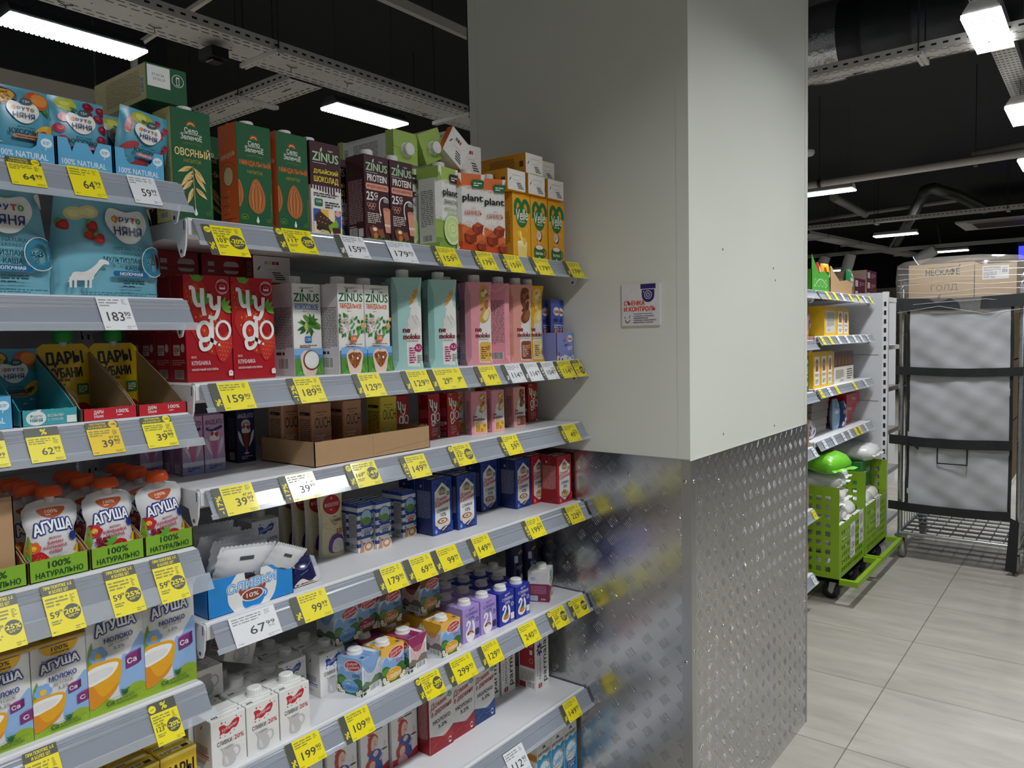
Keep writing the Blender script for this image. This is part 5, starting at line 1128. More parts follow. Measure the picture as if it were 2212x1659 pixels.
tps.append(tag(obj('tread_plate', mb), 'tread plate sheet on the aisle side of the column, pale and evenly lit', 'tread plate'))
AL2 = M('#b9babc', .32, 1.0, var=.03, scale=20)
mb = MB(); a = .028
mb.ext([(PX0-t-.0015, PY0-t-.0015), (PX0-t-.0015+a, PY0-t-.0015), (PX0-t-.0015+a, PY0-t), (PX0-t, PY0-t), (PX0-t, PY0-t+a), (PX0-t-.0015, PY0-t+a)], 0, PZ-.005, 'z', AL2)
cp = obj('corner_profile', mb); tag(cp, 'smooth aluminium angle on the near corner of the column', 'corner profile')
mb = MB(); mb.ext([(PX1+.0035, PY0-t-.0015), (PX1+.0035, PY0+a), (PX1+.002, PY0+a), (PX1+.002, PY0-t), (PX1-.008, PY0-t), (PX1-.008, PY0-t-.0015)], 0, PZ-.008, 'z', AL2)
tag(obj('corner_profile', mb), 'aluminium angle on the far right edge of the column', 'corner profile')
sm = MB(); sm.lathe([(.0055, 0), (.005, .0015), (.003, .0026), (.0005, .0028)], M('#cfcfcf', .25, 1), 12, axis='y'); sm.box(-.003, .003, .0026, .003, -.0006, .0006, '#555555'); screw = sm.mesh('screw')
k = 0
for par, x, z in ((cp, PX0+.014, 1.115), (cp, PX0+.014, .63)):
    o = link('screw', screw, par, (x, PY0-t-.0014, z), (0, 0, R(180)))
for z in (1.115, .60): o = link('screw', screw, cp, (PX0-t-.0014, PY0+.014, z), (0, 0, R(90)))
for x, z in ((2.13, 1.09), (2.66, 1.06), (2.62, .60), (2.16, .64), (2.60, .16), (2.17, .18)): link('screw', screw, tps[1], (x, PY0-t-.0005, z), (0, 0, R(180)))
for y, z in ((1.10, 1.12), (1.26, .55)): link('screw', screw, tps[0], (PX0-t-.0005, y, z), (0, 0, R(90)))
# the surveillance notice
mb = MB(); W, H, T = .121, .119, .007
mb.box(-T, 0, -W/2, W/2, 0, H, '#d5d2d4')
f = Face(mb, plane((-T, W/2, 0), (0, -1, 0), (0, 0, 1), (-1, 0, 0)), 121, 119)
VI = '#2c1f63'
f.r_(61, 103, 48, 14, VI); f.p([(65, 101), (105, 101), (105, 85)]+[(85+20*math.cos(R(-a)), 85+20*math.sin(R(-a))) for a in range(0, 181, 15)]+[(65, 85)], VI)
f.ring(85, 86, 12, 12, 2.2, '#d0c8e0'); f.ring(85, 86, 6, 6, 2.4, '#d0c8e0'); f.e(71, 95, 1.8, 1.8, '#d0c8e0')
f.t('СЪЕМКА', 41, 64, 66, 13, '#cf4a1f', .05); f.t('И КОНТРОЛЬ', 58, 47, 100, 13, '#cf4a1f', .05)
for i, s in enumerate(('Уважаемые покупатели,', 'в интересах соблюдения', 'законодательства', 'в магазине осуществляется', 'видеосъемка и контроль')): f.t(s, 38+(61, 64, 46, 72, 64)[i]/2, 33-i*6.2, (61, 64, 46, 72, 64)[i], 4, VI, .02)
f.s_([(12, 16), (16, 10), (20, 9), (25, 12), (27, 17)], 2, '#33333a'); f.s_([(11, 26), (11, 21)], 2, '#33333a', False); f.s_([(26, 27), (25, 22)], 2, '#33333a', False); f.e(27, 29, 1.4, 1, '#33333a')
o = obj('wall_sign', mb, loc=(PX0, 1.055, 1.553)); tag(o, 'square white video surveillance notice on the column', 'sign')

# ================================================================ shelving
SHW = M('#dcdcde', .38, var=.02); SHG = M('#c9cacc', .4, var=.03)
RAIL = M('#8d939d', .2, coat=.6, var=.05, scale=8)
CLEAR = M('#c9d0d8', .1, var=.03, trans=.62)
SILV = M('#b4b9c2', .22, .4, var=.08, scale=40)
Y0, YB = 1.262, 1.705
def shelf(x0, x1, zt, label, y0=Y0, yb=YB, over=.0, group=None):
    root = bpy.data.objects.new('shelf', None); COL.objects.link(root); root.location = ((x0+x1)/2, y0, zt); root.empty_display_size = .05
    w = (x1-x0)/2; dp = yb-y0
    mb = MB(); mb.ext([(dp, -.003), (.016, -.003), (.012, -.0005), (.005, 0), (.001, -.002), (0, -.006), (0, -.03), (.012, -.036), (.018, -.03), (dp, -.03)], -w+.004, w-.004, 'x', SHW)
    obj('shelf_board', mb, root)
    for s in (-1, 1):
        mb = MB(); x = s*(w-.002)
        mb.ext([(dp, -.004), (.002, -.003), (.0, -.012), (.006, -.05), (.014, -.066), (.024, -.068), (.03, -.056), (.036, -.038), (.08, -.03), (dp, -.06)], x-.0015, x+.0015, 'x', SHW)
        mb.lathe([(.004, -.0018), (.004, .0018)], '#4a4a4c', 10, (x, .02, -.058), 'x'); mb.box(x-.0018, x+.0018, .006, .009, -.022, -.006, '#4a4a4c')
        obj('bracket', mb, root)
    mb = MB()
    P = lambda t, o: (-.0025-.027*t-.857*o, -.004-.0465*t+.51*o)
    mb.ext([P(0, 0), P(0, .002), P(.12, .0032), P(.2, .002), P(.3, .0028), P(.38, .002), P(.9, .002), P(.9, .0008)], -w+.01, w-.002, 'x', RAIL)
    for t0 in (.02, .16, .3): mb.ext([P(t0, .0024), P(t0+.03, .0045), P(t0+.07, .0024)], -w+.01, w-.002, 'x', SILV)
    pr = obj('price_rail', mb, root)
    mb = MB(); mb.ext([P(.86, .003), P(.9, .0036), P(1.04+over, .0036), P(1.04+over, .003)], -w+.006, w+.004, 'x', CLEAR)
    obj('clear_strip', mb, root)
    return tag(root, label, 'shelf', group)
X0, X1 = .698, 1.934; XM, XL = .692, -.545
ZS = {'s1': 1.746, 's2': 1.4565, 's3': 1.268, 's4': 1.025, 's5': .738, 's6': .439, 's7': .137, 'L1': 1.803, 'L2': 1.605, 'L3': 1.407, 'L4': 1.168, 'L5': .925, 'L6': .672, 'L7': .42, 'L8': .17}
nm = ['top', 'second', 'third', 'fourth', 'fifth', 'sixth', 'lowest']
con = ['holding the plant-drink cartons', 'holding the red and white drink cartons', 'with the cardboard coffee tray', 'with the blue cream cartons', 'with the small cream cartons', 'with the tall milk cartons', 'near the floor beside the column']
for i in range(7): shelf(X0, X1, ZS['s%d' % (i+1)], 'white metal shelf %s, %s in the right bay' % (con[i], nm[i]), group='shelves of the right bay')
con = ['holding the blue dried-fruit pouches', 'holding the big light-blue cereal bags', 'with the red and teal trays', 'with the green puree trays', 'with the children\'s milk cartons', 'with the yellow juice boxes']
for i in range(6): shelf(XL, XM, ZS['L%d' % (i+1)], 'white metal shelf %s, %s in the left bay' % (con[i], nm[i]), over=.38 if i == 3 else .1, group='shelves of the left bay')
def back(x0, x1, zt, name, label, y=YB):
    mb = MB(); z = .1
    while z < zt-.02:
        h = min(.147, zt-z); mb.box(x0, x1, y, y+.012, z, z+h-.004, SHG); mb.box(x0, x1, y+.004, y+.012, z+h-.004, z+h, SHG); z += h
    tag(obj(name, mb), label, 'back panel')
back(XL, XM-.015, 1.80, 'back_panel', 'grey-white back panel behind the left shelving bay')
back(X0+.015, X1, 1.74, 'back_panel', 'grey-white back panel behind the right shelving bay')
def post(x, y, zt, label, z0=0, w=.03, pitch=.05):
    mb = MB(); mb.box(x-w/2, x+w/2, y-.03, y+.03, z0, zt, SHG)
    z = z0+.04
    while z < zt-.04: 
        for s in (-.006, .006): mb.box(x+s-.002, x+s+.002, y-.0308, y-.03, z, z+.03, '#1c1c1e')
        z += pitch
    return tag(obj('shelving_post', mb), label, 'post')
post(.695, YB-.0, 1.74, 'slotted white post between the left and right shelving bays')
mb = MB(); mb.box(XL, X1, Y0+.06, YB, 0, .06, SHG); tag(obj('shelving_plinth', mb), 'white plinth under the long shelving unit', 'plinth')

# ================================================================ price tags
YEL, GRY = '#ecdc12', '#4d4f42'
TAGN = [0]
def price(z, x0, x1, main, kop, lab, col='y', strip='%', head=None, old=None, circ=None, hh=.056, lift=0, badge=False, y=None, rzt=None, two=None):
    """a paper price card slid into a rail; x0..x1 along the rail"""
    w = (x1-x0)*1000; h = hh*1000; bg = YEL if col == 'y' else ('#e9c412' if col == 'o' else '#dfe0e2')
    bgm = M(bg, .38, coat=.5, var=.02)
    mb = MB(); mb.box(0, x1-x0, 0, hh, -.0004, 0, bgm)
    f = Face(mb, lambda u, v, d: (u/1000, v/1000, d), w, h, .4, .00002)
    s0 = 0; ink = '#3c3d35'; pale = '#8f8b38' if col != 'w' else '#94959a'
    if head:
        hb = h*.21 if head != '%' else h*.26
        f.r_(0, h-hb, w, hb, GRY)
        if head == '3': f.t('ПРИ ПОКУПКЕ 3-Х', w/2, h-hb*.3, w*.82, hb*.32, bg, .03); f.t('И БОЛЕЕ ШТ', w/2, h-hb*.74, w*.56, hb*.32, bg, .03)
        elif head == '%': f.t('%', w*.55, h-hb*.5, None, hb*.62, bg, .03); 
        elif head == '10':
            f.t('ПРИ ПОКУПКЕ', w*.38, h-hb*.3, w*.5, hb*.3, bg, .03); f.t('3-Х И БОЛЕЕ ШТ', w*.36, h-hb*.72, w*.58, hb*.28, bg, .03); f.e(w*.84, h-hb*.5, hb*.55, hb*.55, bg); f.t('-10%', w*.84, h-hb*.5, hb*.8, hb*.34, ink, .03)
        if head == '%' and badge: f.e(w*.13, h-hb*.55, hb*.34, hb*.34, bg); f.ml(w*.06, h-hb*.65, w*.14, hb*.2, 2, GRY)
        top = h-hb
    else: top = h
    if strip is not None:
        s0 = min(18, w*.2); f.r_(0, 0, s0, h, GRY)
        if badge: f.e(s0*.55, h*.84, s0*.42, s0*.42, bg); f.ml(s0*.25, h*.79, s0*.6, s0*.4, 3, GRY)
        if strip: f.t(strip, s0*.52, h*(.3 if len(strip) == 1 else .42), h*.25 if len(strip) == 1 else h*.6, s0*.58, bg if col != 'w' else '#dfe0e2', .04, rot=90)
        f.r_(s0, 0, .3, h, '#e9e7b0')
    pw = w-s0; q = (top)/h
    f.ml(s0+pw*.05, top-h*.29*q, pw*.64, h*.25*q, 3, pale, TAGN[0], .5)
    rd = random.Random(TAGN[0]+50)
    for i in range(5):                     # a smudge of small print where the code square sits
        f.ml(s0+pw*.76, top-h*.05-(i+1)*h*.035, pw*.17, h*.035, 1, pale, TAGN[0]+i)
    if circ:
        r = min(pw*.25, h*.26); cx, cy = w-r*1.12, top*.48
        f.e(cx, cy, r, r, GRY, n=28); f.t(circ, cx, cy+r*.12, r*1.75, r*.62, bg if col != 'w' else WH, .035); f.ml(cx-r*.6, cy-r*.62, r*1.2, r*.34, 2, bg)
        f.t(main, s0+pw*.22, top*.5, pw*.27, top*.15, ink, .01); f.ml(s0+pw*.08, top*.26, pw*.3, top*.12, 2, pale, 5)
        if kop: f.t(kop, s0+pw*.40, top*.56, pw*.1, top*.08, ink, 0)
        if old: f.t(old, s0+pw*.24, top*.64, pw*.26, top*.08, ink, 0)
    else:
        n = len(main); mw = min(pw*.17*n, pw*.52)
        if two:
            pw *= .62; mw *= .62; f.t(two, s0+pw*1.28, top*.40, pw*.17, top*.27, ink, .012); f.t(kop, s0+pw*1.44, top*.48, pw*.16, top*.13, ink, .008)
        f.t(main, s0+pw*.70-mw/2, top*.40, mw, top*.27, ink, .012); f.t(kop, s0+pw*.82, top*.48, pw*.19, top*.13, ink, .008); f.t('РУБ', s0+pw*.83, top*.36, pw*.12, top*.05, ink, 0)
        if old: f.t(old, s0+pw*.76, top*.62, pw*.3, top*.09, ink, 0)
    f.ml(s0+pw*.05, top*.07, pw*.24, top*.05, 1, pale, 4); f.ml(s0+pw*.7, top*.05, pw*.26, top*.1, 2, pale, 9, .3)
    TAGN[0] += 1
    yy = (Y0 if y is None else y)-.0028-.0052*.857; zz = z-.004+.0052*.51
    ang = math.atan2(.0465, .027)
    o = obj('price_tag', mb)
    dn = Vector((0, -.027, -.0465)).normalized()
    p = Vector((x0, yy, zz))+dn*(hh-lift)
    # local y runs up the rail, local z outward
    if rzt: o.location = rzt(p); o.rotation_euler = (ang, 0, R(0))
    else: o.location = p; o.rotation_euler = (ang, 0, 0)
    return tag(o, lab, 'price tag', None)
# ---------------------------------------------------------------- the cards in the rails
def cards(s, rows):
    for r in rows: price(ZS[s], *r[:5], **(r[5] if len(r) > 5 else {}))
P_ = lambda t: 'price card reading '+t
cards('s1', [
 (.718, .794, '103', '99', 'yellow '+P_('103 with a minus 20 percent disc, sticking up, top right shelf'), dict(circ='-20%', old='129.90', badge=True, lift=-.012, hh=.064)),
 (.868, .952, '111', '99', 'yellow '+P_('111 with a minus 20 percent disc under the almond cartons'), dict(circ='-20%', old='139.90', badge=True)),
 (1.011, 1.087, '159', '90', 'white '+P_('159.90 under the brown and white chocolate-drink carton'), dict(col='w')),
 (1.151, 1.228, '179', '90', 'white '+P_('179.90 under the brown protein-drink cartons'), dict(col='w', strip=None)),
 (1.292, 1.375, '159', '90', 'yellow '+P_('159.90 under the green pistachio cartons'), dict(strip='-33%', old='239.90')),
 (1.436, 1.514, '179', '90', 'yellow '+P_('179.90 under the first orange caramel carton'), dict(strip='-33%', old='269.90')),
 (1.546, 1.628, '159', '90', 'yellow '+P_('159.90 under the second orange caramel carton'), dict(strip='-33%', old='239.90')),
 (1.674, 1.76, '179', '90', 'yellow '+P_('179.90 under the yellow banana-drink carton'), dict()),
 (1.836, 1.922, '179', '90', 'yellow '+P_('179.90 at the column end of the top right shelf'), dict())])
cards('s2', [
 (.721, .80, '159', '90', 'glare-washed yellow '+P_('159.90 under the leftmost red strawberry carton'), dict()),
 (.883, .96, '189', '90', 'yellow '+P_('189.90 under the red chocolate milkshake carton'), dict(strip='-12%', old='215.90')),
 (1.045, 1.12, '129', '90', 'yellow '+P_('129.90 under the white almond-drink cartons'), dict()),
 (1.185, 1.266, '129', '90', 'yellow '+P_('129.90 left of the wide double card on the second shelf'), dict()),
 (1.269, 1.381, '29', '99', 'wide yellow '+P_('29.99 and 9.99 under the mint oat cartons'), dict(two=',9')),
 (1.435, 1.515, '99', '99', 'yellow '+P_('99 under the pink almond carton'), dict()),
 (1.543, 1.622, '114', '90', 'white '+P_('114.90, leftmost of the three white cards on the second shelf'), dict(col='w')),
 (1.626, 1.70, '114', '90', 'white '+P_('114.90, middle of the three white cards on the second shelf'), dict(col='w')),
 (1.704, 1.777, '104', '90', 'white '+P_('104.90 with a minus 15 percent strip under the banana carton'), dict(col='w', strip='-15%', old='123.90')),
 (1.781, 1.864, '114', '90', 'yellow '+P_('114.90 with a minus 15 percent strip on the second shelf'), dict(strip='-15%', old='134.90')),
 (1.871, 1.921, '42', '', 'narrow yellow '+P_('42 with a dark disc under the blue sachet box'), dict(strip=None, head='10', circ='42'))])
cards('s3', [
 (.717, .798, '39', '99', 'yellow '+P_('39.99 at the left end of the coffee-tray shelf'), dict(strip='-17%', old='47.99')),
 (.856, .937, '39', '99', 'yellow '+P_('39.99 under the left corner of the kraft coffee tray'), dict(strip='-17%', old='47.99')),
 (1.016, 1.099, '169', '90', 'yellow '+P_('169 with a 149 disc under the kraft coffee tray'), dict(circ='149', badge=True)),
 (1.17, 1.248, '149', '90', 'yellow '+P_('149.90 with a minus 12 percent strip under the coffee tray'), dict(strip='-12%', old='169.90', lift=-.006)),
 (1.33, 1.41, '32', '90', 'yellow '+P_('32 with a minus 50 percent disc under red dessert cartons'), dict(circ='-50%', badge=True, old='64.90')),
 (1.523, 1.602, '59', '90', 'yellow '+P_('59.90 under the small pink almond cartons'), dict(strip='-14%', old='69.90')),
 (1.801, 1.886, '49', '90', 'yellow '+P_('49.90 at the column end of the third shelf'), dict(strip='-40%', old='82.90'))])
cards('s4', [
 (.739, .835, '67', '99', 'white '+P_('67.99 under the bright blue packet box'), dict(col='w', strip=None)),
 (.871, .956, '99', '99', 'yellow '+P_('99.99 beside the dark blue packet'), dict()),
 (1.089, 1.168, '179', '90', 'yellow '+P_('179.90 under the beige cream pouches'), dict()),
 (1.176, 1.261, '69', '99', 'yellow '+P_('69.99 under the blue-striped cream cartons'), dict()),
 (1.266, 1.35, '99', '99', 'yellow '+P_('99.99 under the striped carton with the red lettering'), dict()),
 (1.393, 1.474, '149', '90', 'yellow '+P_('149.90 under the dark blue 10 percent cream cartons'), dict()),
 (1.617, 1.70, '199', '90', 'yellow '+P_('199.90 with a minus 26 percent strip on the fourth shelf'), dict(strip='-26%', old='270.90')),
 (1.81, 1.899, '229', '90', 'yellow '+P_('229.90 under the red 20 percent cream cartons'), dict(strip='ХИТ', old='251.90'))])
cards('s5', [
 (.847, .927, '199', '90', 'yellow '+P_('199.90 under the white jug cartons with red splashes'), dict()),
 (.979, 1.057, '109', '90', 'yellow '+P_('109.90 under the white jug cartons with blue splashes'), dict()),
 (1.20, 1.279, '139', '90', 'yellow '+P_('139 with a minus 30 percent disc under the farm cream cartons'), dict(circ='-30%', badge=True, old='199.90')),
 (1.301, 1.396, '299', '90', 'yellow '+P_('299.90 under the yellow-topped farm cream carton'), dict()),
 (1.423, 1.501, '129', '90', 'yellow '+P_('129.90 under the lilac cream cartons'), dict()),
 (1.591, 1.665, '240', '90', 'yellow '+P_('240.90 without a dark strip under the deep blue cream cartons'), dict(strip=None)),
 (1.725, 1.809, '299', '90', 'yellow '+P_('299 with a 259 disc on the fifth shelf'), dict(circ='259', badge=True, old='345.90')),
 (1.831, 1.917, '349', '90', 'yellow '+P_('349 with a 309 disc at the column end'), dict(circ='309', badge=True, old='389.90'))])
cards('s6', [
 (1.505, 1.587, '112', '90', 'white '+P_('112.90 on the rail of the sixth shelf'), dict(col='w', strip=None, lift=-.02, hh=.07)),
 (1.781, 1.867, '149', '90', 'yellow '+P_('149.90 above the turquoise milk cartons'), dict())])
cards('L1', [
 (.424, .470, '64', '99', 'yellow '+P_('64.99 with a dark header on the top left shelf'), dict(strip=None, head='10', hh=.05)),
 (.506, .553, '64', '99', 'plain yellow '+P_('64.99 on the top left shelf'), dict(strip=None)),
 (.596, .641, '59', '99', 'white '+P_('59.99 at the right end of the top left shelf'), dict(col='w', strip=None))])
cards('L2', [(.538, .588, '183', '90', 'white '+P_('183.90 under the big light-blue cereal bag'), dict(col='w', strip=None, hh=.062))])
cards('L3', [
 (.356, .400, '62', '99', 'yellow '+P_('62.99 cut off by the left frame edge'), dict(strip=None, head='%')),
 (.427, .473, '62', '99', 'yellow '+P_('62.99 with a percent header under the teal tray'), dict(strip=None, head='%')),
 (.512, .561, '39', '90', 'orange-yellow '+P_('39.90 under the left red tray'), dict(strip=None, head='10', col='o', old='57.90')),
 (.598, .649, '39', '90', 'yellow '+P_('39.90 under the right red tray'), dict(strip=None, head='10', old='44.90'))])
for i, (a, b, c, t) in enumerate(((.36, .404, '25%', 'cut off by the left frame edge'), (.436, .484, '20%', 'with a 20 percent disc'), (.527, .576, '25%', 'and 25 percent under the middle green tray'), (.602, .651, '25%', 'and 25 percent under the right green tray'))):
    price(ZS['L4'], a, b, '59', '99', 'tall yellow '+P_('59.99 '+t), strip=None, head='3', circ=c, hh=.078)
price(ZS['L5'], .40, .446, '134', '90', 'yellow price card with a multi-buy header under the small children\'s milk cartons', strip=None, head='3', circ='-20%', hh=.074)
price(ZS['L5'], .586, .632, '123', '90', 'yellow '+P_('123 with a minus 20 percent disc under children\'s milk cartons'), strip=None, head='%', circ='-20%', badge=True, old='154.90', hh=.07)

# ================================================================ the goods on the right bay
DEP = dict(pistachio=.076, caramel=.076, mint=.074, pink=.074, blue=.074, choc=.074, burgundy=.064, banana=.074, farmblue=.066, farmred=.066)
def putc(kind, cx, cy, z, rz, label, group=None):
    """placed by the middle of its foot and turned"""
    d = DEP[kind]/2; a = R(rz)
    return put(kind, (cx+d*math.sin(a), cy-d*math.cos(a), z), label, group, rz)
LYB, LYT = (R(-90), 0, 0), (R(90), 0, 0)     # lying, foot towards us / lid towards us
z = 1.743
put('oat', (.731, 1.29, z), 'green and yellow oat-drink carton at the left end of the top right shelf')
put('oat', (.838, 1.42, z), 'green oat-drink carton set back in shade behind the almond-drink carton')
put('oat', (.731, 1.42, z), 'green oat-drink carton hidden behind the front oat carton')
put('oat', (.705, 1.318, z+.196+.062+.0125), 'oat-drink carton lying on top with its dated foot showing', rot=LYB)
put('almond', (.857, 1.29, z), 'green almond-drink carton with wide orange side, left of the pair')
put('almond', (.943, 1.29, z), 'green almond-drink carton with narrow orange side, right of the pair')
put('dubai', (1.0245, 1.29, z), 'maroon and white chocolate-drink carton with dripping print')
put('dubai', (1.112, 1.375, z), 'second chocolate-drink carton in shade behind the gap')
put('protein', (1.165, 1.29, z), 'maroon protein-drink carton, left of the pair')
put('protein', (1.2405, 1.29, z), 'maroon protein-drink carton, right of the pair')
put('protein', (1.2405, 1.36, z), 'maroon protein-drink carton behind the right one of the pair')
putc('pistachio', 1.340, 1.41, z, -15, 'green and white pistachio carton set back, left of its neighbour')
putc('pistachio', 1.405, 1.335, z, 4, 'green and white pistachio carton turned to show its barcode side')
putc('pistachio', 1.485, 1.425, z, 10, 'green and white pistachio carton peeping out behind the turned one')
put('pistachio', (1.325, 1.565, z+.212), 'green pistachio carton lying on the brown cartons with its cap to the front', rot=LYT)
put('pistachio', (1.428, 1.56, z+.234), 'green pistachio carton lying tilted on others, cap to the front', rot=(R(90), R(-24), 0))
putc('caramel', 1.512, 1.335, z, -24, 'orange and white caramel carton, left of the pair')
putc('caramel', 1.600, 1.335, z, -24, 'orange and white caramel carton, right of the pair')
put('caramel', (1.598, 1.402, z), 'orange caramel carton behind the right caramel carton')
put('caramel', (1.505, 1.335, z+.305), 'orange caramel carton lying tilted with its white foot to the front', rot=(R(-90), R(33), 0))
put('vbanana', (1.694, 1.29, z), 'yellow banana-drink carton with a glass, leftmost of three')
put('vcoco', (1.777, 1.29, z), 'yellow coconut barista carton, left of the two with green cups')
put('vcoco', (1.862, 1.29, z), 'yellow coconut barista carton, right of the two beside the column')
for i, x in enumerate((1.694, 1.777, 1.862)):
    put('vcoco' if i else 'vbanana', (x, 1.36, z), 'yellow carton in the second row behind the %s yellow one' % ('left', 'middle', 'right')[i])
zt = z+.180+.0012
for i, x in enumerate((1.660, 1.752, 1.846)): put('vcoco', (x, 1.279, zt+.056), 'yellow carton lying on top, white foot to the front, %s of the lower three' % ('leftmost', 'middle', 'rightmost')[i], rot=LYB)
put('vbanana', (1.745, 1.281, zt+.1125), 'topmost yellow carton lying across the stack with its long side showing', rot=LYB)
put('vcoco', (1.838, 1.305, zt+.1125), 'yellow carton lying second from the column on top of the stack', rot=LYB)
put('caramel', (1.568, 1.36, z+.300), 'carton lying with its white foot to the front between the caramel and yellow packs', rot=LYB)

z = 1.4535
put('chudo', (.789, 1.36, z), 'large red strawberry milkshake carton, left of the front two')
put('chudo', (.886, 1.36, z), 'large red strawberry milkshake carton, right of the front two')
put('chudochoc', (.983, 1.44, z), 'large red chocolate milkshake carton set back in shade')
for k in (1, 2): put('chudo', (.789, 1.36+.0595*k, z), 'red strawberry carton %s behind the left front one' % ('directly', 'two places')[k-1])
for k in (1, 2, 3): put('chudo', (.886, 1.36+.0595*k, z), 'red strawberry carton in the %s row behind the right front one' % ('second', 'third', 'fourth')[k-1])
put('chudo', (.789, 1.5385, z), 'red strawberry carton in the back row near the left post'); 
put('chudochoc', (.983, 1.50, z), 'red chocolate milkshake carton in the back row')
put('chudo', (.803, 1.6985, z+.2035), 'red carton lying on top at the back, white spout patch to the front, left', rot=LYT)
put('chudo', (.905, 1.6985, z+.2035), 'red carton lying on top at the back, white spout patch to the front, right', rot=LYT)
put('chudo', (1.0, 1.455, z+.2035+.058), 'red carton lying on top with its white folded foot to the front', rot=LYB)
put('coconut', (1.019, 1.362, z), 'white coconut-drink carton with a green palm picture')
put('coconut', (1.075, 1.45, z), 'white coconut-drink carton in the back, only its cap and edge showing')
put('almondwhite', (1.097, 1.31, z), 'white almond-drink carton, left of the front two')
put('almondwhite', (1.172, 1.31, z), 'white almond-drink carton, right of the front two')
put('almondwhite', (1.157, 1.388, z), 'white almond-drink carton behind the front two')
putc('mint', 1.310, 1.367, z, -30, 'tall mint-green oat-drink carton, left of the two, half in shade')
putc('mint', 1.428, 1.36, z, -30, 'tall mint-green oat-drink carton, right of the two, in the light')
putc('mint', 1.38, 1.445, z, 0, 'tall mint-green oat-drink carton in shade behind the other two')
putc('blue', 1.545, 1.45, z, 0, 'blue-edged coconut-drink carton set back beside the mint carton')
putc('pink', 1.568, 1.36, z, -30, 'tall pink almond-drink carton with its front turned to us')
putc('pink', 1.660, 1.362, z, 40, 'tall pink almond-drink carton turned so its printed side shows')
putc('choc', 1.742, 1.355, z, -28, 'tall pink-brown chocolate oat-drink carton')
putc('banana', 1.806, 1.362, z, -22, 'tall yellow banana oat-drink carton')
put('sachetbox', (1.887, 1.283, z), 'small lilac-blue display box of straw sachets by the column')
for i, (x, y, r) in enumerate(((1.872, 1.31, 2), (1.905, 1.325, 6), (1.88, 1.35, -2))):
    put('sachet', (x, y, z+.0016), 'blue straw sachet in the lilac box, %s' % ('left front', 'right front, leaning to the column', 'behind the front two')[i], rot=(0, R(r), 0)).scale = (1.0, 1, 1.22)

z = 1.265
put('angelato', (.784, 1.43, z), 'pink and lilac milk-dessert carton, left of the front two')
put('angelato', (.831, 1.43, z), 'pink and lilac milk-dessert carton, right of the front two')
put('angelato', (.735, 1.50, z), 'pink and lilac milk-dessert carton set back beside the left bay')
put('angelato', (.784, 1.472, z), 'pink milk-dessert carton behind the left front one')
put('angelatodark', (.938, 1.485, z), 'dark navy milk-dessert carton behind the kraft tray')
put('angelatodark', (.938, 1.53, z), 'dark navy milk-dessert carton in the back row')
put('krafttray', (1.136, 1.285, z), 'open kraft cardboard tray with coffee drinks, on the third shelf')
zt = z+.0022
for i, (x, y, k, t) in enumerate(((1.002, 1.405, 'ouch', 'at the back left corner'), (1.06, 1.40, 'ouch', 'second from the left in the back'), (1.028, 1.335, 'ouch', 'at the front left'), (1.113, 1.335, 'ouch', 'front middle, beside an empty gap'), (1.122, 1.40, 'ouchyellow', 'behind the middle one'), (1.222, 1.335, 'ouchyellow', 'at the right end'))):
    put(k, (x, y, zt), '%s coffee-drink carton in the kraft tray, %s' % ('yellow' if 'y' in k[4:] else 'tan', t))
put('chocdessert', (1.345, 1.42, z), 'small red chocolate-dessert carton half hidden by the kraft tray')
put('chocdessert', (1.425, 1.385, z), 'small red chocolate-dessert carton right of the kraft tray')
put('chudosmall', (1.487, 1.375, z), 'small red strawberry carton wrapped in film beside the pink ones')
put('pinksmall', (1.553, 1.34, z), 'small pink almond-drink carton, left of the front two', rz=-22)
put('pinksmall', (1.533, 1.40, z), 'small pink almond-drink carton behind the left front one')
put('pinksmall', (1.628, 1.335, z), 'small pink almond-drink carton, right of the front two', rz=-8)
put('chudosmall', (1.668, 1.40, z), 'small red strawberry carton peeping out between pink and brown ones')
put('chocsmall', (1.745, 1.35, z), 'small pink-brown chocolate oat-drink carton', rz=-8)
put('chudosmall', (1.877, 1.40, z), 'small red dessert carton nearest the column on the third shelf', rz=-6)

z = 1.022
put('bluebox', (.81, 1.283, z), 'bright blue cardboard box of white portion-cream packets')
for i in range(6):
    put('creampacket', (.795+.006*(i % 2), 1.332+i*.0255, z+.012+.006*(i % 3)), 'white portion-cream packet in the blue box, %s' % ('frontmost', 'second from the front', 'third from the front', 'fourth from the front', 'fifth from the front', 'rearmost')[i], rot=(R(24-2*i), R(7-2*(i % 3)), 0))
put('creampacket', (.858, 1.318, z+.020), 'white portion-cream packet leaning out at the right of the blue box', rot=(R(30), R(24), 0)).scale = (.62, .8, .86)
put('darkpacket', (.945, 1.30, z+.002), 'glossy dark blue packet slumped beside the bright blue box', rot=(R(-28), 0, 0))
put('kblue', (1.0, 1.52, z), 'white carton with a blue splash deep in shade on the fourth shelf')
for i in range(4): put('creampouch', (1.118-i*.006, 1.435+i*.043, z), 'beige cream pouch with a red oval, %s' % ('frontmost', 'second from the front', 'third from the front', 'rearmost of the row')[i])
put('strip10', (1.186, 1.39, z), 'small blue-striped cream carton, left of the front two')
put('strip10', (1.235, 1.38, z), 'small blue-striped cream carton, right of the front two')
for x, y, t in ((1.186, 1.428, 'behind the left front one'), (1.238, 1.42, 'behind the right front one')): put('strip10', (x, y, z), 'small blue-striped cream carton '+t)
put('strip20', (1.345, 1.405, z), 'small striped cream carton with red 20 percent lettering'); put('strip20', (1.345, 1.443, z), 'striped 20 percent cream carton behind the front one')
CR = 'dark blue 10 percent cream carton with a white panel, '
put('cream10', (1.412, 1.352, z), CR+'leftmost of the front pair'); put('cream10', (1.494, 1.34, z), CR+'right one of the front pair')
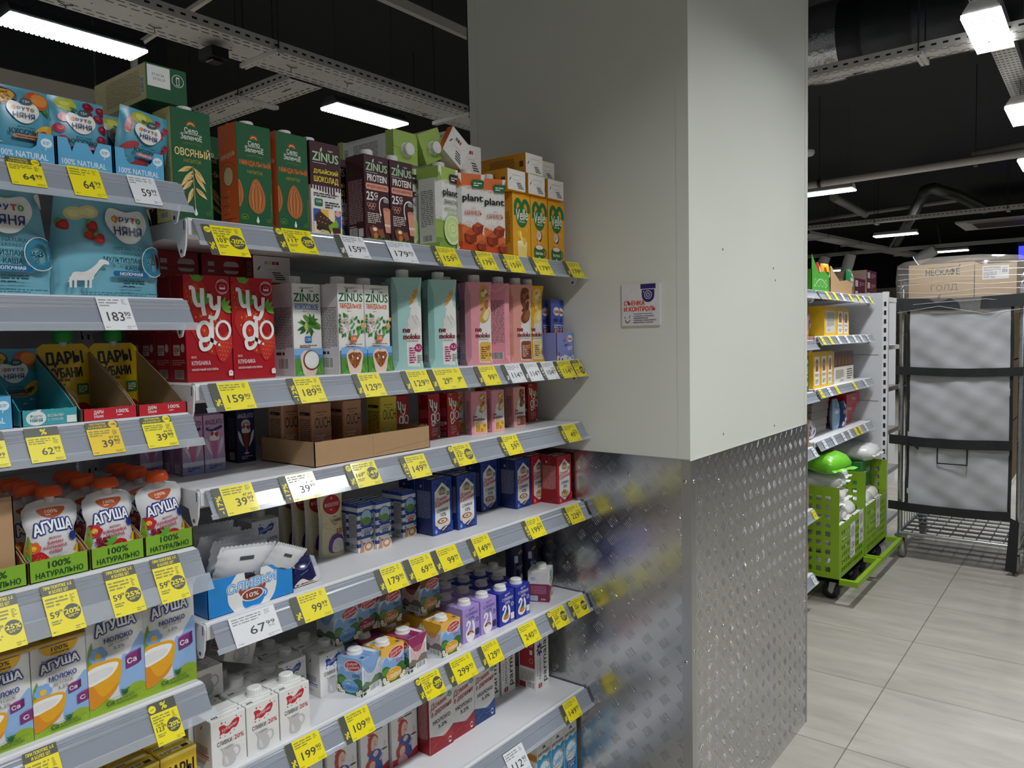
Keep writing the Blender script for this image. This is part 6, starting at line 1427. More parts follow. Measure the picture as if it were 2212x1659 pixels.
put('cream10', (1.412, 1.414, z), CR+'behind the left of the pair'); put('cream10', (1.494, 1.402, z), CR+'behind the right of the pair')
put('cream10', (1.687, 1.423, z), CR+'set back in the shade'); put('cream10', (1.771, 1.362, z), CR+'beside the red ones'); put('cream10', (1.771, 1.425, z), CR+'in the back row, right')
RE = 'red 20 percent cream carton with a white panel, '
put('cream20', (1.850, 1.362, z), RE+'left and set back'); put('cream20', (1.892, 1.297, z), RE+'right one beside the column'); put('cream20', (1.850, 1.424, z), RE+'in the back row')

z = .735
J = 'white cream carton with a red splash and grey jug, '
put('kredflat', (.738, 1.345, z), J+'leftmost and partly covered'); put('kredflat', (.747, 1.281, z), J+'second from the left')
put('kred', (.8195, 1.28, z), J+'third from the left, capped'); put('kred', (.893, 1.28, z), J+'rightmost of the front four')
put('kred', (.8195, 1.343, z), J+'behind the third'); put('kred', (.893, 1.343, z), J+'behind the rightmost')
put('kred', (.8195, 1.405, z), J+'in the third row left'); put('kred', (.738, 1.408, z), J+'third row by the post')
put('kredflat', (.757, 1.372, z+.0985+.060), J+'lying with its foot facing us', rot=LYB)
put('kred', (.893, 1.405, z), J+'in the third row right'); put('kred', (.855, 1.42, z+.124), J+'tilted on top of the others', rot=(R(-8), R(24), 0))
U = 'white cream carton with a blue splash and grey jug, '
put('kblue', (.967, 1.39, z), U+'left and set back'); put('kblue', (1.052, 1.36, z), U+'next to farm cartons')
put('kblue', (1.045, 1.424, z), U+'behind the right one'); put('kblue', (.97, 1.455, z), U+'in the back row')
putc('farmblue', 1.101, 1.328, z, -80, 'light blue farm cream carton turned with its text side showing')
put('farmyellow', (1.1715, 1.292, z), 'yellow-topped farm cream carton between the blue and magenta ones')
putc('farmred', 1.2475, 1.326, z, -84, 'magenta-topped farm cream carton turned with its side showing')
put('farmyellow', (1.364, 1.288, z), 'yellow-topped farm cream carton beside the lilac cartons')
put('farmblue', (1.10, 1.372, z), 'light blue farm cream carton in the second row'); put('farmred', (1.175, 1.362, z), 'magenta-topped farm cream carton in the second row, left')
put('farmyellow', (1.262, 1.366, z), 'yellow-topped farm cream carton in the second row, left'); put('farmyellow', (1.364, 1.357, z), 'yellow-topped farm cream carton behind the front one')
zt = z+.084+.0115
put('farmblue', (1.105, 1.372, zt), 'light blue farm cream carton stacked on the second row'); put('farmbrown', (1.243, 1.374, zt), 'brown farm cream carton stacked on the second row, left')
put('farmbrown', (1.366, 1.36, zt), 'brown farm cream carton stacked behind the yellow one'); put('farmred', (1.175, 1.385, zt), 'magenta farm cream carton stacked on the second row')
for i, x in enumerate((1.455, 1.526)):
    for j in range(3): put('lilac', (x, 1.30+j*.0675, z), 'lilac cream carton in the %s file, %s' % (('left', 'right')[i], ('front', 'second row', 'third row')[j]))
for i, x in enumerate((1.599, 1.671)):
    for j in range(3): put('deepblue', (x, 1.295+j*.0675, z), 'deep blue cream carton in the %s file, %s' % (('left', 'right')[i], ('front', 'second row', 'third row')[j]))
putc('burgundy', 1.825, 1.345, z, 26, 'white and burgundy cream carton standing alone by the column')
for i, (x, y) in enumerate(((1.60, 1.50), (1.665, 1.50), (1.73, 1.50), (1.74, 1.435))): put('plaincream', (x, y, z), 'white capped cream carton in the back rows, %s' % ('left', 'second from the left', 'right', 'front one')[i])
put('can', (1.892, 1.445, z), 'navy whipped-cream can, nearest the column'); put('can', (1.828, 1.45, z), 'navy whipped-cream can, left of the other')

z = .436
for i, x in enumerate((1.03, 1.126, 1.2215, 1.3165)): put('womanmilk', (x, 1.44-.008*i, z), 'tall white milk carton with a red-haired woman, %s' % ('first from the left', 'second from the left', 'third from the left', 'fourth, next to the red cartons')[i])
put('milkred', (1.412, 1.376, z), 'white and red 3.2 percent milk carton, left of the two'); put('milkred', (1.5045, 1.38, z), 'white and red 3.2 percent milk carton, right of the two')
put('milkblue', (1.597, 1.382, z), 'white and blue 2.5 percent milk carton')
put('parmalat', (1.772, 1.435, z), 'white milk carton with sideways lettering, left and set back'); put('parmalat', (1.856, 1.367, z), 'white milk carton with sideways lettering, right one by the column')
put('parmalat', (1.70, 1.44, z), 'white milk carton with sideways lettering, farthest left')
z = ZS['s7']-.003
for i, x in enumerate((1.752, 1.822, 1.892)): put('comfort', (x, 1.29, z), 'turquoise milk carton near the floor, %s' % ('left', 'middle', 'right, by the column')[i])

# ================================================================ the goods on the left bay
z = 1.80
for i, x in enumerate((.4615, .5475, .634)): put('skytray%d' % i, (x, 1.283, z), 'sky blue display tray on the top left shelf, %s' % ('left', 'middle', 'right')[i])
put('dpeach', (.466, 1.308, z+.0018), 'blue dried-fruit pouch with peach and passion fruit, in the left tray', rot=(R(-3), 0, 0))
put('dcherry', (.549, 1.308, z+.0018), 'blue dried-fruit pouch with cherries, in the middle tray', rot=(R(-3), 0, 0))
put('dapple', (.640, 1.306, z+.004), 'blue dried-fruit pouch with apple and raspberry, tilted in the right tray', rot=(R(2), R(8), 0))
put('dpeach', (.462, 1.345, z+.0018), 'blue dried-fruit pouch behind the peach one', rot=(R(-4), R(-3), 0)); put('dcherry', (.548, 1.345, z+.0018), 'blue dried-fruit pouch behind the cherry one'); put('dapple', (.634, 1.362, z+.0018), 'blue dried-fruit pouch behind the tilted one')
z = 1.602
o = put('cerealbag', (.594, 1.34, z), 'big light-blue cereal bag with a giraffe, right one on the second left shelf'); o.scale = (.93, .9, .93)
o = put('cerealbag', (.415, 1.335, z), 'big light-blue cereal bag cut off by the left frame edge'); o.scale = (.93, .9, .93); o.rotation_euler = (0, 0, R(-6))
z = 1.404
put('tealtray', (.478, 1.29, z), 'teal cardboard tray, nearly empty, on the third left shelf')
put('redtray', (.5675, 1.288, z), 'red-fronted cardboard tray, left of the two'); put('redtray', (.6545, 1.286, z), 'red-fronted cardboard tray, right of the two')
put('skytray0', (.385, 1.29, z), 'light blue tray cut off by the left frame edge')
put('yellowpouch', (.568, 1.462, z+.0018), 'yellow puree pouch with a green cap at the back of the left red tray'); put('yellowpouch', (.6545, 1.462, z+.0018), 'yellow puree pouch with a green cap at the back of the right red tray')
put('dpeach', (.478, 1.45, z+.0018), 'dark-lit blue pouch at the back of the teal tray')
z = 1.165
for i, x in enumerate((.388, .4765, .566, .6535)): put('greentray', (x, 1.284, z), 'green-fronted puree tray, %s' % ('cut off at the left frame edge', 'second from the left', 'third from the left', 'rightmost')[i])
names = ('', 'second tray', 'third tray', 'rightmost tray')
for i, x in ((1, .4765), (2, .5645), (3, .655)):
    put('pureekiwi' if i == 1 else 'pureeberry', (x, 1.319-.004*i, z+.0018), 'white %s puree pouch with an orange cap, frontmost in the %s' % ('kiwi' if i == 1 else 'berry', names[i]), rot=(R((-6, -5, -1)[i-1]), R((3, 2, -3)[i-1]), 0))
    for j in range(4):
        put('pureekiwi' if i == 1 else 'pureeberry', (x-.008*(j % 2), 1.355+j*.031, z+.0018), 'white puree pouch with an orange cap, %s behind the front in the %s' % (('first', 'second', 'third', 'fourth')[j], names[i]), rot=(R(-8), R((-5, 4, -3, 2)[j]), 0))
mb = MB(); mb.box(-.036, .036, 0, .0016, 0, .135, KR); mb.box(-.036, -.0344, 0, .05, 0, .135, KR)
mb.box(.0344, .036, 0, .05, 0, .135, KR)
tag(obj('cardboard_sleeve', mb, loc=(.387, 1.30, z+.0018)), 'brown cardboard sleeve standing in the tray at the left frame edge', 'cardboard')
z = .922
for i, x in enumerate((.5555, .6475)): put('kids', (x, 1.287, z), 'large children\'s milk carton with a yellow bowl, %s' % ('left of the two', 'right of the two')[i]); put('kids', (x, 1.35, z), 'large children\'s milk carton behind the %s front one' % ('left', 'right')[i])
for i, x in enumerate((.388, .469)): put('kidssmall', (x, 1.287, z), 'smaller yellow-topped children\'s milk carton, %s' % ('left, cut off by the frame', 'right')[i]); put('kidssmall', (x, 1.35, z), 'smaller yellow-topped children\'s milk carton behind the %s front one' % ('left', 'right')[i])
z = .669
for j in range(2):
    for i, x in enumerate((.518, .586, .654)): put('juicebox', (x, 1.29+j*.062, z), 'yellow juice box on the lowest visible left shelf, %s, %s row' % (('left', 'middle', 'right')[i], ('front', 'second')[j]))
ORD = ('lowest', 'second', 'third', 'fourth', 'fifth')
# ================================================================ beyond the column: the far bays
for i, zt in enumerate((1.75, 1.48, 1.2, .90, .56, .20)):
    shelf(3.0, 4.245, zt, 'white shelf of the far bay half hidden by the column, %s' % ('topmost', 'second from the top', 'third from the top', 'fourth from the top', 'fifth from the top', 'lowest')[i], group='shelves just behind the column')
for i, zt in enumerate((1.75, 1.50, 1.21, .92)):
    shelf(4.265, 5.49, zt, 'white shelf above the green carts, %s' % ('topmost, with snack boxes', 'second, with large yellow flour packs', 'third, with the brown and white pack', 'lowest, with red boxes')[i], group='shelves above the green carts')
back(3.0, 5.49, 1.78, 'back_panel', 'grey back panel behind the far shelving bays')
mb = MB(); mb.box(5.52, 5.545, 1.20, 2.1, .1, 1.775, SHG)
for z in (.40, .72, 1.05, 1.36): mb.box(5.518, 5.52, 1.22, 2.1, z, z+.004, '#8f9092')
tag(obj('end_panel', mb), 'grey end panel with horizontal joints behind the green carts', 'panel')
mb = MB(); mb.box(5.52, 5.55, 1.165, 1.20, 0, 1.78, SHW)
for k in range(24): mb.box(5.5185, 5.52, 1.176, 1.19, .35+k*.058, .35+k*.058+.03, '#19191b')
tag(obj('shelving_post', mb), 'white slotted post at the end of the far shelving, by the roll cage', 'post')
def fcard(x, zt, c, lab):
    w = .05; mb = MB(); mb.box(0, w, 0, .052, -.0004, 0, M(c, .4)); f = Face(mb, lambda u, v, d: (u/1000, v/1000, d), 50, 52)
    f.ml(4, 32, 36, 14, 3, '#444444', 3); f.t(lab[0], 27, 20, 30, 13, '#33342c', .01); f.ml(4, 4, 30, 4, 1, '#444444', 5)
    dn = Vector((0, -.027, -.0465)).normalized(); p = Vector((x, Y0-.0075, zt-.002))+dn*.054
    o = obj('price_tag', mb, loc=p, rot=(math.atan2(.0465, .027), 0, 0)); tag(o, lab[1], 'price tag')
nth = ('leftmost', 'second', 'third', 'fourth', 'fifth', 'sixth', 'seventh')
FC = {1.75: (('y', 4.40, '89'), ('y', 4.55, '75'), ('w', 4.70, '92'), ('y', 4.88, '64'), ('y', 5.06, '99'), ('w', 5.2, '85'), ('y', 5.36, '79')),
      1.50: (('y', 4.31, '69'), ('y', 4.46, '72'), ('w', 4.62, '58'), ('w', 4.80, '61'), ('w', 4.98, '49'), ('w', 5.14, '55'), ('w', 5.3, '45')),
      1.21: (('y', 4.29, '124'), ('w', 4.45, '98'), ('y', 4.6, '75'), ('y', 4.98, '80'), ('w', 5.24, '66')),
      .92: (('w', 4.36, '124'), ('w', 4.54, '117'), ('w', 4.74, '88'), ('w', 4.88, '95'), ('y', 5.02, '79'), ('y', 5.12, '84'), ('w', 5.26, '90'))}
for zt, l in FC.items():
    for i, (c, x, n) in enumerate(l): fcard(x, zt, YEL if c == 'y' else '#dfe0e2', (n, 'small %s price card, %s on the rail %s above the green carts' % ('yellow' if c == 'y' else 'white', nth[i], {1.75: 'of the snack shelf', 1.50: 'of the flour shelf', 1.21: 'of the third shelf', .92: 'of the lowest shelf'}[zt])))
for zt, n, c in ((.90, '118', 'w'), (.56, '139', 'y'), (.20, '152', 'w')): fcard(4.17, zt, YEL if c == 'y' else '#dfe0e2', (n, '%s price card reading %s, %s of three on the shelf ends beside the column' % ('yellow' if c == 'y' else 'white', n, {.90: 'highest', .56: 'middle', .20: 'lowest'}[zt])))

def pack(name, x0, x1, y0, d, z, h, art, col, label, cat='pack', rz=0, side=None, puff=0, group=None):
    w = (x1-x0)*1000; 
    if puff:
        mb, f = pouch(w, h*1000, d*1000, lambda q: 1-.06*math.sin(math.pi*q), M(col, .3), fn_t=lambda q: max(.1, math.sin(math.pi*min(1, .08+q*.9))**.5)); art(f, w, h*1000); o = obj(name, mb, loc=((x0+x1)/2, y0+d/2, z), rot=(0, 0, R(rz)))
    else:
        mb, F = brik(w, d*1000, h*1000, col, side or col, None, False); art(F['f'], w, h*1000); o = obj(name, mb, loc=((x0+x1)/2, y0, z), rot=(0, 0, R(rz)))
    return tag(o, label, cat, group)
def a_flour(f, w, h):
    f.rr(w*.16, h*.08, w*.68, h*.78, 4, WH); f.e(w/2, h*.62, w*.2, h*.18, '#9c5a2c', a0=0, a1=180); f.r_(w*.3, h*.46, w*.4, h*.16, '#9c5a2c'); f.e(w/2, h*.6, w*.12, h*.12, '#c9a35c', a0=0, a1=180); f.t('МУКА', w/2, h*.36, w*.5, h*.08, '#a82f5a', .03); f.ml(w*.3, h*.14, w*.4, h*.12, 3, '#555555')
def a_txt(f, w, h): f.rr(w*.12, h*.12, w*.76, h*.72, 3, '#cfcabf'); f.ml(w*.2, h*.32, w*.6, h*.48, 14, '#555555'); f.bar(w*.2, h*.14, w*.3, h*.12)
def a_none(f, w, h): pass
def a_blob(c1, c2):
    def a(f, w, h):
        rd = random.Random(int(w))
        for i in range(9): f.e(rd.uniform(w*.15, w*.85), rd.uniform(h*.15, h*.85), w*.13, h*.07, (c1, c2)[i % 2], rd.uniform(0, 90), 10)
        f.t('МИКС', w/2, h*.62, w*.6, h*.14, WH, .03, .1, 8)
    return a
z = 1.747
# snack boxes on the top shelf
def snackbox(x0, x1, y0, d, z, h, hb, c, label, art=None):
    w = x1-x0; e = .003; mb = MB(); mb.box(0, w, 0, d, 0, e, KR)
    mb.ext([(0, 0), (w, 0), (w, h*.8), (w*.75, h), (w*.4, h*.85), (0, hb)], 0, e, 'y', c); mb.box(0, w, d-e, d, 0, hb, c)
    sd = smooth([(0, 0), (0, h), (d*.3, h*1.02), (d*.6, hb*.9), (d, hb), (d, 0)], 1); mb.ext(sd, 0, e, 'x', c); mb.ext(sd, w-e, w, 'x', c)
    if art: art(Face(mb, plane((0, 0, 0), (1, 0, 0), (0, 0, 1), (0, -1, 0)), w*1000, h*1000))
    return tag(obj('snack_box', mb, loc=(x0, y0, z)), label, 'box')
def a_veg(f):
    for i in range(4): f.ring(f.w*(.2+.2*i), f.h*.4, f.w*.07, f.h*.18, 2, '#d8f0c8')
    f.s_([(f.w*.1, f.h*.2), (f.w*.5, f.h*.6), (f.w*.9, f.h*.3)], 2.5, '#d8f0c8')
snackbox(4.28, 4.60, 1.285, .3, z, .12, .2, '#3f9a2c', 'bright green open snack box on the far top shelf', a_veg)
snackbox(4.63, 5.10, 1.285, .3, z, .09, .15, KR, 'brown open cardboard snack box on the far top shelf')
for i, (x, y, zz, c, c2, r) in enumerate(((4.36, 1.36, z+.06, '#b8862c', '#7a3a1c', 10), (4.46, 1.40, z+.05, '#2a3f9a', '#c8303a', -12), (4.74, 1.37, z+.03, '#c82f3a', '#e8d8c8', 14), (4.86, 1.36, z+.03, '#e0b822', '#b8302a', -8), (4.98, 1.36, z+.02, '#e0c022', '#8a4a1c', 18))):
    pack('snack_bag', x-.055, x+.055, y, .05, zz, .16, a_blob(c2, '#e8d8b0'), c, '%s snack bag in the %s box on the far top shelf' % (('tan', 'blue', 'red', 'yellow', 'second yellow')[i], ('green', 'green', 'brown', 'brown', 'brown')[i]), 'snack', r, puff=1)
pack('snack_bag', 5.13, 5.23, 1.30, .06, z, .17, a_blob('#e8e0d0', '#c8302a'), '#2f7a4a', 'dark green snack bag at the right of the far top shelf', 'snack', puff=1)
pack('snack_bag', 4.08, 4.22, 1.29, .07, z, .16, a_blob('#d8d0d0', '#8a1f2a'), '#b5222f', 'red snack bag beside the column on the far top shelf', 'snack', puff=1)
pack('cat_food_box', 4.10, 4.24, 1.29, .1, 1.477, .13, a_blob('#e8d8c8', '#2a2a2a'), '#d8722c', 'orange and black box beside the column, second far shelf', 'box')
pack('white_sack', 4.05, 4.24, 1.40, .08, 1.477, .19, a_blob('#6a8ac0', '#c0c0c8'), '#dcdce0', 'white sack behind the orange box on the second far shelf', 'sack', puff=1)
# flour
z = 1.497
pack('flour_pack', 4.53, 4.78, 1.29, .12, z, .175, a_txt, '#e3b416', 'large yellow flour pack with a text panel on the second far shelf')
pack('flour_pack', 4.785, 4.93, 1.29, .12, z, .172, a_flour, '#e3b416', 'yellow flour pack with a window picture, middle of the second far shelf')
pack('flour_pack', 4.935, 5.07, 1.295, .12, z, .17, a_flour, '#e3b416', 'yellow flour pack, right of the three on the second far shelf')
pack('sugar_pack', 4.33, 4.46, 1.33, .09, z, .17, a_blob('#e8e8f0', '#2f5fb0'), '#2f62b0', 'blue and white pack at the left of the second far shelf', puff=1)
pack('sugar_pack', 5.10, 5.24, 1.45, .1, z, .12, a_blob('#d8e0f0', '#2a4a9a'), '#35508f', 'blue pack set back at the right of the second far shelf', puff=1)
z = 1.207
for i, (a, b) in enumerate(((4.33, 4.46), (4.465, 4.59), (4.595, 4.70))): pack('flour_pack', a, b, 1.29, .11, z, .205, a_flour, '#e3b416', 'yellow flour pack on the third far shelf, %s of three' % ('left', 'middle', 'right')[i])
def a_noodle(f, w, h):
    f.r_(0, h*.52, w, h*.48, '#5b3420'); 
    for i in range(16): f.leaf(w*(.02+.06*i), h*.54, w*(.06+.06*i), h*(.8+.15*((i*7 % 5)/5)), w*.04, ('#a8713c', '#c48f55', '#7a4a26')[i % 3])
    f.ml(w*.08, h*.16, w*.4, h*.28, 8, '#666666'); f.ml(w*.65, h*.1, w*.28, h*.36, 5, '#444444'); f.bar(w*.25, h*.03, w*.25, h*.1)
pack('buckwheat_pack', 4.75, 5.18, 1.295, .1, z, .195, a_noodle, '#d8d2c4', 'brown and white grain pack on the third far shelf')
pack('cereal_pack', 4.2, 4.245, 1.29, .12, 1.197, .2, a_blob('#c8d8b0', '#e8e8e0'), '#2c5a3c', 'dark green pack beside the column on the third far shelf')
z = .917
for i in range(3): pack('red_box', 5.12-.03*i, 5.44-.02*i, 1.32+.02*i, .12, z+.0665*(2-i), .066, lambda f, w, h: f.t('Рис', w*.55, h*.5, w*.3, h*.3, WH, .03), '#c4232f', 'flat red box on the lowest far shelf, %s of the stack' % ('top', 'middle', 'bottom')[i], 'box')
pack('nut_bag', 4.98, 5.10, 1.30, .06, z, .17, a_blob('#d8a070', '#e8e8f0'), '#24386f', 'navy nut bag in front of the lowest far shelf', puff=1)
pack('nut_bag', 4.88, 4.97, 1.31, .06, z, .19, a_blob('#d8e0e8', '#6fa0c8'), '#8fb0cc', 'pale blue bag beside the navy nut bag', puff=1)
for i in range(5): pack('grey_sack', 4.50+.012*i, 4.82+.015*i, 1.36, .16, z+.045*i, .044, a_none, '#8a8378', 'grey-brown packet in the slumped pile on the lowest far shelf, %s from below' % ORD[i], 'packet', side='#9a9388')
pack('white_sack', 4.30, 4.48, 1.30, .1, z, .10, a_blob('#5a4a8a', '#c8a0a8'), '#dcdce2', 'white sack with dark specks at the left of the lowest far shelf', 'sack', puff=1)
snackbox(4.00, 4.24, 1.285, .2, .897, .15, .2, KR, 'brown open carton on the shelf end beside the column, upper'); snackbox(4.00, 4.24, 1.285, .2, .557, .13, .18, KR, 'brown open carton on the shelf end beside the column, middle'); snackbox(4.00, 4.24, 1.285, .2, .197, .15, .2, KR, 'brown open carton on the shelf end beside the column, lower')
for i, (zz, c) in enumerate(((.90, '#a8c83a'), (.56, '#c8a88a'), (.20, '#d8d0a8'))): pack('snack_bag', 4.06, 4.20, 1.30, .06, zz, .2, a_blob('#4a2a2a', '#e8d8a0'), c, 'snack bag in the %s brown carton beside the column' % ('upper', 'middle', 'lower')[i], 'snack', puff=1)

# ---------------------------------------------------------------- green mesh carts
GR = M('#7fa41a', .4, var=.04)
def grid_panel(mb, o, u, v, w, h, hole=.03, pitch=.052, t=.004, nrm=(0, 1, 0), m0=.035):
    """sheet with punched square holes: built as crossing strips"""
    o, u, v, n = Vector(o), Vector(u), Vector(v), Vector(nrm)
    def bx(a, b, c, d):
        q = [o+u*a+v*c, o+u*b+v*c, o+u*b+v*d, o+u*a+v*d]
        vs = [tuple(p) for p in q]+[tuple(p+n*t) for p in q]
        mb.add(vs, [(3, 2, 1, 0), (4, 5, 6, 7), (0, 1, 5, 4), (1, 2, 6, 5), (2, 3, 7, 6), (3, 0, 4, 7)], GR)
    def cuts(L):
        k = int((L-2*m0+pitch-hole)/pitch); s = (L-(k*pitch-(pitch-hole)))/2
        return [(s+i*pitch, s+i*pitch+hole) for i in range(k)]
    cu, cv = cuts(w), cuts(h); a = 0
    for s, e in cu: bx(a, s, 0, h); a = e
    bx(a, w, 0, h)
    for s, e in cu:
        b = 0
        for s2, e2 in cv: bx(s, e, b, s2); b = e2
        bx(s, e, b, h)
def cart(x0, label):
    root = bpy.data.objects.new('mesh_cart', None); COL.objects.link(root); root.location = (x0, 1.161, 0)
    w, d, zb, zt, zf = .56, .42, .125, .66, .445
    mb = MB(); mb.box(0, w, 0, d, zb, zb+.02, GR); obj('deck', mb, root)
    for s, nm in ((0, 'end_panel'), (w-.004, 'end_panel')):
        mb = MB(); grid_panel(mb, (s, d, zb), (0, -1, 0), (0, 0, 1), d, zt-zb, .028, .05, nrm=(1, 0, 0)); obj(nm, mb, root)
    mb = MB(); grid_panel(mb, (.004, 0, zb), (1, 0, 0), (0, 0, 1), w-.008, zf-zb, .028, .042, nrm=(0, 1, 0)); fp = obj('front_panel', mb, root)
    mb = MB(); grid_panel(mb, (.004, d-.004, zb), (1, 0, 0), (0, 0, 1), w-.008, zt-zb+.05, .03, .055); obj('back_panel', mb, root)
    mb = MB()
    mb.box(0, w, -.10, -.075, zb-.01, zb+.02, GR); mb.box(0, .03, -.0749, -.001, zb-.01, zb+.02, GR); mb.box(w-.03, w, -.0749, -.001, zb-.01, zb+.02, GR); obj('bumper', mb, root)
    for i, (x, y) in enumerate(((.10, .05), (w-.06, .05), (.10, d-.06), (w-.06, d-.06))):
        mb = MB(); mb.box(x-.03, x+.03, y-.025, y+.025, zb-.008, zb, M('#b5b7ba', .3, .9)); 
        for s in (-.018, .018): mb.ext([(y-.02, zb-.01), (y+.02, zb-.01), (y+.03, .045), (y+.01, .03)], x+s-.0015, x+s+.0015, 'x', M('#b5b7ba', .3, .9))
        c = obj('caster', mb, root); wb = MB(); wb.lathe([(.018, -.013), (.047, -.013), (.05, -.008), (.05, .008), (.047, .013), (.018, .013)], '#1a1a1c', 24, (x, y+.018, .05), 'x'); wb.lathe([(.006, -.0145), (.018, -.0145), (.018, .0145), (.006, .0145)], M('#9a9ca0', .35, .8), 16, (x, y+.018, .05), 'x'); obj('wheel', wb, c)
    return tag(root, label, 'cart'), fp
c1, _ = cart(4.37, 'lime green mesh cart with white sugar bags, the nearer one'); c2, _ = cart(4.945, 'lime green mesh cart next to the roll cage, the farther one')
for i, (x, z0, n) in enumerate(((4.60, .21, '124'), (4.79, .25, '34'), (5.21, .26, '56'))):
    mb = MB(); mb.box(0, .1, -.0008, 0, 0, .2, '#d8d8d6'); f = Face(mb, plane((0, -.0008, 0), (1, 0, 0), (0, 0, 1), (0, -1, 0)), 100, 200); f.t(n, 50, 70, 60, 40, '#222222', .02); f.ml(12, 120, 70, 60, 7, '#555555'); f.ml(12, 14, 60, 26, 3, '#555555')
    tag(obj('price_sheet', mb, loc=(x, 1.160, z0)), 'white price sheet on the front of the green carts, %s' % ('leftmost', 'middle', 'on the farther cart')[i], 'price sheet')
def bag(x, y, z, w, d, h, c, label, rz=0, art=None, tilt=0, cat='bag'):
    mb = MB(); n, m = 14, 8; rd = random.Random(int(x*1000+z*100)); rings = []
    wob = [rd.uniform(.93, 1.05) for _ in range(n)]
    for j in range(m+1):
        q = j/m; k = math.sin(math.pi*(.04+.92*q))**.2; rg = []
        for i in range(n):
            a = 2*math.pi*i/n; ca, sa = math.cos(a), math.sin(a); p = .34
            rg.append((w/2*k*wob[i]*math.copysign(abs(ca)**p, ca), d/2*k*wob[i]*math.copysign(abs(sa)**p, sa), q*h+rd.uniform(-.004, .004)))
        rings.append(rg)
    mb.rings(rings, M(c, .28, bump=.7, scale=16), True)
    for sx, sy, a_, b_ in ((1, -1, w, d), (1, 1, w, d)):
        vs = []
        for i in range(9): u = (-.5+i/8)*a_*.94; vs += [(u, sy*b_*.485, h*.42+.002*math.sin(i*2.1)), (u*1.02, sy*(b_*.485+.022), h*.37+.004*math.sin(i*1.7))]
        mb.add(vs, [(2*i, 2*i+2, 2*i+3, 2*i+1) for i in range(8)], M(c, .28))
    if art: art(mb, w, d, h)
    return tag(obj('sugar_bag', mb, loc=(x, y, z), rot=(R(tilt), 0, R(rz))), label, cat)
WB = '#dddcda'
def greenart(mb, w, d, h):
    f = Face(mb, plane((-w*.36, -d*.3, h+.010), (1, 0, 0), (0, 1, 0), (0, 0, 1)), w*720, d*600); f.r_(0, d*120, w*700, d*330, '#5b1f3a'); f.t('сахар', w*420, d*280, w*300, d*170, WH, .03)
z = .148
for k in range(4):
    for i, x in enumerate((4.50, 4.68, 4.84)):
        if k == 3 and i == 2: continue
        bag(x, 1.36+.01*(i % 2), z+k*.118, .165, .33, .112, WB, 'white sugar bag in the nearer green cart, %s file, %s from below' % (('left', 'middle', 'right')[i], ORD[k]), rz=(i*7+k*5) % 9-4)
bag(4.52, 1.33, .626, .2, .3, .10, WB, 'white sugar bag heaped under the green bag in the nearer cart'); bag(4.72, 1.37, .51+.118, .18, .3, .09, WB, 'white sugar bag heaped at the right of the nearer cart')
bag(4.50, 1.33, .742, .26, .34, .11, '#6fc32a', 'bright green sugar bag on top of the nearer cart', -14, greenart, 11)
bag(4.77, 1.44, .722, .2, .2, .10, WB, 'white sugar bag right of the bright green bag')
for k in range(3):
    for i, x in enumerate((5.06, 5.22, 5.40)): bag(x, 1.36, z+k*.118, .15, .33, .112, WB if i < 2 else '#d8d2c8', 'white sugar bag in the farther green cart, %s file, %s from below' % (('left', 'middle', 'right')[i], ORD[k]), rz=(i*5+k*3) % 7-3)
pack('sugar_box', 5.20, 5.46, 1.25, .2, .504, .17, lambda f, w, h: (f.rr(w*.1, h*.15, w*.4, h*.45, 5, WH), f.t('САХАР', w*.72, h*.6, w*.4, h*.18, WH, .03)), '#2c7a35', 'green sugar box standing in the farther cart', 'box')
bag(5.36, 1.34, .677, .27, .3, .10, WB, 'large white sugar bag lying on the green box in the farther cart')

# ---------------------------------------------------------------- shelf end with oil bottles behind the cage
for zt in (1.75, 1.42, 1.13, .83, .55, .2):
    shelf_ = MB(); shelf_.box(5.56, 6.05, 1.20, 2.6, zt-.03, zt, SHW)
    tag(obj('oil_shelf', shelf_), 'white shelf with oil bottles seen past the slotted post, at %s' % {1.75: 'the top', 1.42: 'second height', 1.13: 'third height', .83: 'fourth height', .55: 'fifth height', .2: 'the bottom'}[zt], 'shelf', 'oil shelves')
def bottle(key, liq, capc, h=.25):
    mb = MB(); mb.lathe([(.034, 0), (.037, .01), (.037, h*.35), (.034, h*.42), (.037, h*.5), (.036, h*.64), (.018, h*.84), (.013, h*.9), (.013, h*.93)], M(liq, .12, trans=.15), 20)
    mb.lathe([(.0375, h*.15), (.0375, h*.33)], '#d8c46a', 20)
    cb = MB(); cb.lathe([(.015, h*.92), (.015, h)], capc, 16); proto(key, 'oil_bottle', 'bottle', ('bottle', mb.mesh('bottle')), ('cap', cb.mesh('cap')))
bottle('oil', '#b57f12', '#d8c020'); bottle('oildark', '#6a5a22', '#22301c'); bottle('oilpale', '#c2b58a', '#c8b040')
for zt, ks in ((.2, 'oil'), (.55, 'oil'), (.83, 'oildark'), (1.13, 'oilpale'), (1.42, 'oil')):
    for i in range(3): put(ks, (5.62+.085*(i % 2)+.04, 1.24+.085*i, zt), '%s oil bottle behind the roll cage post, %s on the %s oil shelf from below' % ({'oil': 'golden', 'oildark': 'dark', 'oilpale': 'pale'}[ks], ('front', 'second', 'third')[i], {.2: 'lowest', .55: 'second', .83: 'third', 1.13: 'fourth', 1.42: 'fifth'}[zt]), 'oil bottles')

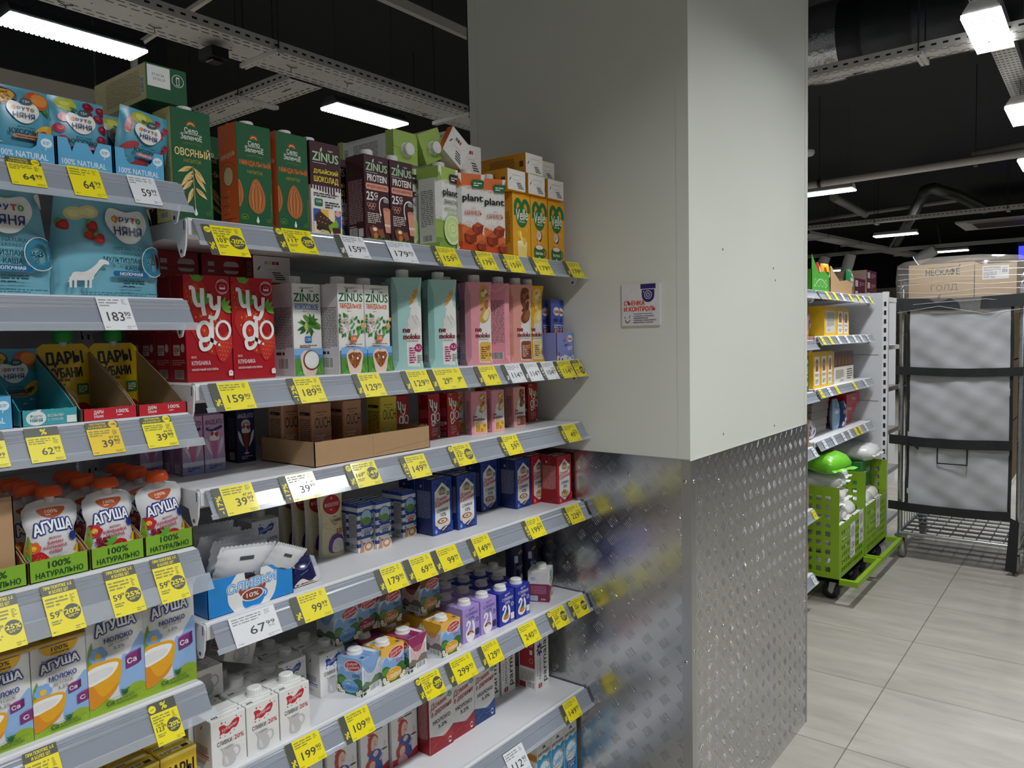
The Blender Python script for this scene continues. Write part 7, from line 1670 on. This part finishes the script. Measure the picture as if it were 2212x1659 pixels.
# ---------------------------------------------------------------- roll cage
ST = M('#a9acae', .28, .95, var=.06, scale=20); BK = M('#0f1012', .65, var=.1)
root = bpy.data.objects.new('roll_cage', None); COL.objects.link(root); root.location = (5.53, .76, 0)
mb = MB(); 
yl, yr, dp = .325, -.335, .72
for y in (yl, yr):
    mb.tube([(0, y, .13), (0, y, 1.78), (.03, y, 1.83), (.10, y, 1.85), (dp-.08, y, 1.85), (dp, y, 1.80), (dp, y, .13)], .0135, ST, 10)
obj('side_frame', mb, root)
mb = MB()
for y in (yl, yr):
    for k in range(1, 9): mb.tube([(dp*k/9, y, .16), (dp*k/9, y, 1.84)], .003, ST, 5)
    for z in (.35, .75, 1.15, 1.5): mb.tube([(0, y, z), (dp, y, z)], .005, ST, 6)
obj('side_mesh', mb, root)
mb = MB()
for x in (-.01, dp): mb.tube([(x, yr, .175), (x, yl, .175)], .012, ST, 8)
for y in (yr, yl): mb.tube([(-.01, y, .175), (dp, y, .175)], .012, ST, 8)
for k in range(1, 9): mb.tube([(0, yr+(yl-yr)*k/9, .185), (dp, yr+(yl-yr)*k/9, .185)], .0035, ST, 5)
for k in range(1, 6): mb.box(dp*k/6-.02, dp*k/6+.02, yr, yl, .172, .178, M('#6f7274', .4, .8))
obj('base', mb, root)
for x, y in ((.02, yl-.01), (.02, yr+.01), (dp-.03, yl-.02), (dp-.03, yr+.02)):
    mb = MB(); mb.box(x-.045, x+.045, y-.035, y+.035, .15, .165, ST); 
    for s in (-.025, .025): mb.ext([(x-.03, .15), (x+.03, .15), (x+.045, .055), (x+.02, .045)], y+s-.002, y+s+.002, 'y', ST)
    c = obj('caster', mb, root); wb = MB(); wb.lathe([(.02, -.018), (.06, -.018), (.064, -.01), (.064, .01), (.06, .018), (.02, .018)], M('#8f8a84', .5), 24, (x+.03, y, .065), 'y'); obj('wheel', wb, c)
# white cover with straps hanging on the front
def sag(y, z): return .009*math.sin(y*9+z*5)+.007*math.sin(z*11+y*3)+.005*math.sin(y*23-z*17)+.003*math.sin(y*41+z*37)+.003*math.sin(z*53-y*29)
CV = M('#a3a4a7', .34, var=.03, scale=7, bump=.5)
mb = MB()
def sheet(mb, y0, y1, z0, z1, mat, x=-.03, ny=26, nz=44, amp=1):
    vs = []; fs = []
    for j in range(nz+1):
        for i in range(ny+1):
            y = y0+(y1-y0)*i/ny; z = z0+(z1-z0)*j/nz; vs.append((x+amp*sag(y, z), y, z+(y-y0)/(y1-y0)*0))
    for j in range(nz):
        for i in range(ny): a = j*(ny+1)+i; fs.append((a, a+ny+1, a+ny+2, a+1))
    mb.add(vs, fs, mat, True)
sheet(mb, -.285, .275, .355, 1.70, CV); cov = obj('cover', mb, root)
mb = MB()
for y in (-.292, .275): sheet(mb, y-.008, y+.010, .355, 1.69, BK, -.033, 2, 18)
mb.tube([(-.045, .10, .775), (-.045, .10, .665), (-.045, -.065, .665), (-.045, -.065, .775)], .005, BK, 6); obj('cover_edging', mb, cov)
for z, h, a, b in ((1.655, .075, -.35, .345), (1.235, .052, -.35, .345), (.775, .06, -.30, .385), (.34, .055, -.30, .385)):
    mb = MB(); ny = 16
    vs = []; fs = []
    for i in range(ny+1):
        y = a+(b-a)*i/ny; dz = -.012*math.sin(math.pi*i/ny)
        for x, zz in ((-.052, z+dz), (-.052, z+h+dz), (-.040, z+h+dz), (-.040, z+dz)): vs.append((x+sag(y, z)*.5, y, zz))
    for i in range(ny):
        for q in range(4): fs.append((4*i+q, 4*i+(q+1) % 4, 4*i+4+(q+1) % 4, 4*i+4+q))
    fs += [(0, 1, 2, 3), (4*ny, 4*ny+3, 4*ny+2, 4*ny+1)]
    mb.add(vs, fs, BK if z < 1.6 else M('#26282b', .5)); obj('strap', mb, cov)
mb = MB(); mb.ext([(-.30, .36), (-.345, .34), (-.335, .02), (-.275, .03)], -.05, -.045, 'x', BK); obj('loose_strap', mb, cov); mb = MB(); mb.ext([(.20, .795), (.275, .80), (.21, .745)], -.056, -.053, 'x', BK); obj('strap_end', mb, cov)
tag(root, 'tall wire roll cage with a grey-white cover and black straps', 'roll cage')
def cbox(y0, y1, z0, z1, label, art, x0=.05, x1=.45):
    mb = MB(); mb.box(0, x1-x0, y0-y1, 0, 0, z1-z0, M('#b59a7a', .6, var=.04)); f = Face(mb, plane((0, 0, 0), (0, -1, 0), (0, 0, 1), (-1, 0, 0)), (y1-y0)*1000, (z1-z0)*1000)
    f.r_(0, (z1-z0)*500, (y1-y0)*1000, .6, '#8f7857'); art(f); tag(obj('cardboard_box', mb, loc=(5.53+x0, .76+y1, z0)), label, 'box')
cbox(-.075, .295, 1.71, 1.825, 'brown cardboard box with grey lettering in the wrapped cage, lower left', lambda f: (f.t('ГОЛД', 205, 78, 150, 44, '#5a5048', -.01), f.leaf(170, 8, 186, 38, 16, '#5a5048')))
cbox(-.075, .295, 1.827, 1.945, 'brown cardboard box with a dark brand word, top left of the wrapped cage', lambda f: (f.t('НЕСКАФЕ', 195, 62, 190, 42, '#4a423c', .025), f.s_([(110, 92), (290, 94)], 2.5, '#4a423c', False), f.leaf(284, 90, 296, 108, 7, '#4a423c')))
cbox(-.30, -.08, 1.71, 1.925, 'brown cardboard box with a white shipping label, right in the wrapped cage', lambda f: (f.r_(40, 118, 140, 84, '#d8d8d8'), f.ml(46, 170, 90, 26, 5, '#555555'), f.ml(46, 126, 70, 40, 7, '#777777'), f.bar(140, 150, 34, 40), f.bar(80, 122, 30, 14)))
for i, z0 in enumerate((.57, .95, 1.33)): cbox(-.29, .295, z0, z0+.37, 'plain brown carton inside the roll cage behind the cover, %s from below' % ORD[i], lambda f: None, .08, .66)
# stretch film over the top
FILM = M('#e6e2dc', .1, bump=.35, scale=9, trans=.86)
mb = MB(); rd = random.Random(11); rings = []
for (z, e) in ((1.62, .012), (1.72, .02), (1.85, .026), (1.93, .02), (1.972, -.02), (1.985, -.16)):
    rg = []
    for y, x, ny_, nx_ in [(.33, -.02, 1, -1), (.12, -.035, 0, -1), (-.12, -.035, 0, -1), (-.34, -.02, -1, -1), (-.36, .24, -1, 0), (-.34, .50, -1, 1), (.0, .52, 0, 1), (.33, .50, 1, 1), (.36, .24, 1, 0)]:
        rg.append((x+nx_*e+rd.uniform(-.006, .006), y+ny_*e+rd.uniform(-.006, .006), z+rd.uniform(-.012, .012)))
    rings.append(rg)
mb.rings(rings, FILM, True, False); mb.add(rings[-1], [list(range(9))], FILM)
for k in range(8):
    z = 1.64+.04*k; mb.tube([(-.05, .34, z+rd.uniform(-.01, .01)), (-.062, .1, z+rd.uniform(-.03, .03)), (-.06, -.15, z+rd.uniform(-.03, .03)), (-.045, -.36, z)], .0012, M('#e8e6e2', .15, trans=.4), 4)
tag(obj('stretch_film', mb, loc=(5.53, .76, 0)), 'clear stretch film wrapped round the boxes on top of the roll cage', 'film')
# a second cage just beyond the right edge of the first
mb = MB()
for x in (0, .6): mb.tube([(x, 0, .15), (x, 0, 1.8)], .013, ST, 8)
for k in range(6): mb.tube([(0, 0, .2+k*.3), (.6, 0, .2+k*.3)], .005, ST, 6)
sheet(mb, -.5, -.02, .35, 1.6, CV, .02, 6, 10); mb.box(-.0, .03, -.5, -.0, .75, .82, BK); mb.box(-.0, .03, -.5, -.0, 1.2, 1.27, BK)
tag(obj('roll_cage', mb, loc=(6.45, .38, 0)), 'second wire roll cage at the right frame edge behind the first', 'roll cage')
pack('pink_pack', 6.36, 6.42, .40, .1, .9, .30, a_none, '#b0246a', 'magenta pack seen between the two roll cages')
# dark red cartons stacked on the far gondola
for i, (x, k) in enumerate(((7.02, 2), (7.44, 3))):
    for j in range(k): pack('chocolate_box', x, x+.36, 1.75, .5, 1.80+j*.092, .09, lambda f, w, h: (f.r_(w*.08, h*.2, w*.25, h*.6, '#b9a8a0'), f.ml(w*.45, h*.25, w*.45, h*.5, 3, '#a86a6a')), '#4a1620', 'dark red box stacked on the far shelving, %s pile, %s from below' % (('left', 'right')[i], ORD[j]), 'box', side='#b9a090')
mb = MB(); mb.box(6.7, 8.4, 1.70, 2.3, 0, 1.798, SHG); tag(obj('far_gondola', mb), 'white shelving block far behind the roll cage', 'shelving')

# ================================================================ ceiling
LH = M('#3a3b3d', .5); LHW = M('#c9c8c4', .45); WIRE = '#2a2b2d'
def lamp_mesh(white):
    mb = MB(); L, W = .60, .15
    mb.ext([(-W/2, 0), (W/2, 0), (W/2, .012), (W/2-.03, .055), (-W/2+.03, .055), (-W/2, .012)], -L/2, L/2, 'x', LHW if white else LH)
    for s in (-.24, .24): mb.box(s-.012, s+.012, -.03, .03, .055, .062, '#8a8b8d')
    a = mb.mesh('housing')
    mb = MB(); mb.box(-L/2-.004, L/2+.004, -W/2-.006, W/2+.006, -.012, 0, EM('#f6fbff', 9)); 
    n = 28
    for i in range(n):
        x = -L/2+L*(i+.5)/n
        for s in (-1, 1): mb.box(x-.006, x+.006, s*(W/2+.006)-.002, s*(W/2+.006)+.002, -.016, -.010, EM('#f6fbff', 9))
    g = '#b9bdc0'
    for yy in (-.048, 0, .048): mb.box(-L/2+.01, L/2-.01, yy-.0012, yy+.0012, -.0135, -.0125, g)
    for i in range(24):
        for yy in (-.06, -.036, -.012, .012, .036, .06):
            if (i*5+int(yy*500)) % 3: x = -L/2+L*(i+.5)/24; mb.box(x-.004, x+.004, yy-.0035, yy+.0035, -.0135, -.0125, g)
    b = mb.mesh('diffuser')
    mb = MB()
    for s in (-.24, .24): mb.tube([(s, 0, .06), (s, 0, CZ-LAMP_Z)], .0014, WIRE, 5)
    c = mb.mesh('suspension')
    return a, b, c
LM = {w: lamp_mesh(w) for w in (False, True)}
def lamp(x, y, label, along='x', z=None, white=False, power=1.0):
    root = bpy.data.objects.new('ceiling_lamp', None); COL.objects.link(root); root.location = (x, y, z or LAMP_Z); root.rotation_euler = (0, 0, 0 if along == 'x' else R(90))
    for nm_, m_ in zip(('housing', 'diffuser', 'suspension'), LM[white]): link(nm_, m_, root)
    if power:
        l = bpy.data.lights.new('lamp_light', 'AREA'); l.shape = 'RECTANGLE'; l.size = .58; l.size_y = .14; l.energy = LAMP_POWER*power; l.color = (.95, .98, 1.0); l.spread = R(LAMP_SPREAD)
        o = bpy.data.objects.new('lamp_light', l); COL.objects.link(o); o.parent = root; o.location = (0, 0, -.018)
    return tag(root, label, 'ceiling lamp')
lamp(1.65, 3.90, 'long bright ceiling lamp at the upper left'); lamp(3.42, 3.87, 'bright ceiling lamp hanging behind the column, left of it')
lamp(-.15, 3.9, 'ceiling lamp of the far aisle outside the left frame edge')
lamp(4.53, .51, 'bright ceiling lamp at the top right corner', white=True); lamp(6.42, .51, 'ceiling lamp at the right frame edge, below the corner one', white=True)
for i, x in enumerate((2.62, .72, -1.18)): lamp(x, -.35, 'ceiling lamp over our aisle outside the frame, %s' % ('nearest the column', 'overhead', 'behind us')[i], power=1.0)
for i, x in enumerate((2.62, .72, -1.18)): lamp(x, -3.6, 'ceiling lamp over the next aisle behind us, %s' % ('right', 'middle', 'left')[i], power=1.0)
lamp(8.5, 2.43, 'ceiling lamp seen beside the right edge of the column', 'y', white=True); lamp(13.05, 2.66, 'small far ceiling lamp above the wrapped boxes', 'y', white=True)
lamp(16.6, 2.44, 'farthest ceiling lamp just above the wrapped boxes', 'y', white=True, power=.6); lamp(16.2, 4.6, 'far ceiling lamp low over the snack boxes', 'y', z=2.75, white=True, power=.6)
lamp(8.4, .6, 'ceiling lamp past the right frame edge', white=True); lamp(10.3, .6, 'ceiling lamp farther past the right frame edge', white=True)

GAL = M('#c4c3be', .45, .25, var=.1, scale=14); SLOT = '#0c0c0d'
def cable_tray(p0, p1, w, label, slots=True, h=.05, hang=True, squares=False, ties=0, brackets=0):
    p0, p1 = Vector(p0), Vector(p1); d = p1-p0; L = d.length; ang = math.atan2(d.y, d.x)
    mb = MB(); mb.box(0, L, -w/2, w/2, 0, .0015, GAL)
    for s in (-1, 1): mb.box(0, L, s*w/2-.001, s*w/2+.001, 0, h, GAL); mb.box(0, L, s*(w/2-.006)-.006, s*(w/2-.006)+.006, h-.0015, h, GAL)
    vs = []; fs = []
    def q(a, b, c, e):
        k = len(vs); vs.extend([(a, c, -.0004), (b, c, -.0004), (b, e, -.0004), (a, e, -.0004)]); fs.append((k+3, k+2, k+1, k))
    n = int(L/.055)
    for i in range(n):
        x = .02+i*.055
        if squares:
            for yy in (-.4, -.2, 0, .2, .4): q(x, x+.016, w*yy-.008, w*yy+.008)
        elif slots:
            for r, yy in enumerate((-.42, -.28, .28, .42)):
                xo = .027 if r % 2 else 0; q(x+xo, x+xo+.036, w*yy-.0042, w*yy+.0042)
            if i % 3 == 0: q(x, x+.008, -.004, .004)
    mb.add(vs, fs, SLOT)
    for i in range(n):
        for s in (-1, 1):
            x = .02+i*.055; mb.box(x, x+.025, s*(w/2+.0012)-.0004, s*(w/2+.0012)+.0004, h*.4, h*.6, SLOT)
    root = bpy.data.objects.new('cable_tray', None); COL.objects.link(root); root.location = p0; root.rotation_euler = (0, 0, ang)
    obj('tray_channel', mb, root)
    rd = random.Random(int(L*100))
    for i in range(ties):
        x = L*(i+.5)/ties; y = rd.uniform(-.3, .3)*w; t = MB(); t.tube([(x-.03, y, -.004), (x, y+.008, -.008), (x+.03, y-.004, -.005)], .0022, '#0b0b0c', 5); t.tube([(x, y+.008, -.008), (x+.015, y+.03, -.02)], .0022, '#0b0b0c', 5); obj('cable_tie', t, root)
    if hang:
        k = max(2, int(L/1.3))
        for i in range(k):
            x = L*(i+.5)/k; r = MB(); r.box(x-.02, x+.02, -w/2-.03, w/2+.03, -.022, -.001, GAL)
            for s in (-1, 1): r.tube([(x, s*(w/2+.018), -.03), (x, s*(w/2+.018), CZ-p0.z)], .004, WIRE, 6)
            for a in range(6): r.box(x-.003, x+.003, -w/2+w*a/5-.004, -w/2+w*a/5+.004, -.0225, -.0215, SLOT)
            obj('hanger', r, root)
    return tag(root, label, 'cable tray')
cable_tray((.2, 3.48, 3.0), (6.0, 3.48, 3.0), .27, 'long perforated cable tray running across the upper left', ties=16)
cable_tray((2.76, 3.62, 2.99), (2.76, 5.55, 2.99), .22, 'short perforated cable tray branching off behind the cartons', ties=6)
cable_tray((4.70, .35, 3.0), (4.70, 2.3, 3.0), .15, 'perforated cable tray beside the right edge of the column', ties=6)
cable_tray((4.2, .535, 3.16), (9.5, .535, 3.16), .12, 'square-holed strut tray behind the top right lamps', squares=True, hang=False)
cable_tray((12.2, .3, 3.1), (12.2, 5.2, 3.1), .16, 'far cable tray crossing above the wrapped boxes', ties=4)
cable_tray((12.4, 3.9, 3.06), (18.0, 3.3, 3.06), .3, 'far cable tray running away above the snack boxes')
def pipe(pts, r, c, label, name='pipe', metal=0, n=10, cat='pipe', rough=.5):
    mb = MB(); mb.tube(pts, r, M(c, rough, metal), n); return tag(obj(name, mb), label, cat)
pipe([(8.05, 3.2, 3.0), (7.9, 1.2, 3.0), (7.75, -.5, 3.0)], .035, '#b9b6ae', 'pale sprinkler pipe slanting across the right ceiling')
pipe([(7.95, 1.0, 3.06), (7.7, -.4, 3.10)], .04, '#77766f', 'grey pipe just above the pale sprinkler pipe at the right')
for i, y in enumerate((2.32, .98)):
    mb = MB(); mb.tube([(7.96, y, 3.0), (7.96, y, CZ)], .004, WIRE, 6); mb.lathe([(.045, -.012), (.045, .012)], '#1c1c1e', 14, (7.96, y, 3.0), 'y'); tag(obj('pipe_hanger', mb), 'threaded pipe hanger on the sprinkler pipe, %s' % ('left', 'right')[i], 'hanger')
pipe([(11.3, 3.1, 3.4), (13.3, 3.16, 3.4)], .06, '#8a887f', 'short slanting pipe under the lamp beside the column')
pipe([(13.4, 4.1, 3.4), (13.15, 3.12, 3.4), (13.0, 1.8, 3.42)], .035, '#8f8c84', 'thin pipe crossing behind the slanting pipe')
pipe([(14.6, 3.0, 2.98), (12.6, 2.3, 3.3), (11.9, 2.06, 3.44), (11.8, 1.95, 3.44), (12.4, 1.75, 3.4), (13.3, 1.5, 3.28)], .075, '#55554f', 'bent foil-wrapped duct under the far ceiling', 'duct', .6, cat='duct', rough=.35)
mb = MB(); mb.lathe([(.0, -.03), (.07, -.02), (.085, 0), (.085, .03)], '#d0cec8', 20, (8.45, 2.60, 3.42)); mb.tube([(8.45, 2.6, 3.42), (8.45, 2.6, CZ)], .02, '#c4c2bc', 8); tag(obj('ceiling_speaker', mb), 'round white ceiling fixture at the right edge of the column', 'ceiling fixture')
# round duct and foil end
mb = MB(); r = .24; prof = []
for k in range(14): prof += [(r, .0+k*.28), (r*1.02, .005+k*.28), (r*1.02, .02+k*.28), (r, .025+k*.28)]
mb.lathe(prof, M('#34363a', .38, .5, var=.2), 32, (5.35, -1.0, 3.42), 'y'); tag(obj('round_duct', mb), 'dark round ventilation duct across the top right', 'duct')
mb = MB(); mb.lathe([(.245, 0), (.25, .03), (.254, .12), (.247, .20)], M('#c0c2c6', .18, .9, bump=1, scale=40), 32, (5.35, 1.40, 3.42), 'y'); tag(obj('foil_wrap', mb), 'crumpled foil collar on the dark duct beside the column', 'foil')
pipe([(4.4, 2.4, 3.62), (4.35, -1.0, 3.62)], .10, '#24262a', 'dark pipe above the ventilation duct', 'duct', .3, cat='duct')
# cassette air conditioner
mb = MB(); mb.ext([(-.62, 0), (.62, 0), (.62, .03), (.5, .05), (-.5, .05), (-.62, .03)], -.62, .62, 'y', M('#d0cabf', .5)); mb.box(-.40, .40, -.40, .40, -.006, 0, '#8f8a82')
for k in range(22): mb.box(-.39+k*.036, -.375+k*.036, -.39, .39, -.009, -.005, '#5a5650')
mb.box(-.56, -.50, -.45, .45, -.004, 0, '#2a2a2a'); mb.box(-.45, .45, -.45, .45, .05, .25, '#2a2a2c'); 
for x in (-.4, .4): mb.tube([(x, .4, .25), (x, .4, CZ-3.3)], .008, WIRE, 6)
tag(obj('air_conditioner', mb, loc=(15.5, 1.5, 3.3), rot=(0, 0, 0)), 'square ceiling air conditioner cassette at the right', 'air conditioner')
# track with spot lights, far
mb = MB(); mb.box(-.025, .025, -2.0, 2.1, -.03, .03, M('#9a9a98', .4)); 
for y in (-1.5, 1.5): mb.tube([(0, y, .03), (0, y, CZ-2.9)], .006, WIRE, 6)
mb.tube([(-.02, -.15, .03), (-.05, -.1, .35), (-.05, -.05, .45), (0, 0, .5)], .02, '#141416', 8)
tag(obj('lighting_track', mb, loc=(14.4, 2.4, 2.9)), 'far lighting track with a black cable, above the wrapped boxes', 'track')
for i, (y, a) in enumerate(((2.35, 60), (3.62, 15), (4.05, 20))):
    rt_ = bpy.data.objects.new('spot_light', None); COL.objects.link(rt_); rt_.location = (14.2, y, 2.80); rt_.rotation_euler = (R(a), 0, 0)
    mb = MB(); mb.lathe([(.09, -.26), (.095, -.1), (.09, .06)], LHW, 18); obj('spot_body', mb, rt_); mb = MB(); mb.lathe([(.085, -.265), (.085, -.261)], EM('#fff8ee', 4), 18); obj('spot_lens', mb, rt_); mb = MB(); mb.tube([(0, 0, 0), (.2*0, 0, .06)], .02, LHW, 8); mb.tube([(0, 0, .05), tuple(Euler((R(-a), 0, 0)).to_matrix() @ Vector((.2, 0, .10)))], .012, LHW, 6); obj('spot_stem', mb, rt_)
    tag(rt_, 'white spot light on the far track, %s' % ('tilted, over the wrapped boxes', 'over the dark red boxes', 'over the snack boxes')[i], 'spot light')
mb = MB(); mb.box(0, .04, -1.0, 0, 0, .22, EM('#1020e8', 2.2)); mb.box(.04, .10, -1.02, .02, -.04, .3, '#1a1c22'); tag(obj('blue_sign', mb, loc=(16.0, 1.30, 2.72)), 'glowing blue light panel at the right frame edge', 'light panel')
mb = MB(); mb.tube([(16.0, .9, 2.98), (16.0, .9, CZ)], .012, WIRE, 6); tag(obj('panel_hanger', mb), 'dark hanger above the glowing blue panel', 'hanger')
# upper left: conduits, sprinkler drop, camera box
mb = MB(); mb.box(-.012, .012, 0, 2.4, -.012, .012, '#c9c4b8'); tag(obj('conduit', mb, loc=(2.12, 2.25, 3.3), rot=(0, 0, R(-3.8))), 'pale cable conduit behind the upper left lamp', 'conduit')
mb = MB(); mb.box(-.015, .015, -.015, .015, 0, .29, '#c9c4b8'); tag(obj('conduit', mb, loc=(2.277, 4.62, 3.0)), 'short upright pale conduit below the upper left lamp', 'conduit')
mb = MB(); mb.box(-.8, 1.6, -.02, .02, -.03, .03, '#c2bfb6'); tag(obj('conduit', mb, loc=(3.4, 3.53, 3.62)), 'pale trunking running into the top of the column', 'conduit')
mb = MB(); mb.box(-.045, .045, -.06, .06, -.05, .0, M('#050506', .9)); mb.box(-.03, .03, -.04, .02, -.065, -.06, '#121314'); tag(obj('junction_box', mb, loc=(2.12, 3.5, 2.97)), 'black box under the long cable tray', 'junction box')
for i, (x, y) in enumerate(((1.95, 4.4), (2.45, 4.9), (4.5, 4.5), (4.2, 3.2))):
    mb = MB(); mb.tube([(x, y, 2.9+.1*i), (x, y, CZ)], .005, WIRE, 6); tag(obj('hanger_rod', mb), 'thin ceiling rod in the upper left, %s' % ('first from the left', 'second from the left', 'third from the left', 'next to the column')[i], 'rod')
